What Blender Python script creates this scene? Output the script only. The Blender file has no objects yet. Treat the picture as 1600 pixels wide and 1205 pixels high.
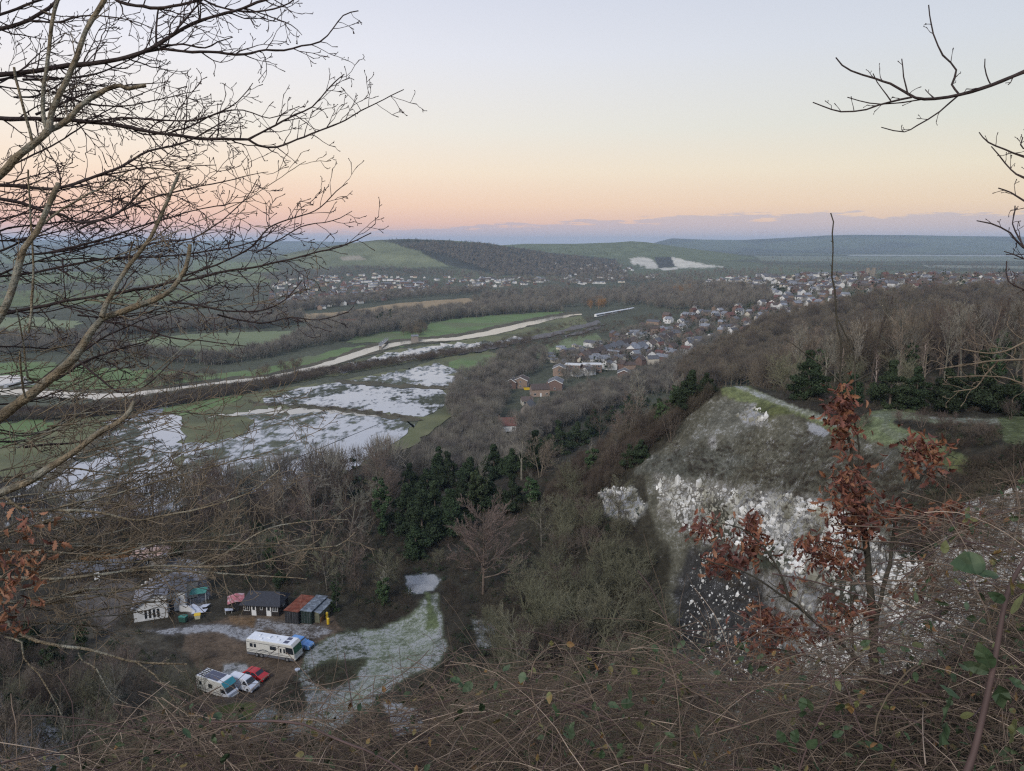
import bpy, math, random
import numpy as np
from mathutils import Vector, Matrix
random.seed(7); RNG = np.random.default_rng(11)
SC = bpy.context.scene; COL = SC.collection
H = 85.0; F = 1164.0; CXp, CYp = 800.0, 602.5
PITCH = math.atan((CYp-378)/F); cp, sp = math.cos(PITCH), math.sin(PITCH)

# ---------------------------------------------------------------- projection helpers
def ray(px, py):
    u = (px-CXp)/F; v = (py-CYp)/F
    return np.array([u, cp - v*sp, -sp - v*cp])
def at(px, py, t): return np.array([0, 0, H]) + ray(px, py)*t
def atz(px, py, z):
    d = ray(px, py); return np.array([0, 0, H]) + d*((z-H)/d[2])
def project(x, y, z):
    dep = y*cp - (z-H)*sp; up = y*sp + (z-H)*cp
    dep = np.where(np.abs(dep) < .01, .01, dep)
    return CXp + F*x/dep, CYp - F*up/dep, dep

# ---------------------------------------------------------------- numpy noise
def _hash(ix, iy, s):
    n = (ix*374761393 + iy*668265263 + s*974634777) & 0x7fffffff
    n = ((n ^ (n >> 13))*1274126177) & 0x7fffffff
    return ((n ^ (n >> 16)) & 0xffff)/65535.0
def vnoise(x, y, s=0):
    x = np.asarray(x, float); y = np.asarray(y, float)
    ix = np.floor(x).astype(np.int64); iy = np.floor(y).astype(np.int64)
    fx = x-ix; fy = y-iy; fx = fx*fx*(3-2*fx); fy = fy*fy*(3-2*fy)
    a = _hash(ix, iy, s); b = _hash(ix+1, iy, s); c = _hash(ix, iy+1, s); d = _hash(ix+1, iy+1, s)
    return (a*(1-fx)+b*fx)*(1-fy) + (c*(1-fx)+d*fx)*fy
def fbm(x, y, o=4, s=0):
    r = 0; a = .5
    for i in range(o):
        r = r + a*vnoise(x*2**i, y*2**i, s+i); a *= .5
    return r
def sstep(a, b, x):
    t = np.clip((x-a)/(b-a), 0, 1); return t*t*(3-2*t)

# ---------------------------------------------------------------- terrain
CPS = [(0,0,83.3),(0,-10,84),(30,-20,86),(-30,-20,86),(0,-60,88),(-80,-40,84),(80,-40,86),(0,-300,90),(300,-200,90),(-300,-200,70),
 (4,-3,84.5),(-4,-3,83.4),
 (0,2.5,82.0),(-2.5,2.5,82.0),(2.5,2.5,82.6),(3,4,82.0),(0,4.5,81.2),(3,6,81.2),(-5,5,79.5),(6,6,82.5),(9,9,79.5),(1.5,6.5,79.2),(0,12,71.5),(6,14,69),(-9,12,70.5),(-5,8,74.5),(0,25,61),(10,25,57),(-15,25,62),(0,40,48),(12,40,43),(0,60,36),(15,60,33),(0,90,25),
 (20,90,25),(30,105,27),(10,110,23),(0,130,22),(20,75,28),(25,60,36),
 (-40,117,17),(-40,140,17),(-55,150,16),(-60,122,17),(-30,100,18),(-20,110,19.5),(-13,122,20),(-12,140,19),(-20,150,17),(-50,105,18),(-30,90,20),(-15,95,22),
 (-69,132,16.5),(-91,157,15),(-75,170,14),(-40,170,14),(-10,170,17),(10,150,22),
 (-62,80,27),(-90,120,17),(-120,100,20),(-60,50,42),(-30,30,57),(-40,60,36),(-30,75,29),(-120,40,42),(-90,70,30),(-200,100,10),(-200,50,25),
 (-100,220,1),(-150,240,-3),(0,258,4),(-50,235,2),(-200,200,-1),(-300,200,-6),(-120,190,7),
 (-100,300,-8),(0,300,-5),(-250,300,-10),(0,400,-10),(100,500,-10),(-300,450,-12),(50,320,1),(40,400,-4),(100,385,4),(130,480,0),
 (16,170,33),(27,156,44),(2,198,22),(-16,228,10),(60,200,38),(70,245,22),(40,250,12),(120,300,22),(30,290,5),(150,380,12),(250,400,26),(200,260,46),
 (120,180,54),(120,230,50),(200,180,56),(250,300,40),(300,200,52),(300,450,25),(200,500,8),(400,400,35),(400,500,30),
 (60,140,55.5),(62,112,58),(72,92,60),(90,120,57),(92,80,63),(120,100,61),(70,50,71),(120,50,74),(160,130,58),
 (40,144,56),(44,125,57),(47,106,58),(49,89,60),(49,78,61),(46,60,65),(38,40,71),(24,22,77),(14,11,80.5),
 (38.5,128,46),(35,120,34),(30,118,26.5),(41.6,92,48),(38,82,44),(34,96,34),(34,72,50),(30,84,31),(28,60,54),(28,48,60),(20,30,68),(22,48,50),(15,16,73),(30,134,41),(22,134,33),(22,145,38)]
P_ = np.array(CPS, float)
def _phi(r): return r
_n = len(P_)
_D = np.hypot(P_[:,0][:,None]-P_[:,0], P_[:,1][:,None]-P_[:,1])
_A = np.zeros((_n+3, _n+3)); _A[:_n,:_n] = _phi(_D) - .05*np.eye(_n)
_A[:_n,_n] = 1; _A[:_n,_n+1] = P_[:,0]; _A[:_n,_n+2] = P_[:,1]; _A[_n:,:_n] = _A[:_n,_n:].T
_w = np.linalg.solve(_A, np.concatenate([P_[:,2], [0,0,0]]))
def rbf(x, y):
    out = np.empty(x.shape)
    xf = x.ravel(); yf = y.ravel(); of = out.ravel() if out.flags.c_contiguous else out.reshape(-1)
    for i in range(0, len(xf), 40000):
        a = xf[i:i+40000]; b = yf[i:i+40000]
        d = np.hypot(a[:,None]-P_[:,0], b[:,None]-P_[:,1])
        of[i:i+40000] = d@_w[:_n] + _w[_n] + _w[_n+1]*a + _w[_n+2]*b
    return of.reshape(x.shape)
LAYERS = [
 (2500, 640, 900, [(250,432),(330,420),(400,407),(480,390),(540,381),(590,375),(640,373.5),(700,375.5),(760,380),(800,386),(860,396),(940,408),(1010,420),(1060,434)]),
 (3300, 950, 1500, [(640,405),(700,392),(760,385),(820,381),(900,381),(960,379),(985,377),(1010,378.5),(1060,386),(1130,395),(1180,402),(1240,412),(1300,424)]),
 (8200, 2600, 3000, [(900,388),(1010,384),(1030,377),(1050,372.5),(1100,374.5),(1160,375),(1240,371),(1290,368),(1330,367),(1420,367.5),(1500,369),(1600,370),(1900,372),(2600,376)]),
 (10500, 2500, 3000, [(-1500,378),(-400,375),(0,376),(150,374.5),(300,376.5),(480,377),(560,379),(760,386)]),
 (5600, 900, 1500, [(-900,395),(-200,386),(60,384),(200,388),(330,392),(430,396),(520,404)]),
]
def far_h(x, y):
    z = np.zeros(x.shape); ys = np.maximum(y, 1.)
    # town ridge
    T = sstep(120, 470, x-.12*(y-900))*34*sstep(430, 800, y)*(1-sstep(1150, 1800, y))
    T = T + 8*sstep(60, 260, x)*sstep(430, 620, y)*(1-sstep(900, 1300, y))
    z = np.maximum(z, T)
    for (d, fw, bw, cr) in LAYERS:
        px = CXp + F*x/(ys*cp + 30*sp)
        c = np.array(cr, float); py = np.interp(px, c[:,0], c[:,1])
        # crest height at distance d
        v = (py-CYp)/F; t = d/(cp - v*sp); zc = H + t*(-sp - v*cp)
        zc = np.where((px < c[0,0]-1) & (c[0,0] > -300), 0, zc); zc = np.where((px > c[-1,0]+1) & (c[-1,0] < 1590), 0, zc)
        zc = np.maximum(zc, 0)
        fl = (fbm(x/ (fw*.45)+7, y/(fw*1.2), 3, 5)-.45)*fw*.55
        s = np.where(y < d, 1-np.clip((d-y)/(fw+fl), 0, 1), 1-np.clip((y-d)/bw, 0, 1))
        s = np.where(y < d, s**1.15, s); s = s*s*(3-2*s)
        z = np.maximum(z, zc*s)
    return z
def height(x, y):
    x = np.asarray(x, float); y = np.asarray(y, float); sh = x.shape
    x = np.atleast_1d(x); y = np.atleast_1d(y)
    r = np.hypot(x, y); near = r < 700
    z = far_h(x, y)
    zn = np.zeros(x.shape)
    if near.any():
        a = x[near]; b = y[near]; q = rbf(a, b)
        rr = np.hypot(a, b)
        amp = np.clip((rr-3)/40, 0, 1)
        q = q + amp*((fbm(a/9, b/9, 4, 3)-.47)*3.0 + (fbm(a/1.3, b/1.3, 3, 9)-.43)*.5)*np.where(q > 1.5, 1, 0) + (fbm(a/.7, b/.7, 2, 4)-.4)*.12*(rr < 12)
        yd = sstep(17, 11, np.hypot((a+45)/2.2, (b-118)/1.25))      # level yard
        q = q*(1-yd) + 17.0*yd
        fc = np.exp(-((a-36)/9)**2-((b-98)/34)**2); q = q + fc*((fbm(a/3.4+b/9, b/4.5, 4, 61)-.47)*5.5 + np.abs(fbm(a/1.5, b/1.5, 3, 71)-.45)*3.2)
        zn[near] = np.maximum(q, 0)
    # behind the camera the downs carry on at about the same level
    zb = 80 + 8*fbm(x/300, y/300, 3, 2)
    back = sstep(60, -200, y)*sstep(150, 600, r)
    w = sstep(420, 640, r)
    z = zn*(1-w) + z*w
    z = z*(1-back) + zb*back*.95
    return z.reshape(sh) if sh else float(z[0])
def hz(x, y): return float(height(np.array([x]), np.array([y]))[0])
def ground_hit(px, py, tmin=6, tmax=3000):
    d = ray(px, py); ts = np.geomspace(tmin, tmax, 900)
    X = d[0]*ts; Y = d[1]*ts; Z = H + d[2]*ts; hh = height(X, Y)
    k = np.argmax(Z <= hh)
    if Z[k] > hh[k]: return None
    if k == 0: return np.array([X[0], Y[0], hh[0]])
    a = (Z[k-1]-hh[k-1]); b = (hh[k]-Z[k]); f = a/(a+b+1e-9); t = ts[k-1]+(ts[k]-ts[k-1])*f
    return np.array([d[0]*t, d[1]*t, H+d[2]*t])

# ---------------------------------------------------------------- mesh / object helpers
def np_mesh(name, V, Fc, mats=(), smooth=False, midx=None):
    """V (n,3), Fc (m,k) all faces with k corners"""
    V = np.asarray(V, np.float32); Fc = np.asarray(Fc, np.int32); m, k = Fc.shape
    me = bpy.data.meshes.new(name)
    me.vertices.add(len(V)); me.vertices.foreach_set('co', V.ravel())
    me.loops.add(m*k); me.loops.foreach_set('vertex_index', Fc.ravel())
    me.polygons.add(m); me.polygons.foreach_set('loop_start', np.arange(0, m*k, k, dtype=np.int32))
    try: me.polygons.foreach_set('loop_total', np.full(m, k, np.int32))
    except Exception: pass
    for mt in mats: me.materials.append(mt)
    if midx is not None: me.polygons.foreach_set('material_index', np.asarray(midx, np.int32))
    me.polygons.foreach_set('use_smooth', np.full(m, bool(smooth)))
    me.update(calc_edges=True)
    return me
def link(name, data, parent=None, loc=None, rot=None, scale=None):
    o = bpy.data.objects.new(name, data); COL.objects.link(o)
    if parent: o.parent = parent
    if loc is not None: o.location = loc
    if rot is not None: o.rotation_euler = rot
    if scale is not None: o.scale = scale
    return o
def tag(o, label=None, cat=None, group=None, kind=None):
    if label: o['label'] = label
    if cat: o['category'] = cat
    if group: o['group'] = group
    if kind: o['kind'] = kind
    return o
def thing(name, label, cat, loc=(0,0,0), rz=0, group=None, sc=1):
    o = link(name, None, None, loc, (0,0,rz), (sc,sc,sc)); o.empty_display_size = .3
    return tag(o, label, cat, group)
class MB:
    """collects boxes / tubes / polygons and links them as one mesh"""
    def __init__(s): s.v = []; s.f = []; s.m = []
    def poly(s, pts, faces, mi=0):
        n = len(s.v); s.v += [tuple(p) for p in pts]
        for f in faces: s.f.append(tuple(n+i for i in f)); s.m.append(mi)
    def box(s, x0, x1, y0, y1, z0, z1, mi=0):
        s.poly([(x0,y0,z0),(x1,y0,z0),(x1,y1,z0),(x0,y1,z0),(x0,y0,z1),(x1,y0,z1),(x1,y1,z1),(x0,y1,z1)],
               [(0,3,2,1),(4,5,6,7),(0,1,5,4),(1,2,6,5),(2,3,7,6),(3,0,4,7)], mi)
    def prism(s, prof, y0, y1, mi=0, axis='y'):
        n = len(prof)
        if axis == 'y': P = [(a,y0,b) for a,b in prof]+[(a,y1,b) for a,b in prof]
        elif axis == 'x': P = [(y0,a,b) for a,b in prof]+[(y1,a,b) for a,b in prof]
        else: P = [(a,b,y0) for a,b in prof]+[(a,b,y1) for a,b in prof]
        s.poly(P, [tuple(range(n)), tuple(range(2*n-1, n-1, -1))]+[(i, i+n, (i+1)%n+n, (i+1)%n) for i in range(n)], mi)
    def cyl(s, p0, p1, r0, r1=None, n=10, mi=0):
        r1 = r0 if r1 is None else r1
        a = Vector(p0); b = Vector(p1); d = (b-a).normalized(); u = d.orthogonal().normalized(); w = d.cross(u)
        P = []
        for c, r in ((a,r0),(b,r1)):
            for i in range(n):
                t = 2*math.pi*i/n; P.append(c + (u*math.cos(t)+w*math.sin(t))*r)
        s.poly(P, [tuple(range(n-1,-1,-1)), tuple(range(n,2*n))]+[(i,(i+1)%n,(i+1)%n+n,i+n) for i in range(n)], mi)
    def build(s, name, mats, parent=None, bevel=0, smooth=False):
        me = bpy.data.meshes.new(name); me.from_pydata(s.v, [], s.f)
        for m in (mats if isinstance(mats,(list,tuple)) else [mats]): me.materials.append(m)
        me.polygons.foreach_set('material_index', s.m)
        import bmesh
        bm = bmesh.new(); bm.from_mesh(me); bmesh.ops.recalc_face_normals(bm, faces=bm.faces); bm.to_mesh(me); bm.free()
        if smooth: me.polygons.foreach_set('use_smooth', [True]*len(me.polygons))
        o = link(name, me, parent)
        if bevel:
            b = o.modifiers.new('bevel', 'BEVEL'); b.width = bevel; b.segments = 2; b.limit_method = 'ANGLE'; b.angle_limit = .6
        return o

# ---------------------------------------------------------------- materials
def mat(name, rgb=(.5,.5,.5), rough=.8, spec=.3, metal=0, var=0, vscale=3, bump=0, bscale=20, rand=0, hue=0, noise2=None):
    m = bpy.data.materials.new(name); m.use_nodes = True; nt = m.node_tree; N = nt.nodes; L = nt.links
    b = N['Principled BSDF']; b.inputs['Roughness'].default_value = rough; b.inputs['Specular IOR Level'].default_value = spec
    b.inputs['Metallic'].default_value = metal; b.inputs['Base Color'].default_value = (*rgb, 1)
    last = None
    if var or rand or noise2 or hue:
        tc = N.new('ShaderNodeTexCoord'); nz = N.new('ShaderNodeTexNoise'); nz.inputs['Scale'].default_value = vscale; nz.inputs['Detail'].default_value = 6
        L.new(tc.outputs['Object'], nz.inputs['Vector'])
        mr = N.new('ShaderNodeMapRange'); mr.inputs['From Min'].default_value = .3; mr.inputs['From Max'].default_value = .7
        mr.inputs['To Min'].default_value = 1-var; mr.inputs['To Max'].default_value = 1+var; L.new(nz.outputs['Fac'], mr.inputs['Value'])
        hs = N.new('ShaderNodeHueSaturation'); hs.inputs['Color'].default_value = (*rgb, 1); src = mr.outputs[0]
        if noise2:
            mx = N.new('ShaderNodeMix'); mx.data_type = 'RGBA'; mx.inputs['A'].default_value = (*rgb,1); mx.inputs['B'].default_value = (*noise2,1)
            n2 = N.new('ShaderNodeTexNoise'); n2.inputs['Scale'].default_value = vscale*.6; n2.inputs['Detail'].default_value = 8; L.new(tc.outputs['Object'], n2.inputs['Vector'])
            r2 = N.new('ShaderNodeMapRange'); r2.inputs['From Min'].default_value = .45; r2.inputs['From Max'].default_value = .62; L.new(n2.outputs['Fac'], r2.inputs['Value'])
            L.new(r2.outputs[0], mx.inputs['Factor']); L.new(mx.outputs['Result'], hs.inputs['Color'])
        if rand or hue:
            oi = N.new('ShaderNodeObjectInfo')
            r3 = N.new('ShaderNodeMapRange'); r3.inputs['To Min'].default_value = 1-rand; r3.inputs['To Max'].default_value = 1+rand; L.new(oi.outputs['Random'], r3.inputs['Value'])
            mu = N.new('ShaderNodeMath'); mu.operation = 'MULTIPLY'; L.new(mr.outputs[0], mu.inputs[0]); L.new(r3.outputs[0], mu.inputs[1]); src = mu.outputs[0]
            if hue:
                m7 = N.new('ShaderNodeMath'); m7.operation = 'MULTIPLY'; m7.inputs[1].default_value = 7.31; L.new(oi.outputs['Random'], m7.inputs[0])
                fr = N.new('ShaderNodeMath'); fr.operation = 'FRACT'; L.new(m7.outputs[0], fr.inputs[0])
                r4 = N.new('ShaderNodeMapRange'); r4.inputs['To Min'].default_value = .5-hue; r4.inputs['To Max'].default_value = .5+hue; L.new(fr.outputs[0], r4.inputs['Value']); L.new(r4.outputs[0], hs.inputs['Hue'])
        L.new(src, hs.inputs['Value']); L.new(hs.outputs[0], b.inputs['Base Color'])
    if bump:
        tc = N.new('ShaderNodeTexCoord'); nz = N.new('ShaderNodeTexNoise'); nz.inputs['Scale'].default_value = bscale; nz.inputs['Detail'].default_value = 8
        L.new(tc.outputs['Object'], nz.inputs['Vector']); bp = N.new('ShaderNodeBump'); bp.inputs['Strength'].default_value = bump; bp.inputs['Distance'].default_value = .05
        L.new(nz.outputs['Fac'], bp.inputs['Height']); L.new(bp.outputs[0], b.inputs['Normal'])
    return m

def ground_mat():
    m = bpy.data.materials.new('ground'); m.use_nodes = True; nt = m.node_tree; N = nt.nodes; L = nt.links; b = N['Principled BSDF']
    b.inputs['Roughness'].default_value = .95; b.inputs['Specular IOR Level'].default_value = .15
    at_ = N.new('ShaderNodeAttribute'); at_.attribute_name = 'Col'
    geo = N.new('ShaderNodeNewGeometry')
    def nz(sc, det=6, rough=.6):
        n = N.new('ShaderNodeTexNoise'); n.inputs['Scale'].default_value = sc; n.inputs['Detail'].default_value = det; n.inputs['Roughness'].default_value = rough
        L.new(geo.outputs['Position'], n.inputs['Vector']); return n
    n1 = nz(.35, 9, .68); n2 = nz(1.6, 9, .75); n4 = nz(5.5, 6, .8); n3 = nz(.02, 5)
    def rng(src, a, b_, c, d):
        r = N.new('ShaderNodeMapRange'); r.inputs[1].default_value = a; r.inputs[2].default_value = b_; r.inputs[3].default_value = c; r.inputs[4].default_value = d
        L.new(src, r.inputs[0]); return r.outputs[0]
    def mth(op, a, b_):
        k = N.new('ShaderNodeMath'); k.operation = op
        for i, s in enumerate((a, b_)):
            if isinstance(s, (int, float)): k.inputs[i].default_value = s
            else: L.new(s, k.inputs[i])
        return k.outputs[0]
    val = mth('MULTIPLY', rng(n1.outputs[0], .3, .7, .55, 1.45), rng(n2.outputs[0], .3, .7, .5, 1.5))
    val = mth('MULTIPLY', val, rng(n3.outputs[0], .3, .7, .8, 1.2))
    hs = N.new('ShaderNodeHueSaturation'); L.new(at_.outputs['Color'], hs.inputs['Color']); L.new(val, hs.inputs['Value'])
    # frost / chalk speckle
    mixn = mth('ADD', mth('MULTIPLY', n1.outputs[0], .28), mth('ADD', mth('MULTIPLY', n2.outputs[0], .37), mth('MULTIPLY', n4.outputs[0], .35)))
    k = mth('ADD', mixn, mth('SUBTRACT', at_.outputs['Alpha'], 1.0))
    fm = rng(k, -.005, .055, 0, .85)
    # k = noise(~.5) + alpha - 1 : alpha .5 gives about half cover
    mx = N.new('ShaderNodeMix'); mx.data_type = 'RGBA'; L.new(fm, mx.inputs['Factor']); L.new(hs.outputs[0], mx.inputs['A']); mx.inputs['B'].default_value = (.42,.425,.43,1)
    L.new(mx.outputs['Result'], b.inputs['Base Color'])
    bp = N.new('ShaderNodeBump'); bp.inputs['Strength'].default_value = 1; bp.inputs['Distance'].default_value = .7; L.new(mixn, bp.inputs['Height']); L.new(bp.outputs[0], b.inputs['Normal'])
    return m
GM = ground_mat()

# ---------------------------------------------------------------- the ground sheet, painted by what grows there
def pip(poly, x, y):
    c = np.zeros(x.shape, bool); n = len(poly)
    for i in range(n):
        x0, y0 = poly[i]; x1, y1 = poly[i-1]
        if y0 == y1: continue
        c ^= ((y0 > y) != (y1 > y)) & (x < (x1-x0)*(y-y0)/(y1-y0)+x0)
    return c
def pdist(poly, x, y):
    """signed distance (px), positive inside"""
    d = np.full(x.shape, 1e9); n = len(poly)
    for i in range(n):
        x0, y0 = poly[i]; x1, y1 = poly[i-1]; dx, dy = x1-x0, y1-y0; L2 = dx*dx+dy*dy+1e-9
        t = np.clip(((x-x0)*dx+(y-y0)*dy)/L2, 0, 1); d = np.minimum(d, np.hypot(x-x0-t*dx, y-y0-t*dy))
    return np.where(pip(poly, x, y), d, -d)
# polygon traced on the surface, range of camera distance it lies in, albedo, white speckle, edge softness(px)
PAINT = [
 # quarry: whole face
 ([(1125,612),(1180,624),(1235,640),(1300,670),(1360,686),(1420,702),(1470,722),(1500,745),(1420,800),(1480,860),(1560,1000),(1500,1205),(1000,1205),(1040,1000),(1050,900),(1035,840),(1015,790),(1005,745),(1015,715),(1045,680),(1080,640)], (30,160), (.135,.128,.092), .465, 12),
 ([(1120,620),(1180,640),(1200,655),(1175,672),(1120,690),(1060,700),(1080,680),(1105,650)], (80,160), (.16,.155,.12), .47, 14),
 ([(1060,700),(1120,690),(1180,720),(1130,745),(1060,750),(1000,735),(1010,715)], (80,160), (.12,.12,.095), .45, 14),
 ([(1150,650),(1180,630),(1200,650),(1190,668),(1165,664)], (80,160), (.34,.33,.3), .52, 6),
 ([(1105,680),(1125,672),(1120,700),(1100,705)], (80,160), (.34,.33,.3), .5, 6),
 ([(1262,660),(1300,668),(1290,680),(1265,675)], (80,160), (.3,.3,.27), .6, 5),
 # chalk cliff
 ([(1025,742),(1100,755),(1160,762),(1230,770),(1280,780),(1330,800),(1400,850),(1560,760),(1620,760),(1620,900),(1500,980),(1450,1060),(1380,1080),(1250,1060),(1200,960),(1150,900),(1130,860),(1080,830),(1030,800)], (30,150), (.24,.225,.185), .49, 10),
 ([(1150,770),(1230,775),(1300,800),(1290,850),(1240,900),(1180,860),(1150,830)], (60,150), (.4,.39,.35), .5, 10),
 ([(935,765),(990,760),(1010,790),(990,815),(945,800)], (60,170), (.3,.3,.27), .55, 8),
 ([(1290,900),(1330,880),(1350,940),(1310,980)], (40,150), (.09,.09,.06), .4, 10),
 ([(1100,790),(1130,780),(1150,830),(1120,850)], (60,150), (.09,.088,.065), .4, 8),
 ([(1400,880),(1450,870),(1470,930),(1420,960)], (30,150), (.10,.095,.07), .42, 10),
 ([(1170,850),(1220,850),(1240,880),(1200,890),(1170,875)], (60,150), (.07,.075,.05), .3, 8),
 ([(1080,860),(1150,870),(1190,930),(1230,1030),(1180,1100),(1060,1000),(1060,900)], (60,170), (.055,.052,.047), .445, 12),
 # rim turf
 ([(1118,614),(1140,595),(1165,600),(1200,618),(1235,634),(1300,652),(1345,674),(1400,688),(1420,690),(1500,708),(1520,722),(1490,735),(1440,712),(1400,700),(1350,686),(1300,676),(1270,660),(1235,645),(1195,632),(1150,624)], (60,200), (.17,.19,.085), .40, 3),
 ([(1190,628),(1240,640),(1235,648),(1200,650),(1175,640)], (60,200), (.10,.11,.045), .2, 3),
 ([(1130,596),(1150,597),(1200,618),(1250,637),(1320,660),(1370,682),(1430,700),(1425,704),(1360,688),(1300,665),(1235,640),(1180,618)], (60,200), (.26,.27,.2), .5, 2),
 ([(1325,668),(1350,648),(1385,638),(1432,641),(1402,652),(1392,662),(1422,672),(1462,685),(1482,702),(1440,704),(1380,694),(1345,682)], (50,220), (.18,.21,.105), .42, 3),
 ([(1355,650),(1385,642),(1425,645),(1480,658),(1460,662),(1420,655),(1390,655),(1385,665),(1410,678),(1440,688),(1420,698),(1370,672),(1385,658)], (50,220), (.18,.20,.12), .46, 3),
 ([(1440,652),(1600,655),(1640,655),(1640,660),(1560,664),(1520,662)], (50,260), (.2,.21,.15), .47, 2),
 ([(1560,655),(1600,650),(1640,700),(1600,700),(1570,690)], (40,200), (.12,.14,.06), .45, 4),
 ([(1480,716),(1530,722),(1515,742),(1480,735)], (40,130), (.17,.18,.07), .36, 4),
 # frosty slope and track
 ([(480,1000),(540,985),(590,985),(640,960),(665,930),(685,925),(690,985),(700,1010),(690,1035),(650,1050),(610,1075),(570,1110),(530,1135),(480,1160),(400,1165),(330,1150),(400,1115),(450,1080),(470,1040)], (70,200), (.14,.16,.10), .53, 7),
 ([(560,985),(600,985),(650,950),(680,940),(685,1000),(660,1030),(600,1060),(560,1100),(500,1140),(440,1150),(520,1110),(570,1060),(580,1020)], (70,200), (.24,.28,.18), .52, 7),
 ([(636,900),(660,893),(690,905),(678,925),(640,925)], (80,220), (.2,.22,.2), .6, 6),
 ([(664,925),(672,925),(685,980),(668,985)], (80,220), (.14,.17,.08), .44, 4),
 ([(480,1050),(520,1030),(570,1030),(560,1060),(500,1080)], (70,200), (.06,.06,.035), .38, 8),
 ([(430,1080),(470,1060),(480,1110),(430,1120)], (70,200), (.05,.05,.03), .42, 8),
 ([(600,1100),(650,1105),(660,1140),(620,1150)], (60,200), (.1,.11,.08), .57, 7),
 ([(735,965),(780,975),(775,1010),(745,1005)], (60,200), (.1,.11,.08), .52, 7),
 # yard
 ([(290,985),(350,965),(430,955),(520,965),(540,985),(480,1010),(470,1040),(450,1070),(400,1110),(330,1120),(300,1095),(330,1060),(280,1020)], (90,200), (.12,.088,.06), .33, 5),
 ([(60,960),(230,975),(300,1020),(290,1090),(200,1130),(60,1110)], (60,200), (.085,.075,.055), .40, 14),
 ([(225,985),(290,975),(360,975),(400,985),(395,1005),(370,1000),(330,990),(270,995)], (90,200), (.14,.13,.12), .55, 5),
 ([(375,962),(470,975),(530,985),(480,1000),(420,985),(385,990)], (90,200), (.15,.13,.11), .52, 5),
 ([(350,1040),(385,1035),(400,1050),(370,1062),(340,1060)], (90,200), (.16,.16,.14), .55, 5),
 ([(355,962),(400,965),(395,980),(360,975)], (90,200), (.17,.11,.06), .3, 4),
 ([(330,1100),(400,1098),(390,1130),(340,1128)], (90,200), (.09,.11,.03), .3, 4),
 ([(90,880),(210,870),(215,930),(170,990),(120,950)], (90,260), (.12,.105,.09), .43, 8),
 ([(240,862),(320,880),(330,930),(300,970),(280,940)], (90,260), (.13,.12,.11), .5, 6),
 ([(-40,1080),(20,1090),(60,1110),(110,1160),(90,1205),(-40,1205)], (40,140), (.3,.3,.28), .58, 8),
 # far hills (downland grass, woods, chalk pits)
 ([(440,400),(540,381),(600,375),(640,380),(680,400),(760,410),(740,415),(640,418),(560,415),(480,420)], (1500,4200), (.15,.165,.095), .0, 3),
 ([(565,395),(640,400),(700,405),(660,412),(590,410)], (1500,4200), (.18,.195,.11), .0, 3),
 ([(700,376),(1000,376),(1130,395),(1190,404),(1120,408),(1000,404),(900,402),(800,394)], (2400,4800), (.13,.15,.085), .0, 2),
 ([(640,376),(760,381),(860,395),(960,405),(975,425),(900,432),(780,430),(700,415),(660,395)], (1700,3200), (.05,.052,.04), .0, 2),
 ([(600,376),(680,376),(700,396),(650,392)], (1700,3200), (.055,.055,.04), .0, 3),
 ([(985,404),(1000,402),(1016,404),(1024,411),(1030,419),(1020,420),(1010,419),(1006,413),(1002,418),(997,411),(992,415),(987,411)], (1700,4500), (.52,.49,.41), .12, 2.2),
 ([(1049,402),(1062,404),(1080,409),(1108,414),(1130,417),(1098,418),(1060,419),(1053,414)], (1700,4500), (.54,.51,.42), .12, 2.2),
 ([(1022,402),(1048,402),(1054,416),(1030,420)], (1700,4500), (.06,.06,.05), .0, 1),
 ([(1030,419),(1060,418),(1058,421),(1036,423)], (1700,4500), (.5,.47,.4), .0, .8),
 ([(530,401),(560,399),(572,405),(535,407)], (1500,4200), (.3,.27,.2), .3, 1),
 # left far fields
 ([(300,405),(420,412),(440,425),(300,425)], (1100,4000), (.15,.18,.09), .0, 1),
 ([(0,395),(160,398),(200,410),(0,412)], (1100,6000), (.14,.17,.08), .0, 1),
 ([(220,430),(400,428),(440,440),(300,446),(200,445)], (900,4000), (.16,.18,.09), .0, 1),
 ([(0,425),(150,425),(180,440),(0,445)], (900,4000), (.13,.16,.07), .0, 1),
 ([(0,455),(200,452),(330,455),(300,470),(0,480)], (700,2500), (.13,.155,.07), .0, 1),
 # right far valley
 ([(1180,400),(1640,402),(1640,408),(1300,408),(1190,408)], (1900,8000), (.17,.185,.13), .42, 1),
 ([(1320,398),(1640,399),(1640,401),(1330,400)], (1900,9000), (.3,.31,.28), .4, .6),
 ([(1440,414),(1600,416),(1600,420),(1450,418)], (1500,8000), (.2,.21,.16), .4, .6),
]
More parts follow.
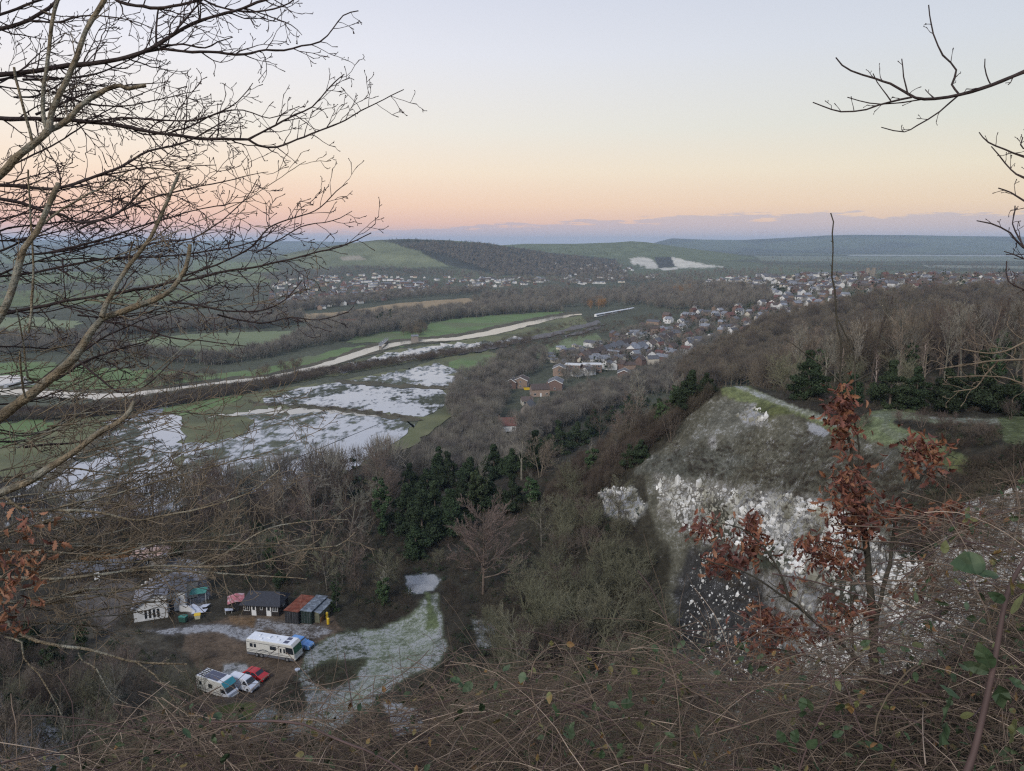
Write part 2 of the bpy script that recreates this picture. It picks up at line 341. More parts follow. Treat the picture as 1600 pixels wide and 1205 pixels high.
def build_ground():
    az = np.concatenate([np.radians(np.linspace(-180, -46, 60, endpoint=False)), np.radians(np.linspace(-46, 46, 760, endpoint=False)), np.radians(np.linspace(46, 180, 60, endpoint=False))])
    th = np.radians(np.arange(17.5, 2.6, -.075))
    R = np.concatenate([[.6], np.linspace(1.2, 14, 70), np.geomspace(14.3, 62, 70), np.linspace(62.8, 262, 240), 85/np.tan(th), np.linspace(1890, 3600, 95), np.geomspace(3640, 13500, 90)])
    R = np.unique(np.round(R, 3))
    A, RR = np.meshgrid(az, R); X = RR*np.sin(A); Y = RR*np.cos(A)
    Z = height(X, Y)
    nr, na = X.shape
    V = np.stack([X, Y, Z], -1).reshape(-1, 3)
    i = np.arange(nr-1)[:,None]; j = np.arange(na)[None,:]; jn = (j+1) % na
    Fc = np.stack([i*na+j, i*na+jn, (i+1)*na+jn, (i+1)*na+j], -1).reshape(-1, 4)[:, ::-1]
    me = np_mesh('ground', V, Fc, [GM], smooth=True)
    # paint
    x, y, z = V.T; px, py, dep = project(x, y, z)
    r = np.hypot(x, y)
    n1 = fbm(x/18, y/18, 4, 21); n2 = fbm(x/3.1, y/3.1, 4, 31); n3 = fbm(x/260, y/260, 3, 41)
    C = np.empty((len(V), 4))
    wood = np.array([.042,.034,.025]); olive = np.array([.055,.052,.034])
    base = wood*(1-n1[:,None]) + olive*n1[:,None]
    farb = np.array([.085,.09,.06])*(1+.7*(n3[:,None]-.45)); farb2 = np.array([.13,.15,.085])
    hfar = sstep(.42,.5, fbm(x/420, y/520, 3, 55))[:,None]
    farb = farb*(1-hfar*.6)+farb2*hfar*.6
    w = sstep(300, 420, r)[:,None]
    C[:,:3] = base*(1-w)+farb*w; C[:,3] = .30+.2*n1*(r < 300)
    C[:,3] = np.where(r > 420, .12, C[:,3])
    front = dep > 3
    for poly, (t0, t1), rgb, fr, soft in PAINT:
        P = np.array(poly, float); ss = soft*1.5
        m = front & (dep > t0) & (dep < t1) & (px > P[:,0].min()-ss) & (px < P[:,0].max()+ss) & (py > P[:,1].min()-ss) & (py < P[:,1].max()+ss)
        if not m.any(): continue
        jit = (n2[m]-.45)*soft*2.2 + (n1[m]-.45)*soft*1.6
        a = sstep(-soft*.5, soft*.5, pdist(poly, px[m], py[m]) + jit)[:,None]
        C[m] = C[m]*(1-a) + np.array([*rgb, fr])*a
    ca = me.color_attributes.new('Col', 'FLOAT_COLOR', 'POINT'); ca.data.foreach_set('color', C.astype(np.float32).ravel())
    o = link('ground', me); return tag(o, kind='structure')
build_ground()
# ---------------------------------------------------------------- valley floor: fields, floods, river (sheets on the level flood plain)
def sheet_mat(name, c1, c2, sc=.05, c3=None, wet=0, wetc=(.4,.43,.46), wsc=.2, thr=.5, stretch=(1,1,1), rough=.9, spec=.2):
    m = bpy.data.materials.new(name); m.use_nodes = True; nt = m.node_tree; N = nt.nodes; L = nt.links; b = N['Principled BSDF']
    b.inputs['Roughness'].default_value = rough; b.inputs['Specular IOR Level'].default_value = spec
    geo = N.new('ShaderNodeNewGeometry'); mp = N.new('ShaderNodeMapping'); mp.inputs['Scale'].default_value = stretch; L.new(geo.outputs['Position'], mp.inputs['Vector'])
    def nz(s, det=8, r=.6):
        n = N.new('ShaderNodeTexNoise'); n.inputs['Scale'].default_value = s; n.inputs['Detail'].default_value = det; n.inputs['Roughness'].default_value = r; L.new(mp.outputs[0], n.inputs['Vector']); return n.outputs[0]
    def rng(s, a, b_, c=0, d=1):
        r = N.new('ShaderNodeMapRange'); r.inputs[1].default_value = a; r.inputs[2].default_value = b_; r.inputs[3].default_value = c; r.inputs[4].default_value = d; L.new(s, r.inputs[0]); return r.outputs[0]
    def mix(f, a, b_):
        x = N.new('ShaderNodeMix'); x.data_type = 'RGBA'; L.new(f, x.inputs['Factor'])
        for s, k in ((a,'A'),(b_,'B')):
            if isinstance(s, tuple): x.inputs[k].default_value = (*s, 1)
            else: L.new(s, x.inputs[k])
        return x.outputs['Result']
    col = mix(rng(nz(sc), .38, .62), c1, c2)
    if c3: col = mix(rng(nz(sc*.3), .5, .6), col, c3)
    if wet:
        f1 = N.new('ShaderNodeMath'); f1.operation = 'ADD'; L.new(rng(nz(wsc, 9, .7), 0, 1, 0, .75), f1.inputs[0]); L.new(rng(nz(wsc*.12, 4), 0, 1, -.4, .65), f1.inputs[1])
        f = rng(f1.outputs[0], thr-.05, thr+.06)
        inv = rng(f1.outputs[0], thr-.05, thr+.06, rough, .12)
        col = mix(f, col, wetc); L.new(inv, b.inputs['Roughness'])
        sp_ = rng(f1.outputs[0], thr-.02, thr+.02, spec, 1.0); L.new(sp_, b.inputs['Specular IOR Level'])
    L.new(col, b.inputs['Base Color'])
    return m
SM = dict(
 meadow=sheet_mat('meadow_grass', (.11,.165,.06), (.145,.20,.08), .04, (.13,.15,.075)),
 pasture=sheet_mat('pasture_grass', (.165,.195,.10), (.195,.22,.12), .02, (.15,.175,.095)),
 tan=sheet_mat('stubble', (.27,.2,.11), (.32,.24,.14), .03),
 bank=sheet_mat('river_bank_mud', (.075,.07,.045), (.11,.095,.06), .08),
 olive=sheet_mat('rough_grass', (.12,.13,.06), (.165,.165,.085), .06, (.095,.10,.055)),
 marsh=sheet_mat('marsh_grass', (.13,.16,.075), (.18,.21,.11), .05, (.09,.10,.055), wet=1, wetc=(.25,.28,.28), thr=.74, wsc=.15),
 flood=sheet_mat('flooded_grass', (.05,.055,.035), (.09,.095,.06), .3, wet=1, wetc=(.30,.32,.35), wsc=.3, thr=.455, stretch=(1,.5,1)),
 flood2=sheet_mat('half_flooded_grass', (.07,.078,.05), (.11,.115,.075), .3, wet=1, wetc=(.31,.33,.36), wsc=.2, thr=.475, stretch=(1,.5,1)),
 water=sheet_mat('river_water', (.26,.24,.19), (.3,.28,.23), .01, rough=.12, spec=1.0),
 ballast=sheet_mat('track_ballast', (.12,.11,.10), (.16,.15,.14), .3),
)
_lay = [0]
def sheet(name, poly, m, kind='structure', z=None, jitter=1.2):
    """polygon on the level valley floor, edges broken up a little"""
    _lay[0] += 1; zz = .10 + .02*_lay[0]
    W = []
    n = len(poly)
    for i in range(n):
        a = np.array(poly[i], float); b = np.array(poly[(i+1) % n], float)
        k = max(1, int(np.hypot(*(b-a))/7))
        for q in range(k):
            p = a+(b-a)*q/k
            w = atz(p[0], max(p[1], 400), 0); 
            s = .012*np.hypot(w[0], w[1])*jitter*.35
            W.append((w[0]+random.gauss(0, s*.5), w[1]+random.gauss(0, s)))
    import bmesh
    bm = bmesh.new(); vs = [bm.verts.new((x, y, zz)) for x, y in W]; f = bm.faces.new(vs)
    bmesh.ops.triangulate(bm, faces=[f]); 
    for f in bm.faces:
        if f.normal.z < 0: f.normal_flip()
    me = bpy.data.meshes.new(name); bm.to_mesh(me); bm.free(); me.materials.append(SM[m])
    o = link(name, me); tag(o, kind=kind); return o
def ribbon(pts):
    return [(p[0], p[1]-p[2]) for p in pts] + [(p[0], p[1]+p[2]) for p in reversed(pts)]
sheet('meadow', [(-120,572),(60,565),(150,575),(250,580),(330,585),(400,578),(470,560),(540,543),(640,533),(640,540),(560,552),(500,566),(420,587),(330,597),(200,607),(100,610),(-120,606)], 'meadow')
sheet('pasture', [(165,540),(230,528),(320,521),(400,518),(460,517),(480,522),(430,545),(340,565),(250,560),(190,555)], 'pasture')
sheet('pasture', [(-100,500),(60,495),(130,505),(80,530),(-100,540)], 'pasture')
sheet('meadow', [(540,536),(560,524),(610,519),(655,517),(672,505),(700,500),(760,494),(820,490),(860,487),(885,487),(860,496),(800,510),(760,519),(700,530),(640,535),(600,536)], 'meadow')
sheet('stubble_field', [(455,492),(540,487),(600,477),(650,472),(730,466),(752,470),(735,476),(680,483),(610,488),(560,492),(500,506),(455,502)], 'tan')
sheet('marsh', [(800,565),(840,545),(880,530),(935,520),(990,508),(1040,495),(1080,489),(1065,500),(1040,512),(1000,522),(960,532),(900,545),(850,560)], 'marsh')
sheet('flood_plain', [(330,612),(420,598),(520,578),(600,550),(700,535),(790,520),(870,499),(930,488),(1000,482),(1020,486),(960,500),(890,520),(820,536),(750,550),(640,566),(520,588),(420,606)], 'olive')
sheet('rough_pasture', [(225,645),(320,626),(400,613),(520,598),(640,575),(700,558),(760,550),(800,556),(780,575),(745,600),(720,640),(640,700),(520,745),(300,770),(0,830),(-60,700),(100,655)], 'olive')
sheet('river_bank', ribbon([(-120,613,9),(0,612,8),(75,616,9),(150,620,8),(200,617,7),(250,611,6),(320,601,6),(420,591,6),(494,574,7),(541,558,8),(587,544,8),(625,536,6),(660,532,5),(712,528,6),(775,516,7),(820,506,6),(862,496,4),(900,491,3),(945,487,2)]), 'bank')
sheet('river', ribbon([(-120,613,5),(0,612,4.5),(75,616.5,5),(150,620,4.2),(200,617.5,2.8),(250,611.5,2.4),(320,601.5,1.8),(420,591.5,2.4),(494,575.5,3.4),(541,559.5,4.6),(587,545.5,4.2),(625,537,2.6),(660,533,1.6),(712,530,2.4),(775,519,4.2),(820,508,3.6),(862,498,2.2),(900,492,1),(945,488,.7)]), 'water', jitter=.5)
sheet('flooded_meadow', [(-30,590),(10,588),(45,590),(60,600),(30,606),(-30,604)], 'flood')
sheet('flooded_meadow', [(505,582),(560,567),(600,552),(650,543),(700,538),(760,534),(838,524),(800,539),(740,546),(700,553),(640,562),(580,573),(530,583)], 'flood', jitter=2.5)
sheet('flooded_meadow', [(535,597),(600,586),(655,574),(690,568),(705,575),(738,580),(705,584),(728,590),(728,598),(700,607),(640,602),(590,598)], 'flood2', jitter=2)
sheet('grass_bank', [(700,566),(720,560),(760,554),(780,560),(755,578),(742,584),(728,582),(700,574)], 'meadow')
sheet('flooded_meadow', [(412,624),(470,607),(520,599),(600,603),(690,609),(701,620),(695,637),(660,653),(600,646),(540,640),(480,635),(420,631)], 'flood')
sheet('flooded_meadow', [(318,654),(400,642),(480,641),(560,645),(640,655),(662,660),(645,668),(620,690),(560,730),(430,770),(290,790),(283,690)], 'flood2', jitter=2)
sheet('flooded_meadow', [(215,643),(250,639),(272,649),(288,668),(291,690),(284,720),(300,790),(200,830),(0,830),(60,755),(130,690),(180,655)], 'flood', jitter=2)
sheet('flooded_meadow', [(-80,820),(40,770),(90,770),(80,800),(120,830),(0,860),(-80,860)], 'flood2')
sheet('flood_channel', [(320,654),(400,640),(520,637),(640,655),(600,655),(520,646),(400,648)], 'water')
sheet('grass_bank', [(285,657),(330,651),(380,653),(402,664),(372,684),(322,694),(291,692)], 'olive')
sheet('grass_bank', [(248,640),(320,627),(378,619),(372,626),(330,642),(278,651)], 'meadow')
sheet('grass_bank', [(300,648),(372,628),(415,633),(420,640),(370,646),(330,650)], 'olive')
sheet('field_path', [(395,629),(430,632),(540,639),(640,652),(662,657),(640,660),(540,645),(470,639),(400,634)], 'bank')
sheet('field_path', [(520,594),(600,600),(700,606),(702,610),(600,606),(520,599)], 'bank')
sheet('field_path', [(30,780),(90,735),(150,680),(200,650),(215,645),(180,665),(120,720),(60,780)], 'bank')
sheet('meadow', [(-60,690),(0,665),(60,655),(90,665),(40,690),(-60,720)], 'meadow')
sheet('railway', ribbon([(720,553,2.5),(800,538,2.5),(870,521,2.5),(940,503,3),(990,492,2.5),(1030,484,1.5),(1050,480,1)]), 'ballast')
sheet('railway', ribbon([(880,529,1.5),(930,514,1.5),(1000,495,1.5),(1060,482,1)]), 'ballast')

# ---------------------------------------------------------------- camera, sky, light, haze
cam = bpy.data.cameras.new('camera'); co = link('camera', cam, None, (0,0,H), (math.pi/2-PITCH, 0, 0)); SC.camera = co
cam.sensor_fit = 'HORIZONTAL'; cam.sensor_width = 36; cam.lens = 36*F/1600; cam.clip_start = .05; cam.clip_end = 60000
W = bpy.data.worlds.new('World'); SC.world = W; W.use_nodes = True; nt = W.node_tree; N = nt.nodes; L = nt.links
bg = N['Background']
sky = N.new('ShaderNodeTexSky'); sky.sky_type = 'NISHITA'; sky.sun_disc = False; sky.sun_elevation = math.radians(1.5); sky.sun_rotation = math.radians(200); sky.altitude = 80
tc = N.new('ShaderNodeTexCoord'); sx = N.new('ShaderNodeSeparateXYZ'); L.new(tc.outputs['Generated'], sx.inputs[0])
asn = N.new('ShaderNodeMath'); asn.operation = 'ARCSINE'; L.new(sx.outputs['Z'], asn.inputs[0])
el = N.new('ShaderNodeMath'); el.operation = 'MULTIPLY'; el.inputs[1].default_value = 180/math.pi/60; L.new(asn.outputs[0], el.inputs[0])   # 0..1 over 60 degrees
def srgb(r, g, b):
    f = lambda c: (c/255/12.92) if c/255 <= .04045 else ((c/255+.055)/1.055)**2.4
    return (f(r), f(g), f(b), 1)
def ramp(stops):
    r = N.new('ShaderNodeValToRGB'); e = r.color_ramp.elements; e[0].position = stops[0][0]/60; e[0].color = srgb(*stops[0][1]); e[1].position = stops[-1][0]/60; e[1].color = srgb(*stops[-1][1])
    for p, c in stops[1:-1]:
        k = e.new(p/60); k.color = srgb(*c)
    L.new(el.outputs[0], r.inputs[0]); return r.outputs[0]
rl = ramp([(0,(176,182,200)),(.6,(204,180,184)),(1.3,(232,186,172)),(2.6,(242,202,178)),(5,(244,222,200)),(8,(238,230,220)),(13,(228,228,236)),(19,(208,212,228)),(35,(170,180,208)),(60,(140,155,190))])
rr_ = ramp([(0,(180,184,192)),(.6,(202,186,180)),(1.3,(222,195,174)),(2.6,(229,207,180)),(5,(226,217,196)),(8,(212,214,206)),(13,(202,208,216)),(19,(188,196,212)),(35,(155,168,198)),(60,(130,146,182))])
azm = N.new('ShaderNodeMapRange'); azm.inputs[1].default_value = -.45; azm.inputs[2].default_value = .55; L.new(sx.outputs['X'], azm.inputs[0])
m1 = N.new('ShaderNodeMix'); m1.data_type = 'RGBA'; L.new(azm.outputs[0], m1.inputs['Factor']); L.new(rl, m1.inputs['A']); L.new(rr_, m1.inputs['B'])
# low distant cloud bank: ragged top edge
mpn = N.new('ShaderNodeMapping'); mpn.inputs['Scale'].default_value = (13,13,110); L.new(tc.outputs['Generated'], mpn.inputs[0])
cn = N.new('ShaderNodeTexNoise'); cn.inputs['Scale'].default_value = 1.3; cn.inputs['Detail'].default_value = 7; cn.inputs['Roughness'].default_value = .6; L.new(mpn.outputs[0], cn.inputs[0])
mp3 = N.new('ShaderNodeMapping'); mp3.inputs['Scale'].default_value = (3,3,0); L.new(tc.outputs['Generated'], mp3.inputs[0])
cn2 = N.new('ShaderNodeTexNoise'); cn2.inputs['Scale'].default_value = 1.6; cn2.inputs['Detail'].default_value = 2; L.new(mp3.outputs[0], cn2.inputs[0])
def MT(op, a, b=0):
    k = N.new('ShaderNodeMath'); k.operation = op
    for i, s in enumerate((a, b)):
        if isinstance(s, (int, float)): k.inputs[i].default_value = s
        else: L.new(s, k.inputs[i])
    return k.outputs[0]
eld = MT('MULTIPLY', el.outputs[0], 60)
xs = N.new('ShaderNodeMapRange'); xs.inputs[1].default_value = -.35; xs.inputs[2].default_value = .2; xs.inputs[3].default_value = .25; xs.inputs[4].default_value = 1.8; L.new(sx.outputs['X'], xs.inputs[0])
topd = MT('ADD', xs.outputs[0], MT('MULTIPLY', MT('SUBTRACT', cn.outputs[0], .5), 2.4)); topd = MT('ADD', topd, MT('MULTIPLY', MT('SUBTRACT', cn2.outputs[0], .5), .9))
cd = N.new('ShaderNodeMapRange'); cd.interpolation_type = 'SMOOTHSTEP'; cd.inputs[1].default_value = -.08; cd.inputs[2].default_value = .10; cd.inputs[3].default_value = 0; cd.inputs[4].default_value = .55; L.new(MT('SUBTRACT', topd, eld), cd.inputs[0])
m2 = N.new('ShaderNodeMix'); m2.data_type = 'RGBA'; L.new(cd.outputs[0], m2.inputs['Factor']); L.new(m1.outputs['Result'], m2.inputs['A']); m2.inputs['B'].default_value = srgb(174,174,192)
# sunset side of the sky, behind the camera, from the sky texture
bk = N.new('ShaderNodeMapRange'); bk.inputs[1].default_value = .1; bk.inputs[2].default_value = -.5; L.new(sx.outputs['Y'], bk.inputs[0])
sks = N.new('ShaderNodeVectorMath'); sks.operation = 'SCALE'; sks.inputs['Scale'].default_value = .15; L.new(sky.outputs[0], sks.inputs[0])
ad = N.new('ShaderNodeMix'); ad.data_type = 'RGBA'; ad.blend_type = 'ADD'; L.new(bk.outputs[0], ad.inputs['Factor']); L.new(m2.outputs['Result'], ad.inputs['A']); L.new(sks.outputs[0], ad.inputs['B'])
L.new(ad.outputs['Result'], bg.inputs['Color']); bg.inputs['Strength'].default_value = 1.12
fill_light = bpy.data.lights.new('fill_light', 'SUN'); fill_light.energy = 2.0; fill_light.angle = math.radians(14); fill_light.color = (1,.96,.92)  # soft fill added to brighten the land; no direct sun at this dusk
so = link('fill_light', fill_light, None, (0,-50,200), (math.radians(52), 0, math.radians(-28)))
SC.view_settings.view_transform = 'Standard'; SC.view_settings.look = 'None'; SC.view_settings.exposure = 0; SC.view_settings.gamma = 1
SC.cycles.max_bounces = 5; SC.cycles.diffuse_bounces = 3; SC.cycles.glossy_bounces = 2; SC.cycles.transmission_bounces = 2; SC.cycles.transparent_max_bounces = 6; SC.cycles.volume_bounces = 1
SC.cycles.pixel_filter_type = 'BLACKMAN_HARRIS'; SC.cycles.filter_width = 1.25; SC.cycles.use_denoising = False; SC.cycles.denoiser = 'OPENIMAGEDENOISE'; SC.cycles.use_adaptive_sampling = True
def haze():
    mb = MB(); mb.box(-14000, 14000, -14000, 14000, -1.5, 165)
    m = bpy.data.materials.new('haze'); m.use_nodes = True; nt = m.node_tree; nt.nodes.clear()
    out = nt.nodes.new('ShaderNodeOutputMaterial'); pv = nt.nodes.new('ShaderNodeVolumePrincipled'); pv.inputs['Color'].default_value = (.60,.78,1,1); pv.inputs['Density'].default_value = HAZE_D; pv.inputs['Anisotropy'].default_value = .2
    nt.links.new(pv.outputs[0], out.inputs['Volume'])
    o = mb.build('haze', m); tag(o, kind='stuff'); tag(o, 'thin blue evening haze lying over the whole valley', 'haze'); return o
HAZE_D = .000085
haze()
# ---------------------------------------------------------------- vegetation
def tubes(segs, n=3):
    """segs array (m,8): p0 r0 p1 r1 -> verts, quads"""
    S = np.asarray(segs, float)
    P0, r0, P1, r1 = S[:,0:3], S[:,3], S[:,4:7], S[:,7]
    d = P1-P0; d /= np.linalg.norm(d, axis=1)[:,None]+1e-9
    ref = np.where(np.abs(d[:,2:3]) < .8, np.array([[0,0,1.]]), np.array([[1.,0,0]]))
    u = np.cross(d, ref); u /= np.linalg.norm(u, axis=1)[:,None]+1e-9; w = np.cross(d, u)
    a = np.arange(n)*2*math.pi/n
    ring = u[:,None,:]*np.cos(a)[None,:,None] + w[:,None,:]*np.sin(a)[None,:,None]
    A = P0[:,None,:]+ring*r0[:,None,None]; B = P1[:,None,:]+ring*r1[:,None,None]
    V = np.concatenate([A, B], 1).reshape(-1, 3); m = len(S)
    b = (np.arange(m)*2*n)[:,None]; i = np.arange(n)[None,:]; j = (i+1) % n
    return V, np.stack([b+i, b+j, b+n+j, b+n+i], -1).reshape(-1, 4)
def rv(): return Vector((random.gauss(0,1), random.gauss(0,1), random.gauss(0,1))).normalized()
def branch(out, p, d, L, r, lvl, S, maxl):
    ns = S['seg'][lvl]; st = L/ns; pts = [p.copy()]; rad = [r]
    for i in range(ns):
        d = (d + rv()*S['wob'][lvl] + Vector((0,0,S['up'][lvl]))).normalized()
        q = pts[-1] + d*st; pts.append(q); rad.append(r*(1-(i+1)/ns*S['tap'][lvl]))
        out[min(lvl, 3)].append((*pts[-2], rad[-2], *q, rad[-1]))
    if lvl >= maxl: return
    nc = S['n'][lvl]; t0 = S['t0'][lvl]
    for k in range(nc):
        t = t0 + (1-t0)*(k+random.random())/nc
        f = t*ns; i = min(int(f), ns-1); base = pts[i].lerp(pts[i+1], f-i); dd = (pts[i+1]-pts[i]).normalized()
        side = dd.cross(rv()).normalized(); ang = math.radians(random.gauss(S['ang'][lvl], 9))
        nd = dd*math.cos(ang)+side*math.sin(ang)
        rr = rad[i]*random.uniform(.42,.62); LL = S['len'][lvl]*L*random.uniform(.7,1.15)*(1.1-.55*t if lvl else S['shape'](t))
        branch(out, base, nd, LL, max(rr, S['rmin']), lvl+1, S, maxl)
SPEC = dict(
 ash=dict(seg=[6,5,4,3,2], wob=[.07,.14,.18,.2,.2], up=[.05,.10,.10,.12,.1], tap=[.75,.8,.8,.7,.6], n=[13,7,6,5], t0=[.28,.25,.2,.1], ang=[48,42,38,34], len=[.52,.5,.45,.5], rmin=.017, shape=lambda t: 1.15-.55*t),
 round=dict(seg=[6,5,4,3,2], wob=[.05,.10,.12,.14,.2], up=[.02,.07,.08,.10,.1], tap=[.8,.8,.8,.7,.6], n=[17,7,6,4], t0=[.2,.25,.2,.1], ang=[56,36,30,28], len=[.5,.5,.48,.5], rmin=.017, shape=lambda t: 1.2-.5*t),
 tall=dict(seg=[8,4,4,3,2], wob=[.05,.16,.2,.2,.2], up=[.05,.2,.16,.12,.1], tap=[.8,.8,.8,.7,.6], n=[16,6,5,4], t0=[.35,.25,.2,.1], ang=[38,38,36,34], len=[.34,.5,.5,.5], rmin=.017, shape=lambda t: 1.1-.6*t),
 hero=dict(seg=[7,6,4,3,2], wob=[.05,.08,.10,.12,.2], up=[.02,.06,.07,.08,.1], tap=[.8,.8,.8,.7,.6], n=[30,9,6,5], t0=[.22,.25,.2,.1], ang=[58,32,28,28], len=[.52,.46,.46,.5], rmin=.016, shape=lambda t: 1.2-.45*t),
 birch=dict(seg=[8,4,3,3,2], wob=[.03,.1,.16,.2,.2], up=[.05,.12,.05,-.05,-.1], tap=[.8,.8,.8,.7,.6], n=[18,6,5,3], t0=[.3,.25,.2,.1], ang=[34,34,34,34], len=[.26,.5,.5,.5], rmin=.014, shape=lambda t: 1.1-.6*t),
)
def tree_mesh(kind, h, r, seed, stems=1, lean=.0, maxl=4):
    random.seed(seed); S = SPEC[kind]; out = [[],[],[],[]]
    for s in range(stems):
        a = random.uniform(0, 6.28); b = Vector((math.cos(a), math.sin(a), 0))*(0 if stems == 1 else random.uniform(.1,.5))
        d = Vector((math.cos(a)*lean, math.sin(a)*lean, 1)).normalized()
        branch(out, b, d, h*random.uniform(.8,1)*(.85 if stems > 1 else .9), r*random.uniform(.7,1), 0, S, maxl)
    for l in out:
        for i, q in enumerate(l):
            pass
    tv, tf = tubes(out[0]+out[1], 6); cv, cf = tubes(out[2]+out[3], 3)
    return (tv, tf), (cv, cf)
BARK = [mat('bark_brown', (.13,.105,.08), .95, .1, var=.35, vscale=1.5, rand=.4, hue=.014),
        mat('bark_grey', (.18,.165,.13), .95, .1, var=.35, vscale=1.5, rand=.22, hue=.012),
        mat('bark_olive', (.15,.145,.095), .95, .1, var=.3, vscale=1.5, rand=.2, hue=.01)]
TWIG = [mat('twig_brown', (.155,.122,.098), .95, .1, var=.25, vscale=.6, rand=.5, hue=.018),
        mat('twig_grey', (.22,.205,.165), .95, .1, var=.25, vscale=.6, rand=.45, hue=.014),
        mat('twig_olive', (.175,.168,.11), .95, .1, var=.25, vscale=.6, rand=.25, hue=.01)]
BIRCHB = mat('birch_bark', (.42,.34,.29), .8, .2, var=.4, vscale=2, rand=.15)
IVY = mat('ivy_leaf', (.05,.078,.03), .6, .3, var=.5, vscale=1.4, rand=.3, hue=.02)
YEW = mat('yew_leaf', (.034,.05,.024), .8, .15, var=.5, vscale=1.1, rand=.3, hue=.015)
BRAM = mat('bramble_leaf_far', (.03,.038,.018), .8, .2, var=.5, vscale=.8, rand=.3, hue=.02)

def leaf_cloud(cent, rad, n, size, seed, squash=.8):
    """n small pointed leaf faces spread round clump centres (k,3) with radii (k,)"""
    g = np.random.default_rng(seed); k = len(cent)
    i = g.integers(0, k, n); u = g.normal(size=(n,3)); u /= np.linalg.norm(u,axis=1)[:,None]
    rr = rad[i]*g.uniform(.15,1.08,n)**.7; c = cent[i] + u*rr[:,None]*np.array([1,1,squash])
    a = g.normal(size=(n,3)); a /= np.linalg.norm(a,axis=1)[:,None]; b = np.cross(a, u+g.normal(size=(n,3))*.6); b /= np.linalg.norm(b,axis=1)[:,None]+1e-9
    s = size*g.uniform(.6,1.4,n)[:,None]
    V = np.stack([c-a*s, c+b*s*.45, c+a*s, c-b*s*.45], 1).reshape(-1,3)
    return V, np.arange(n*4).reshape(-1,4)
def blob_centres(kind, h, w, k, seed):
    g = np.random.default_rng(seed); C = []; R = []
    for _ in range(k):
        t = g.uniform(.04,1)
        prof = {'yew': math.sin(min(1, t*1.15+.12)*math.pi)**.6, 'ivy': .6+.4*math.sin(t*math.pi), 'cone': (1-t)**.8+.08}[kind] if True else 1
        prof = max(prof, .1) if not isinstance(prof, complex) else .3
        a = g.uniform(0, 6.283); q = w*prof*g.uniform(.3,.95)
        C.append((math.cos(a)*q, math.sin(a)*q, h*t*.93)); R.append(w*g.uniform(.16,.36)*(.5+.6*prof))
    return np.array(C), np.array(R)
PROTO = {}
def reg(key, parts): PROTO[key] = parts   # list of (part name, mesh)
def make_tree_protos():
    T = [('ash_a','ash',13,.24,1,1,.05,1,1),('ash_b','ash',12,.22,2,1,.1,0,0),('round_a','round',12,.24,3,1,.02,0,0),('round_b','round',11,.2,4,1,.05,1,2),
         ('tall_a','tall',16,.2,5,1,.05,1,1),('tall_b','tall',15,.18,6,1,.08,0,0),('multi_a','round',8,.12,7,4,.35,2,2),('multi_b','ash',8,.12,8,4,.4,0,0),
         ('hero_a','hero',12,.28,41,1,.02,0,0),('hero_b','hero',11,.2,42,1,.05,1,2),('birch_a','birch',14,.13,9,1,.02,3,0),('birch_b','birch',13,.12,10,1,.08,3,0)]
    for key, kind, h, r, seed, st, lean, bm_, tm in T:
        (tv,tf),(cv,cf) = tree_mesh(kind, h, r, seed, st, lean, 4 if st == 1 else 3)
        if st > 1:   # multi-stemmed: more, finer
            (tv,tf),(cv,cf) = tree_mesh(kind, h, r, seed, 5, lean, 4)
            keep = np.random.default_rng(seed).random(len(cf)//3) < .45; cf = cf.reshape(-1,3,4)[keep].reshape(-1,4)
        b = BIRCHB if bm_ == 3 else BARK[bm_]
        reg(key, [('trunk', np_mesh(key+'_trunk', tv, tf, [b], True)), ('crown', np_mesh(key+'_crown', cv, cf, [TWIG[tm]], True))])
    for key, kind, h, w, k, n, mt_, seed in [('yew_a','yew',9,3.6,60,17000,YEW,21),('yew_b','yew',7,3.2,50,13000,YEW,22),('ivy_a','ivy',11,1.6,50,10000,IVY,23),('ivy_b','ivy',8,1.9,50,10000,IVY,24),('conifer_a','cone',12,3.0,80,14000,YEW,25)]:
        C, R = blob_centres(kind, h, w, k, seed); v, f = leaf_cloud(C, R, n, .19, seed)
        tv, tf = tubes([(0,0,-.5,.25,0,0,h*.5,.16),(0,0,h*.5,.16,.1,.1,h*.9,.05)], 6)
        parts = [('trunk', np_mesh(key+'_trunk', tv, tf, [BARK[0]], True)), ('crown', np_mesh(key+'_crown', v, f, [mt_]))]
        if kind == 'ivy':   # bare twigs poke out of the ivy
            (a,b_),(cv,cf) = tree_mesh('tall', h*1.25, .14, seed, 1, .05, 3)
            parts[0] = ('trunk', np_mesh(key+'_trunk', a, b_, [BARK[1]], True)); parts.append(('twigs', np_mesh(key+'_twigs', cv, cf, [TWIG[1]], True)))
        reg(key, parts)
make_tree_protos()
TREES = []
def inst(name, key, loc, rz, sc, label, cat, group=None, zs=1):
    e = bpy.data.objects.new(name, None); COL.objects.link(e); e.location = loc; e.rotation_euler = (0,0,rz); e.scale = (sc,sc,sc*zs); e.empty_display_size = .5
    tag(e, label, cat, group)
    for pn, me in PROTO[key]:
        c = bpy.data.objects.new(pn, me); COL.objects.link(c); c.parent = e
    return e

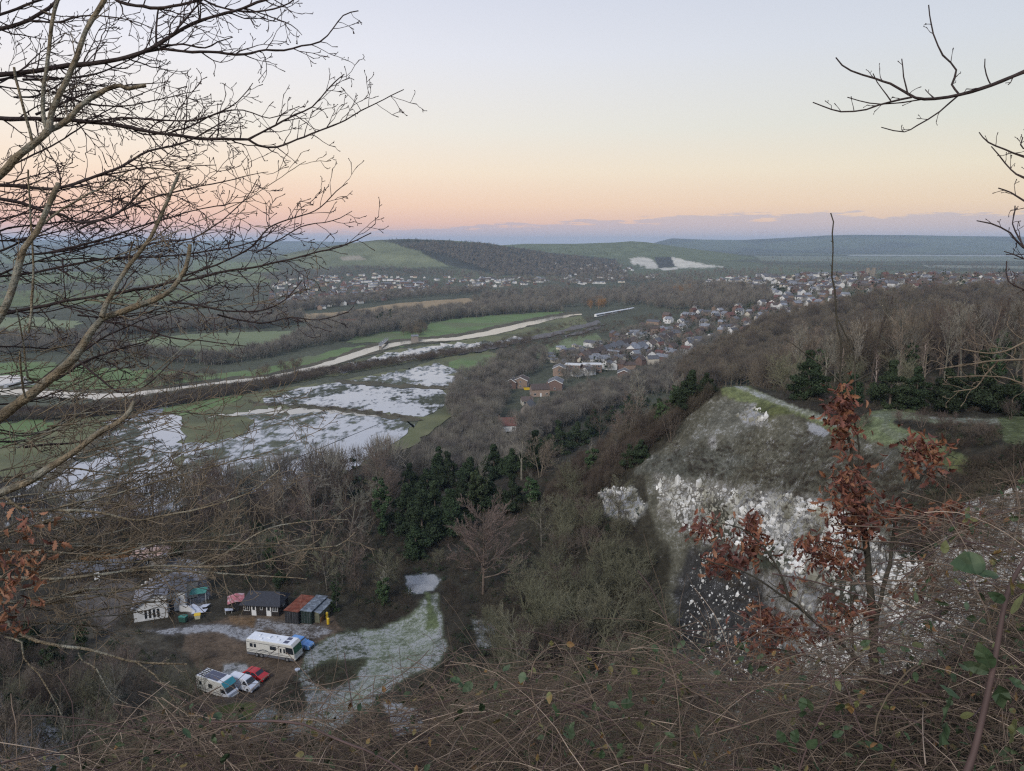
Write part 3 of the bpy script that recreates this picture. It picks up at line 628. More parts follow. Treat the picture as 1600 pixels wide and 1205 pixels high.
# ---- low detail masses (far woods, hedges, undergrowth): one mesh of many small crowns
def twig_crown(n, seed, h=1., w=.42, r=.010, kind='round'):
    g = np.random.default_rng(seed); S = []
    S.append((0,0,0,.022,0,0,.45,.015)); S.append((0,0,.45,.015,.02,.01,.8,.006))
    for i in range(n):
        z0 = g.uniform(.15,.75); a = g.uniform(0,6.283); zz = g.uniform(.25,1.0); prof = math.sqrt(max(0,1-((zz-.58)/.45)**2))
        q = w*prof*g.uniform(.35,1.0); ex, ey = math.cos(a)*q, math.sin(a)*q
        k = g.uniform(.45,.85); sx, sy, sz = ex*k, ey*k, z0+(zz-z0)*k*.8
        S.append((sx,sy,sz,r,ex+g.normal()*.02,ey+g.normal()*.02,zz+.03,r*.25))
    return tubes(S, 3)
def leafy_crown(n, seed, w=.36):
    C, R = blob_centres('yew', 1, w, 9, seed); return leaf_cloud(C, R*1.1, n, .055, seed)
LOW = {'twig': [twig_crown(110, s) for s in (1,2,3)], 'twigbig': [twig_crown(260, s, r=.006) for s in (4,5,6)], 'leafy': [leafy_crown(170, s) for s in (1,2)], 'shrub': [twig_crown(70, s, w=.75, r=.013) for s in (8,9,10)]}
def mass(name, pts, hs, kind, m, label, cat, wide=1., smode='stuff'):
    """one mesh out of many crowns; pts (n,3), hs (n,)"""
    pts = np.asarray(pts, float); hs = np.asarray(hs, float); g = np.random.default_rng(len(pts)+5); VV = []; FF = []; off = 0
    vi = g.integers(0, len(LOW[kind]), len(pts))
    for v in range(len(LOW[kind])):
        sel = vi == v
        if not sel.any(): continue
        B, Fc = LOW[kind][v]; P = pts[sel]; hh = hs[sel]; a = g.uniform(0,6.283,len(P)); c, s = np.cos(a), np.sin(a)
        ws = hh*wide*g.uniform(.8,1.25,len(P))
        X = (B[None,:,0]*c[:,None]-B[None,:,1]*s[:,None])*ws[:,None]+P[:,0:1]; Y = (B[None,:,0]*s[:,None]+B[None,:,1]*c[:,None])*ws[:,None]+P[:,1:2]; Z = B[None,:,2]*hh[:,None]+P[:,2:3]-.1
        n = len(P); nv = len(B); VV.append(np.stack([X,Y,Z],-1).reshape(-1,3)); FF.append((Fc[None]+(np.arange(n)*nv)[:,None,None]).reshape(-1,4)+off); off += n*nv
    o = link(name, np_mesh(name, np.concatenate(VV), np.concatenate(FF), [m])); return tag(o, label, cat, None, 'stuff')
def wmat(name, c, c2, s=.09):
    m = bpy.data.materials.new(name); m.use_nodes = True; nt = m.node_tree; N = nt.nodes; L = nt.links; b = N['Principled BSDF']; b.inputs['Roughness'].default_value = .95; b.inputs['Specular IOR Level'].default_value = .1
    geo = N.new('ShaderNodeNewGeometry'); mp = N.new('ShaderNodeMapping'); mp.inputs['Scale'].default_value = (1,1,.12); L.new(geo.outputs['Position'], mp.inputs[0])
    n = N.new('ShaderNodeTexNoise'); n.inputs['Scale'].default_value = s; n.inputs['Detail'].default_value = 4; L.new(mp.outputs[0], n.inputs[0])
    r = N.new('ShaderNodeValToRGB'); e = r.color_ramp.elements; e[0].position = .38; e[0].color = (*c,1); e[1].position = .62; e[1].color = (*c2,1); L.new(n.outputs[0], r.inputs[0]); L.new(r.outputs[0], b.inputs['Base Color']); return m
MW = dict(brown=wmat('far_wood_brown', (.145,.13,.115), (.205,.19,.155)), scrub=wmat('scrub_brown', (.085,.065,.053), (.125,.105,.078)), olive=wmat('wood_olive', (.105,.085,.066), (.165,.14,.10)),
          dark=wmat('evergreen_mass', (.03,.042,.024), (.05,.065,.034)), under=wmat('undergrowth', (.06,.045,.036), (.11,.092,.064), .25), orange=wmat('larch_orange', (.22,.13,.06), (.26,.16,.08)))
def hits(px, py, tmin=60, tmax=9000):
    """where the view rays through the given pixels meet the ground"""
    n = len(px); u = (px-CXp)/F; v = (py-CYp)/F; D = np.stack([u, cp-v*sp, -sp-v*cp], 1)
    ts = np.geomspace(tmin, tmax, 520); X = D[:,0:1]*ts; Y = D[:,1:2]*ts; Z = H+D[:,2:3]*ts; hh = height(X, Y); ok = Z <= hh
    k = ok.argmax(1); good = ok.any(1) & (k > 0); k = np.maximum(k, 1); i = np.arange(n)
    a = Z[i,k-1]-hh[i,k-1]; b = hh[i,k]-Z[i,k]; t = ts[k-1]+(ts[k]-ts[k-1])*a/(a+b+1e-9)
    return np.stack([D[:,0]*t, D[:,1]*t, H+D[:,2]*t], 1)[good], good
def in_poly_px(poly, n, g):
    P = np.array(poly, float); out = []
    while len(out) < n:
        q = g.uniform([P[:,0].min(), P[:,1].min()], [P[:,0].max(), P[:,1].max()], (n*3, 2)); k = pip(poly, q[:,0], q[:,1]); out += list(map(tuple, q[k]))
    return np.array(out[:n])
def px_scatter(poly, n, seed=0, tmin=60):
    g = np.random.default_rng(seed+1000); q = in_poly_px(poly, n, g); p, _ = hits(q[:,0], q[:,1], tmin); return p
def w_scatter(poly, spacing, seed=0, avoid=()):
    """jittered grid inside a ground-plan polygon"""
    g = np.random.default_rng(seed+77); P = np.array(poly, float); xs = np.arange(P[:,0].min(), P[:,0].max(), spacing); ys = np.arange(P[:,1].min(), P[:,1].max(), spacing)
    X, Y = np.meshgrid(xs, ys); X = X.ravel()+g.uniform(-.48,.48,X.size)*spacing; Y = Y.ravel()+g.uniform(-.48,.48,Y.size)*spacing
    k = pip(poly, X, Y); X = X[k]; Y = Y[k]
    for (ax, ay, ar) in avoid:
        k = np.hypot(X-ax, Y-ay) > ar; X = X[k]; Y = Y[k]
    return np.stack([X, Y, height(X, Y)], 1)
# ---------------------------------------------------------------- woods placed tree by tree
OPEN = [  # ground plan clearings (x, y, r): yard, bungalow, lane, frosty slope, near houses
 (-40,117,15),(-58,122,10),(-66,130,8),(-85,152,7),(-22,108,7),(-14,118,5),(-40,100,8),(-20,135,5)]
PXOPEN = [ # traced openings nothing may stand in
 [(225,985),(200,900),(330,900),(345,950),(400,958),(530,966),(545,985),(480,1010),(470,1045),(440,1080),(400,1115),(330,1115),(300,1095),(290,1060),(280,1000)],
 [(480,1010),(545,985),(600,980),(650,955),(636,898),(692,898),(700,1000),(695,1035),(650,1055),(600,1090),(540,1135),(440,1155),(400,1140),(450,1085)],
 [(1118,614),(1140,592),(1200,612),(1300,648),(1345,668),(1400,685),(1500,705),(1530,722),(1500,750),(1440,860),(1400,1100),(1200,1100),(1090,1000),(1070,900),(1000,800),(960,765),(1010,715),(1060,660)],
 [(1352,650),(1385,638),(1430,643),(1490,657),(1450,666),(1395,658),(1412,678),(1445,690),(1400,700),(1362,674)],
 [(775,640),(815,640),(815,690),(770,690)],
 [(820,735),(835,695),(880,668),(1010,612),(1030,640),(930,712),(870,752)], [(622,735),(690,700),(760,705),(800,740),(775,815),(690,850),(625,835)],
 [(1430,646),(1600,648),(1640,652),(1640,668),(1560,668),(1430,664)], [(1555,655),(1610,650),(1640,705),(1590,702),(1562,685)],
 [(1325,668),(1350,645),(1432,638),(1462,685),(1482,702),(1440,704),(1380,694)]]
PXHERO = [[(690,800),(825,800),(825,930),(690,930)], [(560,845),(652,845),(652,932),(560,932)]]   # room round the two broad single trees
def clear_mask(p):
    px, py, d = project(p[:,0], p[:,1], p[:,2]); k = np.ones(len(p), bool)
    for q in PXOPEN: k &= ~pip(q, px, py)
    return k
ZONES = [
 # name, plan polygon, spacing, [(proto, weight)], height range scale, label, group
 ('valley_edge', [(-270,110),(-205,185),(-150,200),(-120,220),(-87,246),(-60,262),(-35,285),(0,290),(30,280),(35,230),(16,175),(-6,152),(-45,158),(-80,166),(-104,150),(-100,115),(-105,80)], 9.6,
  [('ash_a',3),('ash_b',3),('round_a',3),('round_b',2),('tall_b',1),('multi_b',3),('ivy_a',.5),('yew_b',.35)], (1.05,1.7), 'bare tree in the wood between the yard and the flooded fields', 'bare trees of the wood below the hill'),
 ('spur', [(5,160),(22,142),(36,152),(52,166),(62,180),(95,195),(105,245),(60,290),(30,285),(14,230)], 7.2,
  [('ash_b',2),('multi_b',4),('multi_a',3),('tall_a',1),('yew_a',1.3),('yew_b',1.3),('ivy_b',1.2)], (.7,1.05), 'bare tree on the wooded spur left of the grassy rim', 'trees on the wooded spur'),
 ('plateau', [(40,195),(44,170),(54,160),(66,152),(80,142),(100,134),(130,122),(175,118),(250,180),(250,300),(150,320),(110,250),(95,195)], 8.2,
  [('tall_a',4),('tall_b',4),('ash_a',2),('round_a',1.5),('ivy_a',1.2),('multi_a',1)], (1.0,1.4), 'tall slender bare tree in the wood beyond the grassy rim', 'trees of the plateau wood'),
 ('left_slope', [(-110,125),(-85,124),(-73,112),(-62,100),(-52,91),(-38,86),(-24,82),(-14,80),(-12,62),(-30,54),(-48,58),(-64,66),(-84,80),(-115,110)], 5.6,
  [('ash_a',2),('multi_b',3),('multi_a',2),('ash_b',2),('ivy_b',.9),('yew_b',.7)], (.5,.85), 'bare scrubby tree on the slope between the brambles and the yard', 'scrubby trees on the left slope'),
 ('yard_back', [(-58,141),(-46,137),(-32,134),(-27,131),(-22,136),(-10,147),(-6,153),(-45,159),(-80,166),(-76,156)], 5.2,
  [('ash_b',3),('round_b',2),('multi_b',3),('multi_a',1),('ivy_a',1),('yew_b',.6)], (.6,.95), 'bare tree crowded close behind the yard sheds', 'bare trees close behind the yard'),
 ('quarry_floor', [(-7,74),(0,98),(-4,112),(-8,122),(-6,152),(8,158),(20,150),(24,122),(24,104),(24,84),(16,68),(0,62)], 5.8,
  [('multi_a',5),('multi_b',2),('round_b',1.5)], (.8,1.15), 'dense olive brown thicket tree on the old quarry floor', 'thicket trees on the quarry floor'),
]
_cand = []
for zi, (zn, poly, spc, mix_, (h0,h1), lab, grp) in enumerate(ZONES):
    p = w_scatter(poly, spc, zi, OPEN); p = p[clear_mask(p)]; _x, _y, _z = project(p[:,0], p[:,1], p[:,2]); p = p[~(pip(PXHERO[0],_x,_y) | pip(PXHERO[1],_x,_y))]
    for q in p: _cand.append((math.hypot(q[0], q[1]), zi, q))
_cand.sort(key=lambda c: c[0])
random.seed(99)
def vis(q, h):
    px, py, d = project(q[0], q[1], q[2]+h); px0, py0, d0 = project(q[0], q[1], q[2]); return -40 < px < 1640 and py < 1230 and d > 5
_cand = [c for c in _cand if vis(c[2], 9)]
SHORT = dict(yard_back='close behind the yard sheds', valley_edge='in the wood below the hill', spur='on the wooded spur', plateau='in the plateau wood', left_slope='on the left slope', quarry_floor='on the quarry floor')
IVYLAB = {'yew_a':'dark rounded yew', 'yew_b':'small dark rounded yew', 'ivy_a':'tall ivy covered tree', 'ivy_b':'ivy covered tree', 'conifer_a':'dark conifer'}
_rest = []; _cnt = 0
for d, zi, q in _cand:
    zn, poly, spc, mix_, (h0,h1), lab, grp = ZONES[zi]
    key = random.choices([k for k,_ in mix_], [w for _,w in mix_])[0]; s = random.uniform(h0,h1)
    # keep the yard and the chalk face in view: shorten whatever would stand up in front of them
    for _ in range(5):
        px, py, _d = project(q[0], q[1], q[2]+11*s)
        if any(pip(P, np.array([px]), np.array([py]))[0] for P in PXOPEN+PXHERO): s *= .8
    if _cnt < 300:
        _cnt += 1; ev = key in IVYLAB; tn = {'birch':'birch_tree','ivy':'ivy_clad_tree','yew':'yew_tree'}.get(key.split('_')[0], 'bare_tree')
        L_ = IVYLAB[key]+' among bare trees '+SHORT[zn] if ev else lab
        inst(tn, key, q-np.array([0,0,.15]), random.uniform(0,6.28), s*(.9 if ev else 1), L_, 'tree', ('evergreen and ivy clad '+grp.replace('bare ','') if ev else grp)+(' '+key if ev else ''), random.uniform(.9,1.1))
    else: _rest.append((q, s*11, key in IVYLAB))
if _rest:
    a = [r for r in _rest if not r[2]]; mass('distant_woodland', [r[0] for r in a], [r[1]*1.05 for r in a], 'twigbig', MW['brown'], 'bare brown woodland closing the hillside behind the nearer trees', 'woodland')
    b = [r for r in _rest if r[2]]
    if b: mass('evergreen_woodland', [r[0] for r in b], [r[1]*.9 for r in b], 'leafy', MW['dark'], 'dark evergreens mixed through the hillside wood', 'woodland')
# hidden depth of the plateau wood and spur
p = w_scatter([(150,120),(330,150),(420,420),(150,400),(100,300),(95,240),(150,320),(250,300),(250,180)], 9, 50); p = p[vis(p.mean(0),5) if False else slice(None)]
g = np.random.default_rng(3); mass('plateau_woodland', p, g.uniform(18,23,len(p)), 'twigbig', MW['olive'], 'deep bare wood filling the plateau at right behind the front trees', 'woodland', 1.)
p = w_scatter([(62,185),(95,195),(110,260),(150,340),(260,430),(420,430),(250,250),(130,200),(90,170)], 8, 51); g = np.random.default_rng(4); mass('plateau_woodland', p, g.uniform(12,17,len(p)), 'twigbig', MW['olive'], 'bare wood falling away behind the front of the plateau trees', 'woodland', .9)
# particular trees
def one(name, key, px, py, sc, label, cat='tree', t=None, rz=0, zs=1.):
    q = ground_hit(px, py) if t is None else at(px, py, t)
    if t is not None: q[2] = hz(q[0], q[1])
    return inst(name, key, q-np.array([0,0,.15]), rz, sc, label, cat, None, zs)
one('bare_tree','hero_a', 755, 928, 1.5, 'round headed bare tree with fine radiating twigs in the centre of the wood', zs=1.08, rz=1)
one('bare_tree','hero_b', 606, 932, .95, 'wide fan shaped bare tree just left of the frosted patch')
one('ivy_clad_tree','ivy_b', 600, 945, .75, 'ivy covered trunk at the left edge of the frosted clearing')
one('ivy_clad_tree','ivy_a', 525, 955, .62, 'ivy wrapped tree beside the rusty roofed shed')
one('yew_tree','yew_a', 660, 850, 1.5, 'broad dark evergreen mass in the middle of the wood')
one('yew_tree','yew_a', 635, 830, 1.4, 'dark yew left of the broad evergreen mass')
one('yew_tree','yew_a', 705, 840, 1.4, 'dark yew right of the broad evergreen mass', rz=2)
one('ivy_clad_tree','ivy_b', 750, 800, 1.5, 'bright green ivy clad tree standing over the dark yews', rz=1)
one('conifer_tree','conifer_a', 686, 765, 1.2, 'pointed dark conifer rising at the far edge of the wood')
for i, (x, y, s, lb) in enumerate([(668,775,1.3,'dark yew rising behind the left of the evergreen mass'),(700,760,1.25,'dark yew crown behind the middle of the evergreen mass'),(735,760,1.4,'tall dark yew at the right shoulder of the evergreen mass'),(772,752,1.3,'dark yew between the evergreen mass and the ivy clad tree'),(800,745,1.25,'dark yew at the foot of the spur'),(835,735,1.3,'dark yew just below the diagonal line of yews'),(650,870,1.1,'low dark yew in front of the evergreen mass'),(800,800,1.1,'dark green yew right of the round headed bare tree'),(655,800,1.3,'yew at the left edge of the evergreen mass'),(680,820,1.35,'yew low in the middle of the evergreen mass'),(720,800,1.3,'yew right of the middle of the evergreen mass'),(640,770,1.1,'yew behind the left edge of the evergreen mass'),(760,790,1.2,'yew at the right edge of the evergreen mass')]):
    one('yew_tree', 'yew_a' if i % 2 else 'yew_b', x, y, s, lb, rz=i*1.1)
one('yew_tree','yew_b', 402, 835, .6, 'small black green evergreen above the yard buildings')
one('ivy_clad_tree','ivy_b', 830, 790, .95, 'ivy clad tree with pale upright twigs on the spur foot', rz=4)
for i, (x, y, s) in enumerate([(845,722,1.5),(872,712,1.65),(902,696,1.55),(928,680,1.4),(955,662,1.35),(982,648,1.2),(1005,636,1.1)]):
    one('yew_tree','yew_a' if i % 2 else 'yew_b', x, y, s, ['lowest','second lowest','third','fourth','fifth','sixth','highest'][i]+' in the diagonal line of dark yews climbing the spur', rz=i)
one('ivy_clad_tree','yew_b', 1078, 640, 1.15, 'green leafy evergreen bush at the left end of the grassy rim', rz=2)
one('ivy_clad_tree','yew_b', 1102, 622, .8, 'small green evergreen bush beside the red brown shrub at the rim end', rz=4)
for i, (x, y, s) in enumerate([(1158,592,.8),(1165,592,.75),(1203,596,.55),(1312,610,.85),(1368,612,.85),(1402,612,.8),(1436,618,1.),(1528,600,.85),(1250,606,.7)]):
    one('birch_tree','birch_a' if i % 2 else 'birch_b', x, y, s, ['first','second','third','fifth','sixth','seventh','tallest','rightmost','fourth'][i]+' slender pale trunked birch along the front of the plateau wood, counted from the left', rz=i*1.7)
for i, (x, y, s) in enumerate([(1185,590,.8),(1215,592,.9),(1245,598,.95),(1270,602,.8)]):
    one('ivy_clad_tree','ivy_a' if i % 2 else 'ivy_b', x, y, s*1.5, ['first','second','third','fourth'][i]+' of four dark ivy clad trunks at the left end of the plateau wood', rz=i)
for i, (x, y, s) in enumerate([(1480,640,1.05),(1530,642,1.15),(1580,648,1.0),(1430,636,.8)]):
    one('holly_tree','yew_a' if i % 2 else 'yew_b', x, y, s, ['second','third','rightmost','leftmost'][i]+' of the dark rounded hollies at the foot of the plateau wood', rz=i)
for i, (x, y, s, lb) in enumerate([(1150,596,.6,'dark holly behind the tip of the rim turf'),(1200,606,.6,'dark holly left of the ivy clad trunks'),(1262,622,1.,'dark holly right of the ivy clad trunks'),(1330,632,.8,'dark holly behind the sapling top'),(1390,634,.9,'dark holly between the birches')]):
    one('holly_tree', 'yew_b' if i % 2 else 'yew_a', x, y, s, lb, rz=i)
one('bare_tree','multi_b', 1580, 655, .45, 'small spreading bare tree by the path at far right', rz=2)
one('bare_tree','round_b', 1115, 600, .5, 'bare pale twigged tree at the spur top behind the rim', rz=2)
one('bare_tree','multi_a', 290, 1120, .95, 'many stemmed bare tree with a pale leaning trunk in front of the yard', rz=1, zs=1.1)
# big olive thicket in the centre
for i, (x, y, s) in enumerate([(850,1010,1.4),(930,1030,1.6),(1005,1010,1.4),(895,960,1.4),(985,945,1.25),(820,950,1.2)]):
    one('thicket_tree','multi_a', x, y, s, ['leftmost','largest','rightmost','middle','rear right','rear left'][i]+' of the domed olive brown thickets at bottom centre', rz=i*1.3, zs=.95)
for i, (k, x, y, s, lb) in enumerate([('ivy_b',1060,650,.9,'ivy clad tree just left of the green bush on the spur'),('ivy_b',1035,670,.8,'ivy clad tree on the spur above the yew line'),('multi_b',1050,690,.9,'many stemmed pale bare tree at the left edge of the chalk slope'),('multi_b',1010,690,1.0,'many stemmed bare tree below the yew line'),('yew_b',1000,720,.7,'dark bush at the left corner of the chalk slope'),('multi_b',960,740,1.0,'bare many stemmed tree above the small chalk outcrop'),('ivy_b',925,745,.9,'ivy clad tree at the foot of the spur scrub'),('multi_a',890,780,1.1,'bare many stemmed tree between the thicket and the spur'),('tall_b',1085,610,.7,'thin pale tree standing on the spur crest'),('tall_a',1040,625,.7,'thin pale tree on the spur crest left of the green bush'),('multi_a',1020,650,.9,'low bare tree among the upper yews')]):
    one('yew_tree' if k[:3] == 'yew' else 'ivy_clad_tree' if k[:3] == 'ivy' else 'bare_tree', k, x, y, s, lb, rz=i*.9)
for i, (k, x, y, s, lb) in enumerate([('ivy_b',85,1065,.85,'ivy clad tree on the slope at far left below the leaves'),('ivy_b',130,1010,.6,'small ivy clad tree left of the bungalow'),('multi_b',190,1070,.85,'bare many stemmed tree left of the yard turning circle'),('multi_b',235,1105,.8,'bare many stemmed tree below the yard turning circle'),('yew_b',45,1010,.7,'dark evergreen at the left edge above the ivy clad tree'),('multi_a',150,1120,.9,'bare bush near the frosted bank at bottom left'),('multi_b',60,1120,.8,'bare bush at the left edge above the frosted bank')]):
    one('yew_tree' if k[:3] == 'yew' else 'ivy_clad_tree' if k[:3] == 'ivy' else 'bare_tree', k, x, y, s, lb, rz=i*.9)
q = ground_hit(318,1030); inst('shrub', 'multi_b', q, .4, .38, 'low rounded bush in the yard beside the turning circle', 'shrub', None, .6)
# shrubs along the plateau and its paths
SH = [(1345,668,3,'brown bare shrub against the rim path in the middle'),(1300,640,2.5,'bare shrub just beyond the narrow part of the turf'),(1440,668,3.2,'wide dark shrub island inside the path loop'),(1410,662,2.6,'left half of the shrub island inside the path loop'),(1480,672,3.2,'right end of the shrub island inside the path loop'),(1520,690,3.5,'brown shrub beside the snowy path fork'),(1100,606,2.2,'red brown shrub at the tip of the grassy rim'),(1125,606,1.8,'small red brown shrub at the tip of the grassy rim')]
for x, y, h_, lb in SH:
    q = ground_hit(x, y); inst('shrub', 'multi_b', q-np.array([0,0,.2]), x, h_/8*1.1, lb, 'shrub', None, .8)
# scrub hill right edge, undergrowth everywhere in the woods
def undergrowth():
    P = []; h = []
    for poly, sp_, h0, h1 in [(ZONES[0][1],2.4,1,2.6),(ZONES[1][1],2.2,1,2.6),([(22,132),(34,140),(42,150),(36,165),(10,165),(8,140)],1.9,.8,2.2),(dict((z[0],z[1]) for z in ZONES)['left_slope'],1.6,.8,2.2),([(-62,22),(-25,36),(-12,56),(-14,64),(-50,58),(-70,60)],2,.6,1.8),(dict((z[0],z[1]) for z in ZONES)['quarry_floor'],1.7,.8,2.0),([(52,165),(60,140),(72,124),(84,120),(100,112),(130,100),(180,90),(250,180),(150,170)],2.4,.8,2.4),([(50,80),(52,110),(48,140),(46,150),(60,150),(80,130),(110,112),(110,80),(70,70),(56,74)],1.5,.5,1.4),([(-60,140),(-30,132),(-24,118),(-10,122),(-6,150),(-40,160),(-75,165)],1.5,.7,2.2),([(-14,84),(-10,96),(-12,112),(-6,120),(0,110),(0,90),(-2,80)],1.3,.6,1.7),
                      ([(50,72),(54,60),(46,48),(34,34),(60,30),(90,60),(80,78),(64,84),(54,80)],1.25,.7,1.7),([(-14,60),(0,56),(18,60),(30,66),(24,80),(0,76),(-8,76)],1.4,.6,1.6),([(-8,84),(-4,100),(-12,104),(-14,92)],1.1,.5,1.4)]:
        q = w_scatter(poly, sp_, int(sp_*10)); q = q[clear_mask(q)]; g = np.random.default_rng(len(q)); P.append(q); h.append(g.uniform(h0,h1,len(q)))
    q = px_scatter([(1370,870),(1420,790),(1480,742),(1600,702),(1640,700),(1640,760),(1520,790),(1450,880)], 420, 90, 20); P.append(q); h.append(np.random.default_rng(6).uniform(.7,1.7,len(q)))
    q = px_scatter([(60,965),(190,975),(280,1005),(285,1090),(240,1130),(60,1120)], 200, 92, 20); P.append(q); h.append(np.random.default_rng(7).uniform(.6,1.8,len(q)))
    q = px_scatter([(1340,672),(1400,700),(1500,712),(1560,690),(1640,690),(1640,655),(1480,660),(1440,648),(1340,655)], 300, 91, 20); q = q[clear_mask(q)]; P.append(q); h.append(np.random.default_rng(7).uniform(.5,1.3,len(q)))
    P = np.concatenate(P); h = np.concatenate(h)
    px, py, d = project(P[:,0], P[:,1], P[:,2]); k = (px > -60) & (px < 1660) & (d > 6) & (py < 1300); P = P[k]; h = h[k]
    g = np.random.default_rng(8); lf = g.random(len(P)) < .3
    mass('undergrowth', P[~lf], h[~lf], 'shrub', MW['under'], 'brown bare undergrowth and bramble stems covering the wood floor', 'undergrowth')
    mass('bramble_patches', P[lf], h[lf]*.8, 'leafy', MW['dark'], 'low dark green bramble and ivy patches on the wood floor', 'undergrowth', 1.9)
    print('undergrowth', len(P), 'trees', _cnt, 'rest', len(_rest))
undergrowth()
# broken chalk blocks standing out of the quarry face
def rubble():
    import bmesh
    bm = bmesh.new(); bmesh.ops.create_icosphere(bm, subdivisions=1, radius=1); V0 = np.array([v.co[:] for v in bm.verts]); F0 = np.array([[v.index for v in f.verts] for f in bm.faces]); bm.free()
    g = np.random.default_rng(55); q = np.concatenate([px_scatter([(1025,745),(1100,757),(1160,764),(1230,772),(1300,790),(1330,830),(1300,880),(1240,900),(1180,860),(1080,830),(1030,800)], 1900, 61), px_scatter([(1300,790),(1400,850),(1560,760),(1620,760),(1620,900),(1500,980),(1450,1060),(1380,1080),(1250,1060),(1240,920)], 2600, 62, 20), px_scatter([(935,765),(990,760),(1010,790),(990,815),(945,800)], 260, 63), px_scatter([(1150,650),(1180,630),(1200,650),(1190,668)], 60, 64), px_scatter([(1090,860),(1150,870),(1230,1030),(1180,1100),(1060,1000)], 700, 65)])
    n = len(q); s = np.minimum(g.lognormal(-1.6,.5,n), .62)*np.clip(np.hypot(q[:,0],q[:,1])/110,.35,1); s[-700:] *= .55; V = V0[None]*(1+.22*g.normal(size=(n,12,1)))*s[:,None,None]*g.uniform(.5,1.3,(n,1,3)); V[:,:,2] *= 1.35; V += q[:,None,:]
    Fc = F0[None]+(np.arange(n)*12)[:,None,None]; tag(link('chalk_rubble', np_mesh('chalk_rubble', V.reshape(-1,3), Fc.reshape(-1,3), [mat('chalk', (.62,.61,.57), .95, .1, var=.45, vscale=.3, noise2=(.24,.23,.18))])), 'broken white chalk blocks of the old quarry face', 'chalk', None, 'stuff')
rubble()
# rough tufts on the frosty slope and quarry face
q = np.concatenate([px_scatter([(430,1070),(480,1050),(560,1040),(540,1080),(470,1120),(400,1120)], 260, 1), px_scatter([(1010,730),(1100,690),(1300,690),(1400,740),(1420,830),(1250,770),(1100,750)], 900, 2), px_scatter([(1050,760),(1250,770),(1350,850),(1400,1000),(1200,1000),(1080,860)], 900, 3, 20),
                    px_scatter([(1300,700),(1500,745),(1600,700),(1600,860),(1440,860),(1400,800)], 900, 4, 20)])
q2 = np.concatenate([px_scatter([(1040,750),(1330,780),(1400,860),(1400,1000),(1200,1000),(1080,860)], 70, 31, 20), px_scatter([(1040,700),(1200,660),(1320,690),(1400,740),(1300,760),(1100,740)], 40, 32)])
for _c in q2[:]: q = np.vstack([q, _c+np.random.default_rng(int(abs(_c[0]*99))).normal(size=(9,3))*np.array([.8,.8,0])])
g = np.random.default_rng(4); mass('slope_tufts', q, g.uniform(.25,.8,len(q)), 'shrub', MW['under'], 'dead tufts and small seedlings dotted over the chalk slope', 'tufts', 1.2)

# ---------------------------------------------------------------- far woods and hedges
def belt(name, poly, n, h0, h1, m, label, kind='twig', seed=0, wide=1., cat='woodland', dmin=0):
    p = px_scatter(poly, n, seed); p = p[np.hypot(p[:,0], p[:,1]) > dmin]; g = np.random.default_rng(seed); return mass(name, p, g.uniform(h0,h1,len(p)), kind, MW[m], label, cat, wide)
belt('riverside_wood', [(170,553),(250,566),(340,572),(430,558),(470,546),(560,530),(585,524),(560,512),(500,505),(480,522),(430,547),(340,566),(250,560),(175,548)], 620, 7,12, 'brown', 'belt of bare trees between the pale pasture and the river meadow', seed=1)
belt('manor_wood', [(480,522),(500,508),(560,496),(610,492),(660,488),(655,512),(640,520),(600,520),(560,528)], 480, 8,14, 'brown', 'bare wood around the brick house north of the river', seed=2)
belt('manor_wood_evergreens', [(585,508),(612,500),(612,512),(590,516)], 26, 10,15, 'dark', 'dark evergreens beside the brick house', 'leafy', seed=3)
belt('field_edge_wood', [(612,515),(640,498),(700,488),(760,482),(800,485),(870,482),(880,489),(860,488),(760,494),(700,500),(665,507)], 620, 8,14, 'brown', 'long belt of bare trees behind the green river meadow', seed=4)
belt('meadow_thicket', [(628,524),(640,512),(662,510),(668,520),(655,527)], 45, 6,10, 'olive', 'rounded brown thicket standing in the river meadow', seed=5, cat='thicket')
belt('central_wood', [(735,474),(760,462),(850,456),(950,458),(1000,450),(1080,444),(1140,450),(1200,460),(1210,474),(1160,482),(1130,490),(1060,487),(1000,478),(930,480),(850,482),(760,486)], 1500, 8,15, 'brown', 'wide bare wood across the middle of the valley', seed=6)
belt('autumn_trees', [(915,478),(945,474),(950,482),(920,484)], 22, 9,13, 'orange', 'few trees with orange leaves at the front of the valley wood', seed=7)
belt('autumn_trees', [(1050,456),(1078,454),(1080,462),(1052,463)], 26, 9,13, 'orange', 'rust tinted trees deep in the valley wood', seed=77)
belt('stubble_field_wood', [(420,492),(480,486),(540,478),(650,466),(740,460),(780,454),(700,455),(600,463),(500,474),(400,484)], 700, 8,13, 'brown', 'belt of bare trees between the stubble field and the housing estate', seed=8)
belt('left_field_wood', [(150,512),(330,505),(450,496),(490,503),(400,516),(300,519),(160,526)], 620, 9,14, 'brown', 'long bare wood behind the pale pasture at left', seed=9)
belt('left_field_wood', [(-60,530),(100,525),(190,532),(170,548),(60,552),(-60,560)], 380, 7,12, 'brown', 'bare trees between the left fields seen through the branches', seed=10)
belt('embankment_scrub', ribbon([(-60,656,7),(100,650,7),(200,640,7),(300,624,7),(400,606,6),(500,586,5),(600,570,4.5),(700,555,4),(760,546,3.5),(830,533,3)]), 2600, 2.5,5, 'scrub', 'dark scrub covering the railway embankment across the flood plain', 'shrub', seed=11, cat='scrub')
belt('river_bank_trees', [(225,606),(300,598),(340,590),(345,596),(300,606),(230,612)], 26, 7,11, 'olive', 'loose bare willows on the near river bank', seed=12)
belt('river_bank_trees', [(395,590),(440,578),(500,570),(500,574),(440,586),(400,594)], 16, 6,9, 'olive', 'few bare willows along the river bend', seed=13)
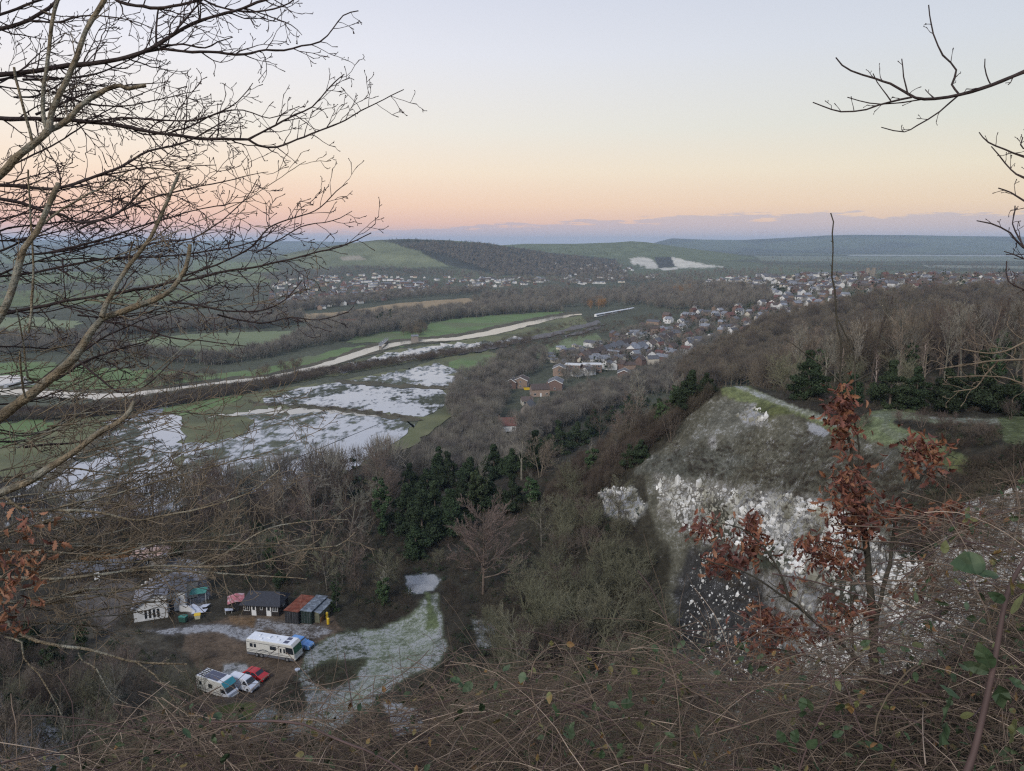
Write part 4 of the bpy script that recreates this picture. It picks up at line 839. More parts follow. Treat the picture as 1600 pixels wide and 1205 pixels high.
belt('hedge_row', ribbon([(430,632,1.5),(500,638,1.5),(560,645,1.5),(640,656,2)]), 60, 1.2,2.6, 'scrub', 'low dark hedge along the flooded field bank', 'shrub', seed=14, cat='hedge')
belt('hedge_row', ribbon([(372,628,1.5),(430,635,1.5)]), 14, 1.2,2.6, 'scrub', 'short hedge at the green corner of the floods', 'shrub', seed=15, cat='hedge')
belt('hedge_row', ribbon([(700,606,1),(530,596,1)]), 30, 1,2, 'scrub', 'thin hedge between the two upper flooded fields', 'shrub', seed=16, cat='hedge')
belt('railway_scrub', [(760,552),(830,535),(900,515),(980,500),(1060,485),(1060,492),(1000,508),(930,525),(870,545),(810,560)], 330, 2,4.5, 'scrub', 'brown scrub between the railway and the marsh', 'shrub', seed=17, cat='scrub')
belt('railway_scrub', [(780,540),(850,522),(930,503),(990,486),(980,483),(920,496),(850,514),(780,532)], 220, 1.5,3.5, 'scrub', 'low scrub on the flood plain side of the railway', 'shrub', seed=18, cat='scrub')
belt('valley_side_trees', [(700,640),(715,600),(745,580),(790,560),(850,555),(860,575),(800,600),(790,640),(760,680),(720,680)], 380, 6,11, 'brown', 'bare trees between the flooded fields and the village', 'twigbig', seed=19)
belt('valley_side_trees', [(800,670),(860,640),(900,620),(960,600),(1010,590),(1060,560),(1120,530),(1130,545),(1090,590),(1040,620),(960,640),(880,670),(830,700)], 520, 6,10, 'brown', 'bare trees screening the near edge of the village', 'twigbig', seed=20)
belt('wood_edge_trees', [(640,728),(700,690),(730,650),(775,650),(790,700),(820,690),(840,700),(800,735),(740,745),(660,750)], 300, 6,10, 'brown', 'bare trees along the far edge of the hillside wood below the cottage', 'twigbig', seed=35, dmin=215)
belt('marsh_thicket', [(955,530),(980,516),(1020,512),(1030,516),(1000,526),(970,534)], 120, 4,7, 'brown', 'brown thicket on the marsh edge above the terrace', seed=21, cat='thicket')
belt('village_trees', [(860,560),(1000,525),(1100,490),(1200,470),(1300,458),(1200,510),(1100,550),(1020,560),(930,590),(880,600)], 720, 4.5,8, 'brown', 'bare garden trees scattered through the village', seed=22)
belt('village_evergreens', [(860,560),(1000,525),(1100,490),(1200,470),(1250,470),(1200,510),(1100,550),(1020,560),(930,590)], 230, 5,9, 'dark', 'dark garden evergreens scattered through the village', 'leafy', seed=23)
belt('town_trees', [(1060,452),(1200,432),(1400,426),(1640,426),(1640,470),(1400,462),(1300,465),(1200,458),(1100,462)], 1000, 4,8, 'brown', 'bare trees among the town houses on the ridge', seed=24)
belt('town_evergreens', [(1100,452),(1200,432),(1640,426),(1640,460),(1300,465)], 130, 7,12, 'dark', 'dark evergreens among the town houses on the ridge', 'leafy', seed=25)
belt('hill_wood', [(625,386),(690,380),(760,384),(860,398),(960,410),(985,425),(975,436),(880,434),(780,430),(740,416),(690,400)], 2100, 8,14, 'brown', 'wood covering the flank of the big hill', seed=26)
belt('hill_foot_wood', [(400,432),(480,424),(560,418),(640,422),(760,428),(900,436),(1000,430),(1100,424),(1200,420),(1200,432),(1080,440),(900,446),(700,436),(560,430),(420,442)], 1100, 7,13, 'brown', 'bare trees along the foot of the hills behind the town', seed=27)
belt('estate_trees', [(420,436),(700,438),(900,444),(900,455),(740,458),(560,468),(430,480)], 420, 5,9, 'brown', 'bare trees among the estate houses', seed=28)
belt('far_left_hedges', [(-40,398),(440,412),(470,430),(430,470),(-40,470)], 500, 6,11, 'brown', 'trees and hedges between the far left fields', seed=29)
belt('plateau_back_wood', [(1060,600),(1060,580),(1130,545),(1200,505),(1260,490),(1400,462),(1640,452),(1640,500),(1400,520),(1250,560),(1210,605),(1120,612)], 1900, 8,14, 'olive', 'bare woodland filling the slope between the plateau and the village', 'twigbig', seed=33, dmin=260)
belt('plateau_evergreens', [(1060,598),(1080,570),(1150,535),(1230,510),(1300,520),(1290,570),(1210,603),(1120,608)], 150, 7,12, 'dark', 'dark ivy clad crowns mixed through the left end of the plateau wood', 'leafy', seed=36, dmin=200, wide=.6)
belt('spur_scrub', [(880,745),(960,690),(1040,640),(1090,618),(1110,625),(1040,680),(1000,715),(960,760),(900,800),(850,790)], 800, 2,4.2, 'scrub', 'bare scrub and thin saplings clothing the spur', 'twigbig', seed=34)
belt('hilltop_wood', [(600,374),(720,376),(780,384),(690,380),(620,378)], 90, 6,10, 'dark', 'dark scrub along the hill crest', seed=30, kind='leafy')
belt('hill_gorse', [(820,384),(900,390),(1000,398),(960,402),(860,394)], 60, 4,8, 'dark', 'dark gorse clumps on the smooth green hill', seed=31, kind='leafy')
belt('valley_trees', [(1180,404),(1640,410),(1640,424),(1400,424),(1200,428)], 420, 7,12, 'brown', 'lines of trees across the far right valley', seed=32)
# ---------------------------------------------------------------- buildings, vehicles
M_ = dict(
 white=mat('white_render', (.62,.62,.60), .8, .3, var=.12, vscale=1.2, rand=.1), cream=mat('cream_render', (.5,.46,.38), .8, .3, var=.1, rand=.12),
 brick=mat('red_brick', (.17,.115,.095), .9, .2, var=.2, vscale=3, rand=.2), pbrick=mat('pale_brick', (.27,.20,.155), .9, .2, var=.15, vscale=3, rand=.15), flint=mat('flint_wall', (.24,.21,.18), .9, .2, var=.3, vscale=4),
 tile=mat('brown_roof_tile', (.095,.075,.066), .9, .2, var=.25, vscale=4, rand=.25), rtile=mat('red_roof_tile', (.14,.072,.06), .9, .2, var=.25, vscale=4, rand=.2), slate=mat('slate_roof', (.10,.10,.105), .6, .4, var=.2, vscale=4, rand=.2), froof=mat('frosted_slate_roof', (.21,.22,.235), .7, .4, var=.2, vscale=1.5, rand=.25, noise2=(.14,.15,.17)),
 greyroof=mat('grey_felt_roof', (.20,.20,.215), .8, .3, var=.2, vscale=1.2, noise2=(.15,.15,.165)), black=mat('black_shingle_roof', (.032,.034,.042), .7, .4, var=.2, vscale=3), dark=mat('dark_timber', (.035,.03,.027), .85, .2, var=.3, vscale=4),
 glass=mat('window_glass', (.02,.024,.03), .12, .6), frame=mat('white_frame', (.7,.7,.68), .5, .4), rust=mat('rusted_sheet', (.20,.06,.035), .85, .25, var=.3, vscale=1.6, noise2=(.27,.11,.07)), zinc=mat('weathered_zinc_sheet', (.13,.15,.17), .5, .5, var=.25, vscale=2, noise2=(.28,.32,.36)),
 cont=mat('dark_green_steel', (.018,.032,.026), .6, .4, var=.3, vscale=2), contb=mat('black_steel', (.025,.025,.027), .6, .4, var=.3, vscale=2), pink=mat('faded_red_sheet', (.42,.14,.15), .7, .3, var=.25, vscale=1.3, noise2=(.5,.35,.36)), olivew=mat('mossy_block_wall', (.15,.15,.10), .9, .2, var=.3, vscale=2),
 rvw=mat('cream_vehicle_panel', (.62,.61,.55), .35, .5, var=.06), rvroof=mat('frosted_vehicle_roof', (.72,.74,.76), .6, .4, var=.1, vscale=2), skirt=mat('grey_skirt', (.12,.125,.14), .5, .4), stripe=mat('dark_stripe', (.05,.055,.07), .5, .4), gcurt=mat('green_blind', (.03,.12,.06), .5, .4, var=.3, vscale=3), teal=mat('teal_panel', (.035,.26,.31), .45, .5, var=.12, vscale=2),
 solar=mat('solar_cell', (.045,.05,.09), .2, .6), carw=mat('white_car_paint', (.66,.68,.72), .3, .5), carr=mat('red_car_paint', (.42,.018,.02), .3, .5), carb=mat('blue_car_paint', (.10,.26,.55), .3, .5, noise2=(.2,.36,.6), vscale=1.5), tyre=mat('tyre_rubber', (.02,.02,.02), .9, .2), rim=mat('wheel_rim', (.3,.3,.31), .35, .5, .5), lampg=mat('lamp_glass', (.6,.6,.58), .15, .6), lampr=mat('red_lamp_glass', (.4,.02,.02), .2, .6),
 yellow=mat('yellow_plastic', (.62,.42,.03), .45, .4, var=.08), pale=mat('pale_yellow_plastic', (.55,.52,.35), .5, .4), gbin=mat('green_plastic', (.03,.09,.07), .5, .4), wood=mat('fence_wood', (.22,.12,.055), .9, .2, var=.3, vscale=3), gtarp=mat('green_tarpaulin', (.03,.17,.13), .6, .4, var=.2, noise2=(.08,.24,.2)), snowb=mat('frosted_board', (.5,.53,.6), .8, .3, var=.25, vscale=2), darkbox=mat('dark_plastic', (.04,.04,.045), .6, .3), barkc=mat('pinkish_clad_roof', (.34,.23,.18), .8, .3, var=.2, vscale=.8, noise2=(.26,.26,.3)),
 metal=mat('galvanised_metal', (.35,.36,.38), .4, .5, .6), stone=mat('castle_stone', (.24,.22,.19), .9, .2, var=.2, vscale=.5), green=mat('lawn', (.06,.11,.03), .9, .1))
ZY = 17.0
def yp(px, py): return atz(px, py, ZY)
def window(w, parent, x, y, z, wd, ht, axis, out=1, name='window', bars=1):
    """framed window lying on a wall; axis 'y' = wall faces local y, 'x' = wall faces local x"""
    f = MB(); g = MB(); t = .06
    def bx(m_, a0, a1, z0, z1, d0, d1):
        d0, d1 = sorted((d0*out, d1*out))
        if axis == 'y': m_.box(x+a0, x+a1, y+d0, y+d1, z0, z1)
        else: m_.box(x+d0, x+d1, y+a0, y+a1, z0, z1)
    h = wd/2
    bx(f, -h, -h+t, z, z+ht, 0, .07); bx(f, h-t, h, z, z+ht, 0, .07); bx(f, -h+t, h-t, z, z+t, 0, .07); bx(f, -h+t, h-t, z+ht-t, z+ht, 0, .07)
    for k in range(bars):
        c = -h+wd*(k+1)/(bars+1); bx(f, c-t/2, c+t/2, z+t, z+ht-t, 0, .065)
    bx(g, -h+t, h-t, z+t, z+ht-t, .005, .03)
    fo = f.build('frame' if False else name, M_['frame'], parent); g.build('pane', M_['glass'], fo); return fo
def gable_roof(L, W, z0, z1, over=.35, th=.16):
    """ridge along x"""
    prof = [(-W/2-over, z0-over*(z1-z0)/(W/2)), (0, z1), (W/2+over, z0-over*(z1-z0)/(W/2)), (W/2+over, z0-over*(z1-z0)/(W/2)+th), (0, z1+th*1.2), (-W/2-over, z0-over*(z1-z0)/(W/2)+th)]
    m_ = MB(); m_.prism([(a,b) for a,b in prof], -L/2-over*.7, L/2+over*.7, axis='x'); return m_
def house(name, label, loc, rz, L, W, z0, z1, wall, roof, cat='house', chim=1, wins=2, storeys=2, group=None, barge=False, dz=.6):
    t = thing(name, label, cat, loc, rz, group)
    w = MB(); w.prism([(-W/2,-dz*2),(W/2,-dz*2),(W/2,z0),(0,z1-.05),(-W/2,z0)], -L/2, L/2, axis='x'); wo = w.build('wall', M_[wall], t)
    ro = gable_roof(L, W, z0, z1).build('roof', M_[roof], t)
    for c in range(chim):
        k = MB(); x = (-1)**c*(L/2-.6); k.box(x-.35, x+.35, -.3, .3, z1-.9, z1+.95); k.cyl((x-.12,0,z1+.95),(x-.12,0,z1+1.3),.1); k.cyl((x+.14,0,z1+.95),(x+.14,0,z1+1.25),.1); k.build('chimney', M_['brick'], ro)
    for s in range(storeys):
        zz = .9+s*2.55
        if zz+1.2 > z0: break
        for i in range(wins):
            x = -L/2+L*(i+.5)/wins
            if s == 0 and i == wins//2: door = MB(); door.box(x-.45, x+.45, -W/2-.06, -W/2-.002, 0, 2.05); door.build('door', M_['frame'], t)
            else: window(None, t, x, -W/2, zz, 1.3, 1.15, 'y', -1)
            window(None, t, x, W/2, zz, 1.3, 1.15, 'y', 1)
        window(None, t, -L/2, 0, zz, 1.1, 1.1, 'x', -1)
        if s == 0: window(None, t, L/2, 0, zz, 1.1, 1.1, 'x', 1)
    if barge:
        for sx_ in (-1,1):
            b = MB(); x = sx_*(L/2+.27)
            for sg in (-1,1):
                zl = z0-.35*(z1-z0)/(W/2); b.poly([(x-.03,sg*(W/2+.37),zl-.15),(x-.03,sg*(W/2+.37),zl+.2),(x-.03,0,z1+.24),(x-.03,0,z1-.12),(x+.03,sg*(W/2+.37),zl-.15),(x+.03,sg*(W/2+.37),zl+.2),(x+.03,0,z1+.24),(x+.03,0,z1-.12)], [(0,1,2,3),(7,6,5,4),(0,4,5,1),(1,5,6,2),(2,6,7,3),(3,7,4,0)])
            b.build('bargeboard', M_['frame'], t)
    return t
# --- the yard
def wheels(t, xs, W, r=.34, w=.22):
    for x in xs:
        for s in (-1,1):
            k = MB(); k.cyl((x, s*(W/2-w), r), (x, s*(W/2-.02), r), r, n=18); wo = k.build('wheel', M_['tyre'], t)
            q = MB(); q.cyl((x, s*(W/2-.021), r), (x, s*(W/2+.012), r), r*.58, n=14); q.build('rim', M_['rim'], wo)
def car(name, label, loc, rz, L, W, prof, glass, paint, cat='car', wh=(.28,.78), roofz=1.45):
    t = thing(name, label, cat, loc, rz)
    # body lofted across the width: narrower towards the roof
    ys = [-W/2, -W/2+.06, W/2-.06, W/2]; m_ = MB(); n = len(prof)
    def pt(x, z, y):
        k = max(0, (z-.85)/.7); return (x, y*(1-.16*k), z if abs(y) < W/2-.03 else z-.03)
    P = [pt((a-.5)*L, b, y) for y in ys for a, b in prof]; Fs = [tuple(range(n)), tuple(range(4*n-1, 3*n-1, -1))]
    for q in range(3): Fs += [(q*n+i, q*n+(i+1)%n, (q+1)*n+(i+1)%n, (q+1)*n+i) for i in range(n)]
    m_.poly(P, Fs); m_.build('body', M_[paint], t, bevel=.05)
    for nm, quad in glass:
        g_ = MB(); g_.poly(quad(L, W), [(0,1,2,3)]); g_.build(nm, M_['glass'], t)
    wheels(t, [(wh[0]-.5)*L+0*L, (wh[1]-.5)*L], W)
    for s in (-1,1):
        k = MB(); k.box(L/2-.12, L/2+.02, s*(W/2-.3)-.16, s*(W/2-.3)+.16, .62, .8); k.build('headlight', M_['lampg'], t, bevel=.02)
        k = MB(); k.box(-L/2-.02, -L/2+.1, s*(W/2-.22)-.12, s*(W/2-.22)+.12, .7, .98); k.build('tail_light', M_['lampr'], t, bevel=.02)
        k = MB(); k.box(.18*L, .18*L+.12, s*(W/2+.02), s*(W/2+.17), .95, 1.08); k.build('mirror', M_[paint], t)
    k = MB(); k.box(L/2-.02, L/2+.03, -W/2+.25, W/2-.25, .3, .5); k.build('bumper', M_['darkbox'], t); return t
hatch = [(0,.35),(.0,.8),(.03,1.0),(.14,1.36),(.22,1.45),(.5,1.47),(.60,1.42),(.76,.99),(.96,.82),(1,.66),(1,.3)]
def gl(L, W, e=.012):
    yk = lambda z: (W/2)*(1-.16*max(0,(z-.85)/.7))
    def side(x0, x1, x2, x3, s, zb=.98, zt=1.38):
        return lambda L_, W_: [((x0-.5)*L, s*(yk(zb)+e), zb), ((x3-.5)*L, s*(yk(zb)+e), zb), ((x2-.5)*L, s*(yk(zt)+e), zt), ((x1-.5)*L, s*(yk(zt)+e), zt)]
    def cross(xa, za, xb, zb_, k=.9):
        return lambda L_, W_: [((xa-.5)*L, -yk(za)*k, za), ((xa-.5)*L, yk(za)*k, za), ((xb-.5)*L, yk(zb_)*k, zb_), ((xb-.5)*L, -yk(zb_)*k, zb_)]
    return side, cross
def hatch_glass(L, W):
    side, cross = gl(L, W)
    return [('side_window', side(.13,.2,.4,.42,1)), ('side_window', side(.13,.2,.4,.42,-1)), ('side_window', side(.44,.43,.59,.72,1)), ('side_window', side(.44,.43,.59,.72,-1)), ('windscreen', cross(.752,1.03,.615,1.40)), ('rear_window', cross(.035,1.06,.135,1.37))]
a_ = math.radians
car('parked_car', 'red hatchback parked beyond the white van, seen from behind', (-40.6,107.3,ZY), a_(-22), 4.1, 1.72, hatch, hatch_glass(4.1,1.72), 'carr', wh=(.2,.8))
vanp = [(0,.35),(0,1.0),(.02,1.85),(.08,1.98),(.66,1.98),(.72,1.9),(.86,1.18),(.98,.95),(1,.7),(1,.3)]
sd, cr = gl(4.9, 1.9)
car('parked_van', 'white van parked between the solar panelled motorhome and the red car', (-41.7,104.75,ZY), a_(-22), 4.9, 1.9, vanp, [('windscreen', lambda L, W: [((.852-.5)*L+.02, -.78, 1.24), ((.852-.5)*L+.02, .78, 1.24), ((.735-.5)*L+.02, .66, 1.86), ((.735-.5)*L+.02, -.66, 1.86)]), ('side_window', sd(.62,.64,.72,.82,-1,1.2,1.72)), ('side_window', sd(.62,.64,.72,.82,1,1.2,1.72))], 'carw', 'van', wh=(.18,.82))
pick = [(0,.35),(0,1.05),(.04,1.5),(.10,1.66),(.50,1.68),(.56,1.62),(.68,1.08),(.95,.96),(1,.75),(1,.3)]
sd, cr = gl(4.2, 1.7)
car('parked_car', 'pale blue car parked behind the long cream motorhome with its bonnet showing', (-36.0,116.6,ZY), a_(-20), 4.2, 1.7, pick, [('windscreen', cr(.665,1.14,.57,1.58)), ('side_window', sd(.36,.38,.53,.63,-1,1.08,1.5)), ('side_window', sd(.36,.38,.53,.63,1,1.08,1.5)), ('side_window', sd(.1,.12,.33,.33,-1,1.08,1.5)), ('rear_window', cr(.012,1.15,.06,1.55))], 'carb', wh=(.2,.8))
def rv_long():
    L, W, Hh = 9.0, 2.5, 3.05; t = thing('motorhome', 'long cream motorhome with green blinds behind its windscreen, parked in the middle of the yard', 'motorhome', (-39.7,113.95,ZY), a_(-15.3))
    b = MB(); b.prism([(-L/2,.75),(-L/2,Hh-.15),(-L/2+.15,Hh),(L/2-.55,Hh),(L/2-.25,Hh-.35),(L/2,1.45),(L/2,.75)], -W/2, W/2, axis='y'); b.build('body', M_['rvw'], t, bevel=.05)
    r_ = MB(); r_.box(-L/2+.1, L/2-.6, -W/2+.06, W/2-.06, Hh-.01, Hh+.07); ro = r_.build('roof', M_['rvroof'], t, bevel=.03)
    for x, y, s in [(-2.8,.3,.45),(-.9,.1,.7),(.2,.5,.3),(1.2,-.3,.35),(-1.9,-.6,.3)]:
        k = MB(); k.box(x-s/2, x+s/2, y-s/2, y+s/2, Hh+.06, Hh+.24); k.build('roof_vent', M_['rvroof'], ro, bevel=.03)
    for y in (-.55,.55):
        k = MB(); k.box(2.3, 3.1, y-.38, y+.38, Hh+.08, Hh+.12); k.build('solar_panel', M_['solar'], ro)
    s = MB(); s.box(-L/2+.02, L/2-.1, -W/2+.04, W/2-.04, .28, .752); s.build('skirt', M_['skirt'], t)
    for x, w_, z, h_ in [(-3.55,.55,1.75,.65),(-2.85,.45,1.75,.65),(.55,1.15,1.75,.65),(2.0,.3,1.5,.75),(2.65,.3,1.5,.75)]:
        for sg in (-1,1):
            k = MB(); k.box(x-w_/2, x+w_/2, *sorted((sg*W/2, sg*(W/2+.025))), z, z+h_); k.build('window', M_['glass'], t)
    k = MB(); k.poly([(L/2-.245,-W/2+.1,Hh-.38),(L/2-.245,W/2-.1,Hh-.38),(L/2+.012,W/2-.1,1.5),(L/2+.012,-W/2+.1,1.5)], [(0,1,2,3)]); k.build('windscreen', M_['gcurt'], t)
    for sg in (-1,1):
        k = MB(); y = sg*(W/2+.02); k.poly([(L/2-1.6,y,1.45),(L/2-.1,y,1.45),(L/2-.3,y,Hh-.45),(L/2-1.6,y,Hh-.45)], [(0,1,2,3)]); k.build('cab_window', M_['glass'], t)
        for z, x0, x1 in ((1.25,-L/2+.1,L/2-2.2),(1.0,-L/2+.1,L/2-1),(2.55,-L/2+.1,L/2-1.5)):
            k = MB(); k.box(x0, x1, *sorted((sg*W/2, sg*(W/2+.012))), z, z+.07); k.build('stripe', M_['stripe'], t)
        k = MB(); pts = [(-2.2+.25*i, 1.25+.32*math.sin(i/8*math.pi)) for i in range(9)]; y0, y1 = sorted((sg*W/2, sg*(W/2+.015)))
        k.prism(pts+[(a, b-.12) for a, b in reversed(pts)], y0, y1); k.build('swoosh', M_['stripe'], t)
        k = MB(); k.box(L/2-.02, L/2+.05, *sorted((sg*.75, sg*1.05)), .85, 1.05); k.build('headlight', M_['lampg'], t)
    k = MB(); k.box(L/2-.1, L/2+.12, -W/2+.05, W/2-.05, .45, .72); k.build('bumper', M_['rvw'], t, bevel=.04); wheels(t, (-2.6,-1.7,3.1), W+.04, .42)
rv_long()
def rv_short():
    L, W, Hh = 6.2, 2.25, 2.85; t = thing('motorhome', 'white motorhome with roof solar panels and a teal band above its cab', 'motorhome', (-45.2,103.3,ZY), a_(-25.4))
    b = MB(); b.prism([(-L/2,.55),(-L/2,Hh-.1),(-L/2+.1,Hh),(L/2-.9,Hh),(L/2-.15,2.15),(L/2-.3,1.95),(L/2-1.2,1.9),(L/2-1.2,.55)], -W/2, W/2); b.build('body', M_['rvw'], t, bevel=.04)
    c = MB(); c.prism([(L/2-1.2,.45),(L/2-1.2,1.9),(L/2-.45,1.9),(L/2-.05,1.25),(L/2+.3,1.1),(L/2+.35,.45)], -W/2+.12, W/2-.12); c.build('cab', M_['carw'], t, bevel=.05)
    k = MB(); k.poly([(L/2-.42,-W/2+.25,1.86),(L/2-.42,W/2-.25,1.86),(L/2-.02,W/2-.25,1.28),(L/2-.02,-W/2+.25,1.28)], [(0,1,2,3)]); k.build('windscreen', M_['glass'], t)
    k = MB(); k.poly([(L/2-.88,-W/2-.005,Hh+.012),(L/2-.88,W/2+.005,Hh+.012),(L/2-.13,W/2+.005,2.16),(L/2-.13,-W/2-.005,2.16)], [(0,1,2,3)]); k.build('overcab_panel', M_['teal'], t)
    r_ = MB(); r_.box(-L/2+.1, L/2-.95, -W/2+.05, W/2-.05, Hh-.01, Hh+.05); ro = r_.build('roof', M_['rvroof'], t)
    for i in range(3):
        for y in (-.5,.5):
            k = MB(); x = -1.0+i*1.0-.2; k.box(x-.46, x+.46, y-.46, y+.46, Hh+.06, Hh+.1); k.build('solar_panel', M_['solar'], ro)
    k = MB()
    for y in (-.8,-.4,0,.4,.8): k.box(-L/2+.1, -L/2+1.3, y-.04, y+.04, Hh+.1, Hh+.16)
    for x in (-L/2+.15,-L/2+.7,-L/2+1.25): k.box(x-.04, x+.04, -.9, .9, Hh+.05, Hh+.1)
    k.build('roof_rack', M_['darkbox'], t)
    for sg in (-1,1):
        for x, w_ in ((-.1,.8),(-2.2,.6)):
            k = MB(); k.box(x-w_/2, x+w_/2, *sorted((sg*W/2, sg*(W/2+.025))), 1.5, 2.15); k.build('window', M_['glass'], t)
        k = MB(); y = sg*(W/2-.1); k.poly([(L/2-1.15,y,1.2),(L/2-.15,y,1.2),(L/2-.5,y,1.82),(L/2-1.15,y,1.82)], [(0,1,2,3)]); k.build('cab_window', M_['glass'], t)
        k = MB(); k.box(-L/2+.1, L/2-1.3, *sorted((sg*W/2, sg*(W/2+.012))), .95, 1.02); k.build('stripe', M_['stripe'], t)
        k = MB(); k.box(L/2+.3, L/2+.37, *sorted((sg*.65, sg*.95)), .75, .95); k.build('headlight', M_['lampg'], t)
    k = MB(); k.box(L/2+.3, L/2+.45, -W/2+.2, W/2-.2, .4, .62); k.build('bumper', M_['rvw'], t); wheels(t, (-1.8,L/2-.55), W, .34)
rv_short()
def chalet():
    L, W = 6.9, 4.6; c = (yp(380,961)+yp(436,963))/2; rz = a_(-5); t = thing('wooden_chalet', 'black roofed timber chalet with two white doors facing the yard', 'chalet', (c[0]-math.sin(rz)*W/2, c[1]+math.cos(rz)*W/2, ZY), rz)
    w = MB(); w.box(-L/2, L/2, -W/2, W/2, -.3, 2.35); w.build('wall', M_['dark'], t)
    r_ = MB(); o = .45; r_.poly([(-L/2-o,-W/2-o,2.15),(L/2+o,-W/2-o,2.15),(L/2+o,W/2+o,2.15),(-L/2-o,W/2+o,2.15),(-L/2+.5,0,3.75),(L/2-.5,0,3.75)], [(0,1,5,4),(1,2,5),(2,3,4,5),(3,0,4),(3,2,1,0)]); ro = r_.build('roof', M_['black'], t)
    k = MB(); k.box(-L/2-o-.02, L/2+o+.02, -W/2-o-.05, -W/2-o, 2.05, 2.17); k.build('gutter', M_['darkbox'], ro)
    for x in (-1.3, 1.55):
        d = MB(); d.box(x-.45, x+.45, -W/2-.07, -W/2-.003, 0, 2.0); do = d.build('door', M_['frame'], t); g_ = MB(); g_.box(x-.24, x+.24, -W/2-.085, -W/2-.071, 1.1, 1.8); g_.build('pane', M_['glass'], do)
        h_ = MB(); h_.box(x+.3, x+.36, -W/2-.12, -W/2-.07, .95, 1.05); h_.build('handle', M_['metal'], do)
    window(0, t, -2.65, -W/2, .9, 1.15, 1.1, 'y', -1, bars=2); window(0, t, .15, -W/2, 1.15, .5, .75, 'y', -1, bars=0); window(0, t, 2.75, -W/2, .9, 1.05, 1.1, 'y', -1, bars=2); window(0, t, L/2, 0, 1, 1.1, 1, 'x', 1)
    # lean-to with faded red roof
    q = (yp(357,950)+yp(378,959))/2; t2 = thing('lean_to_shed', 'low dark shed with a faded pink red roof at the left end of the chalet', 'shed', (q[0]-.2, q[1]+1.3, ZY), a_(20))
    m_ = MB(); m_.box(-1.3,1.3,-1.5,1.5,-.2,1.65); m_.build('wall', M_['dark'], t2); m_ = MB(); m_.prism([(-1.5,1.62),(0,1.95),(1.5,1.75),(1.5,1.83),(0,2.06),(-1.5,1.7)], -1.75, 1.75); m_.build('roof', M_['pink'], t2)
    d = MB(); d.box(-.45,.45,-1.56,-1.503,0,1.5); d.build('door', M_['contb'], t2)
chalet()
def containers():
    for px0, px1, lab, wallm, roofm, nm in ((443,467,'old steel container with a rusty red roof beside the chalet','contb','rust','c1'),(468,487,'old green container with a frosted grey roof, right of the rusty one','cont','zinc','c2')):
        A = yp(px0, 974); B = yp(px1, 975); W = float(np.hypot(*(B-A)[:2])) - .06; L = 6.1; rz = a_(-22); c = (A+B)/2; rz0 = math.atan2(B[1]-A[1], B[0]-A[0])
        t = thing('shipping_container', lab, 'container', (c[0]+.9, c[1]+L/2*.96, ZY), a_(-14)); W2 = W/2*.99
        m_ = MB(); m_.box(-W2, W2, -L/2, L/2, .05, 2.45)
        for i in range(14):
            y = -L/2+.2+i*.43
            for s in (-1,1): m_.box(*sorted((s*W2, s*(W2+.03))), y, y+.2, .25, 2.3)
        m_.build('body', M_[wallm if s else wallm], t)
        m_ = MB()
        n = 12
        for i in range(n): x0 = -W2-.1+i*(2*W2+.2)/n; m_.prism([(x0,2.47),(x0+.03,2.56),(x0+(2*W2+.2)/n-.06,2.56),(x0+(2*W2+.2)/n,2.47)], -L/2-.15, L/2+.1)
        m_.build('roof', M_[roofm], t)
        for s in (-1,1):
            d = MB(); d.box(*sorted((s*.03, s*(W2-.05))), -L/2-.06, -L/2-.003, .12, 2.35); do = d.build('door', M_[wallm], t)
            for x in (.3,.75):
                k = MB(); k.cyl((s*x,-L/2-.1,.15),(s*x,-L/2-.1,2.3),.02,n=6); k.build('locking_bar', M_['metal'], do)
    t = thing('block_lean_to', 'mossy pale lean to wall on the right side of the containers', 'shed', (-34.9,127.4,ZY), a_(-14)); m_ = MB(); m_.prism([(-.6,0),(-.6,2.2),(.6,1.9),(.6,0)], -2.6, 2.4); m_.build('wall', M_['olivew'], t); m_ = MB(); m_.prism([(-.66,2.2),(.8,1.86),(.8,1.92),(-.66,2.27)], -2.7, 2.5); m_.build('roof', M_['zinc'], t)
    q = yp(507,952); t = thing('framed_board', 'pale framed board leaning against the lean to behind the gas bottles', 'panel', (q[0]+.2,q[1],ZY+.9), a_(25)); m_ = MB(); m_.box(-.75,.75,-.03,.03,-.9,.9); p_ = m_.build('frame', M_['metal'], t); p_.rotation_euler = (a_(-38),0,0); m_ = MB(); m_.box(-.62,.62,-.045,-.031,-.77,.77); b = m_.build('sheet', M_['olivew'], t); b.rotation_euler = (a_(-38),0,0)
    for i, (px, py, lab) in enumerate([(511,966,'upper yellow gas bottle standing by the lean to'),(513,975,'lower yellow gas bottle, nearest the camera by the lean to')]):
        q = yp(px, py); t = thing('gas_bottle', lab, 'gas bottle', (q[0],q[1],ZY)); m_ = MB(); m_.cyl((0,0,0),(0,0,1.05),.27,n=16); m_.cyl((0,0,1.05),(0,0,1.25),.27,.1,n=16); m_.build('body', M_['yellow'], t, bevel=.02); m_ = MB(); m_.cyl((0,0,1.25),(0,0,1.4),.06,n=8); m_.build('valve', M_['metal'], t)
    q = yp(494,972); t = thing('pallet_stack', 'brown stack of pallets between the containers and the gas bottles', 'pallets', (q[0],q[1]+.6,ZY), a_(-10)); m_ = MB()
    for i in range(5):
        for j in range(5): m_.box(-1.1,1.1,-.6+j*.27,-.42+j*.27,.12+i*.2,.15+i*.2)
        for j in (-1,0,1): m_.box(j*1.0-.06,j*1.0+.06,-.6,.66,i*.2,.12+i*.2)
    m_.build('pallets', M_['wood'], t)
containers()
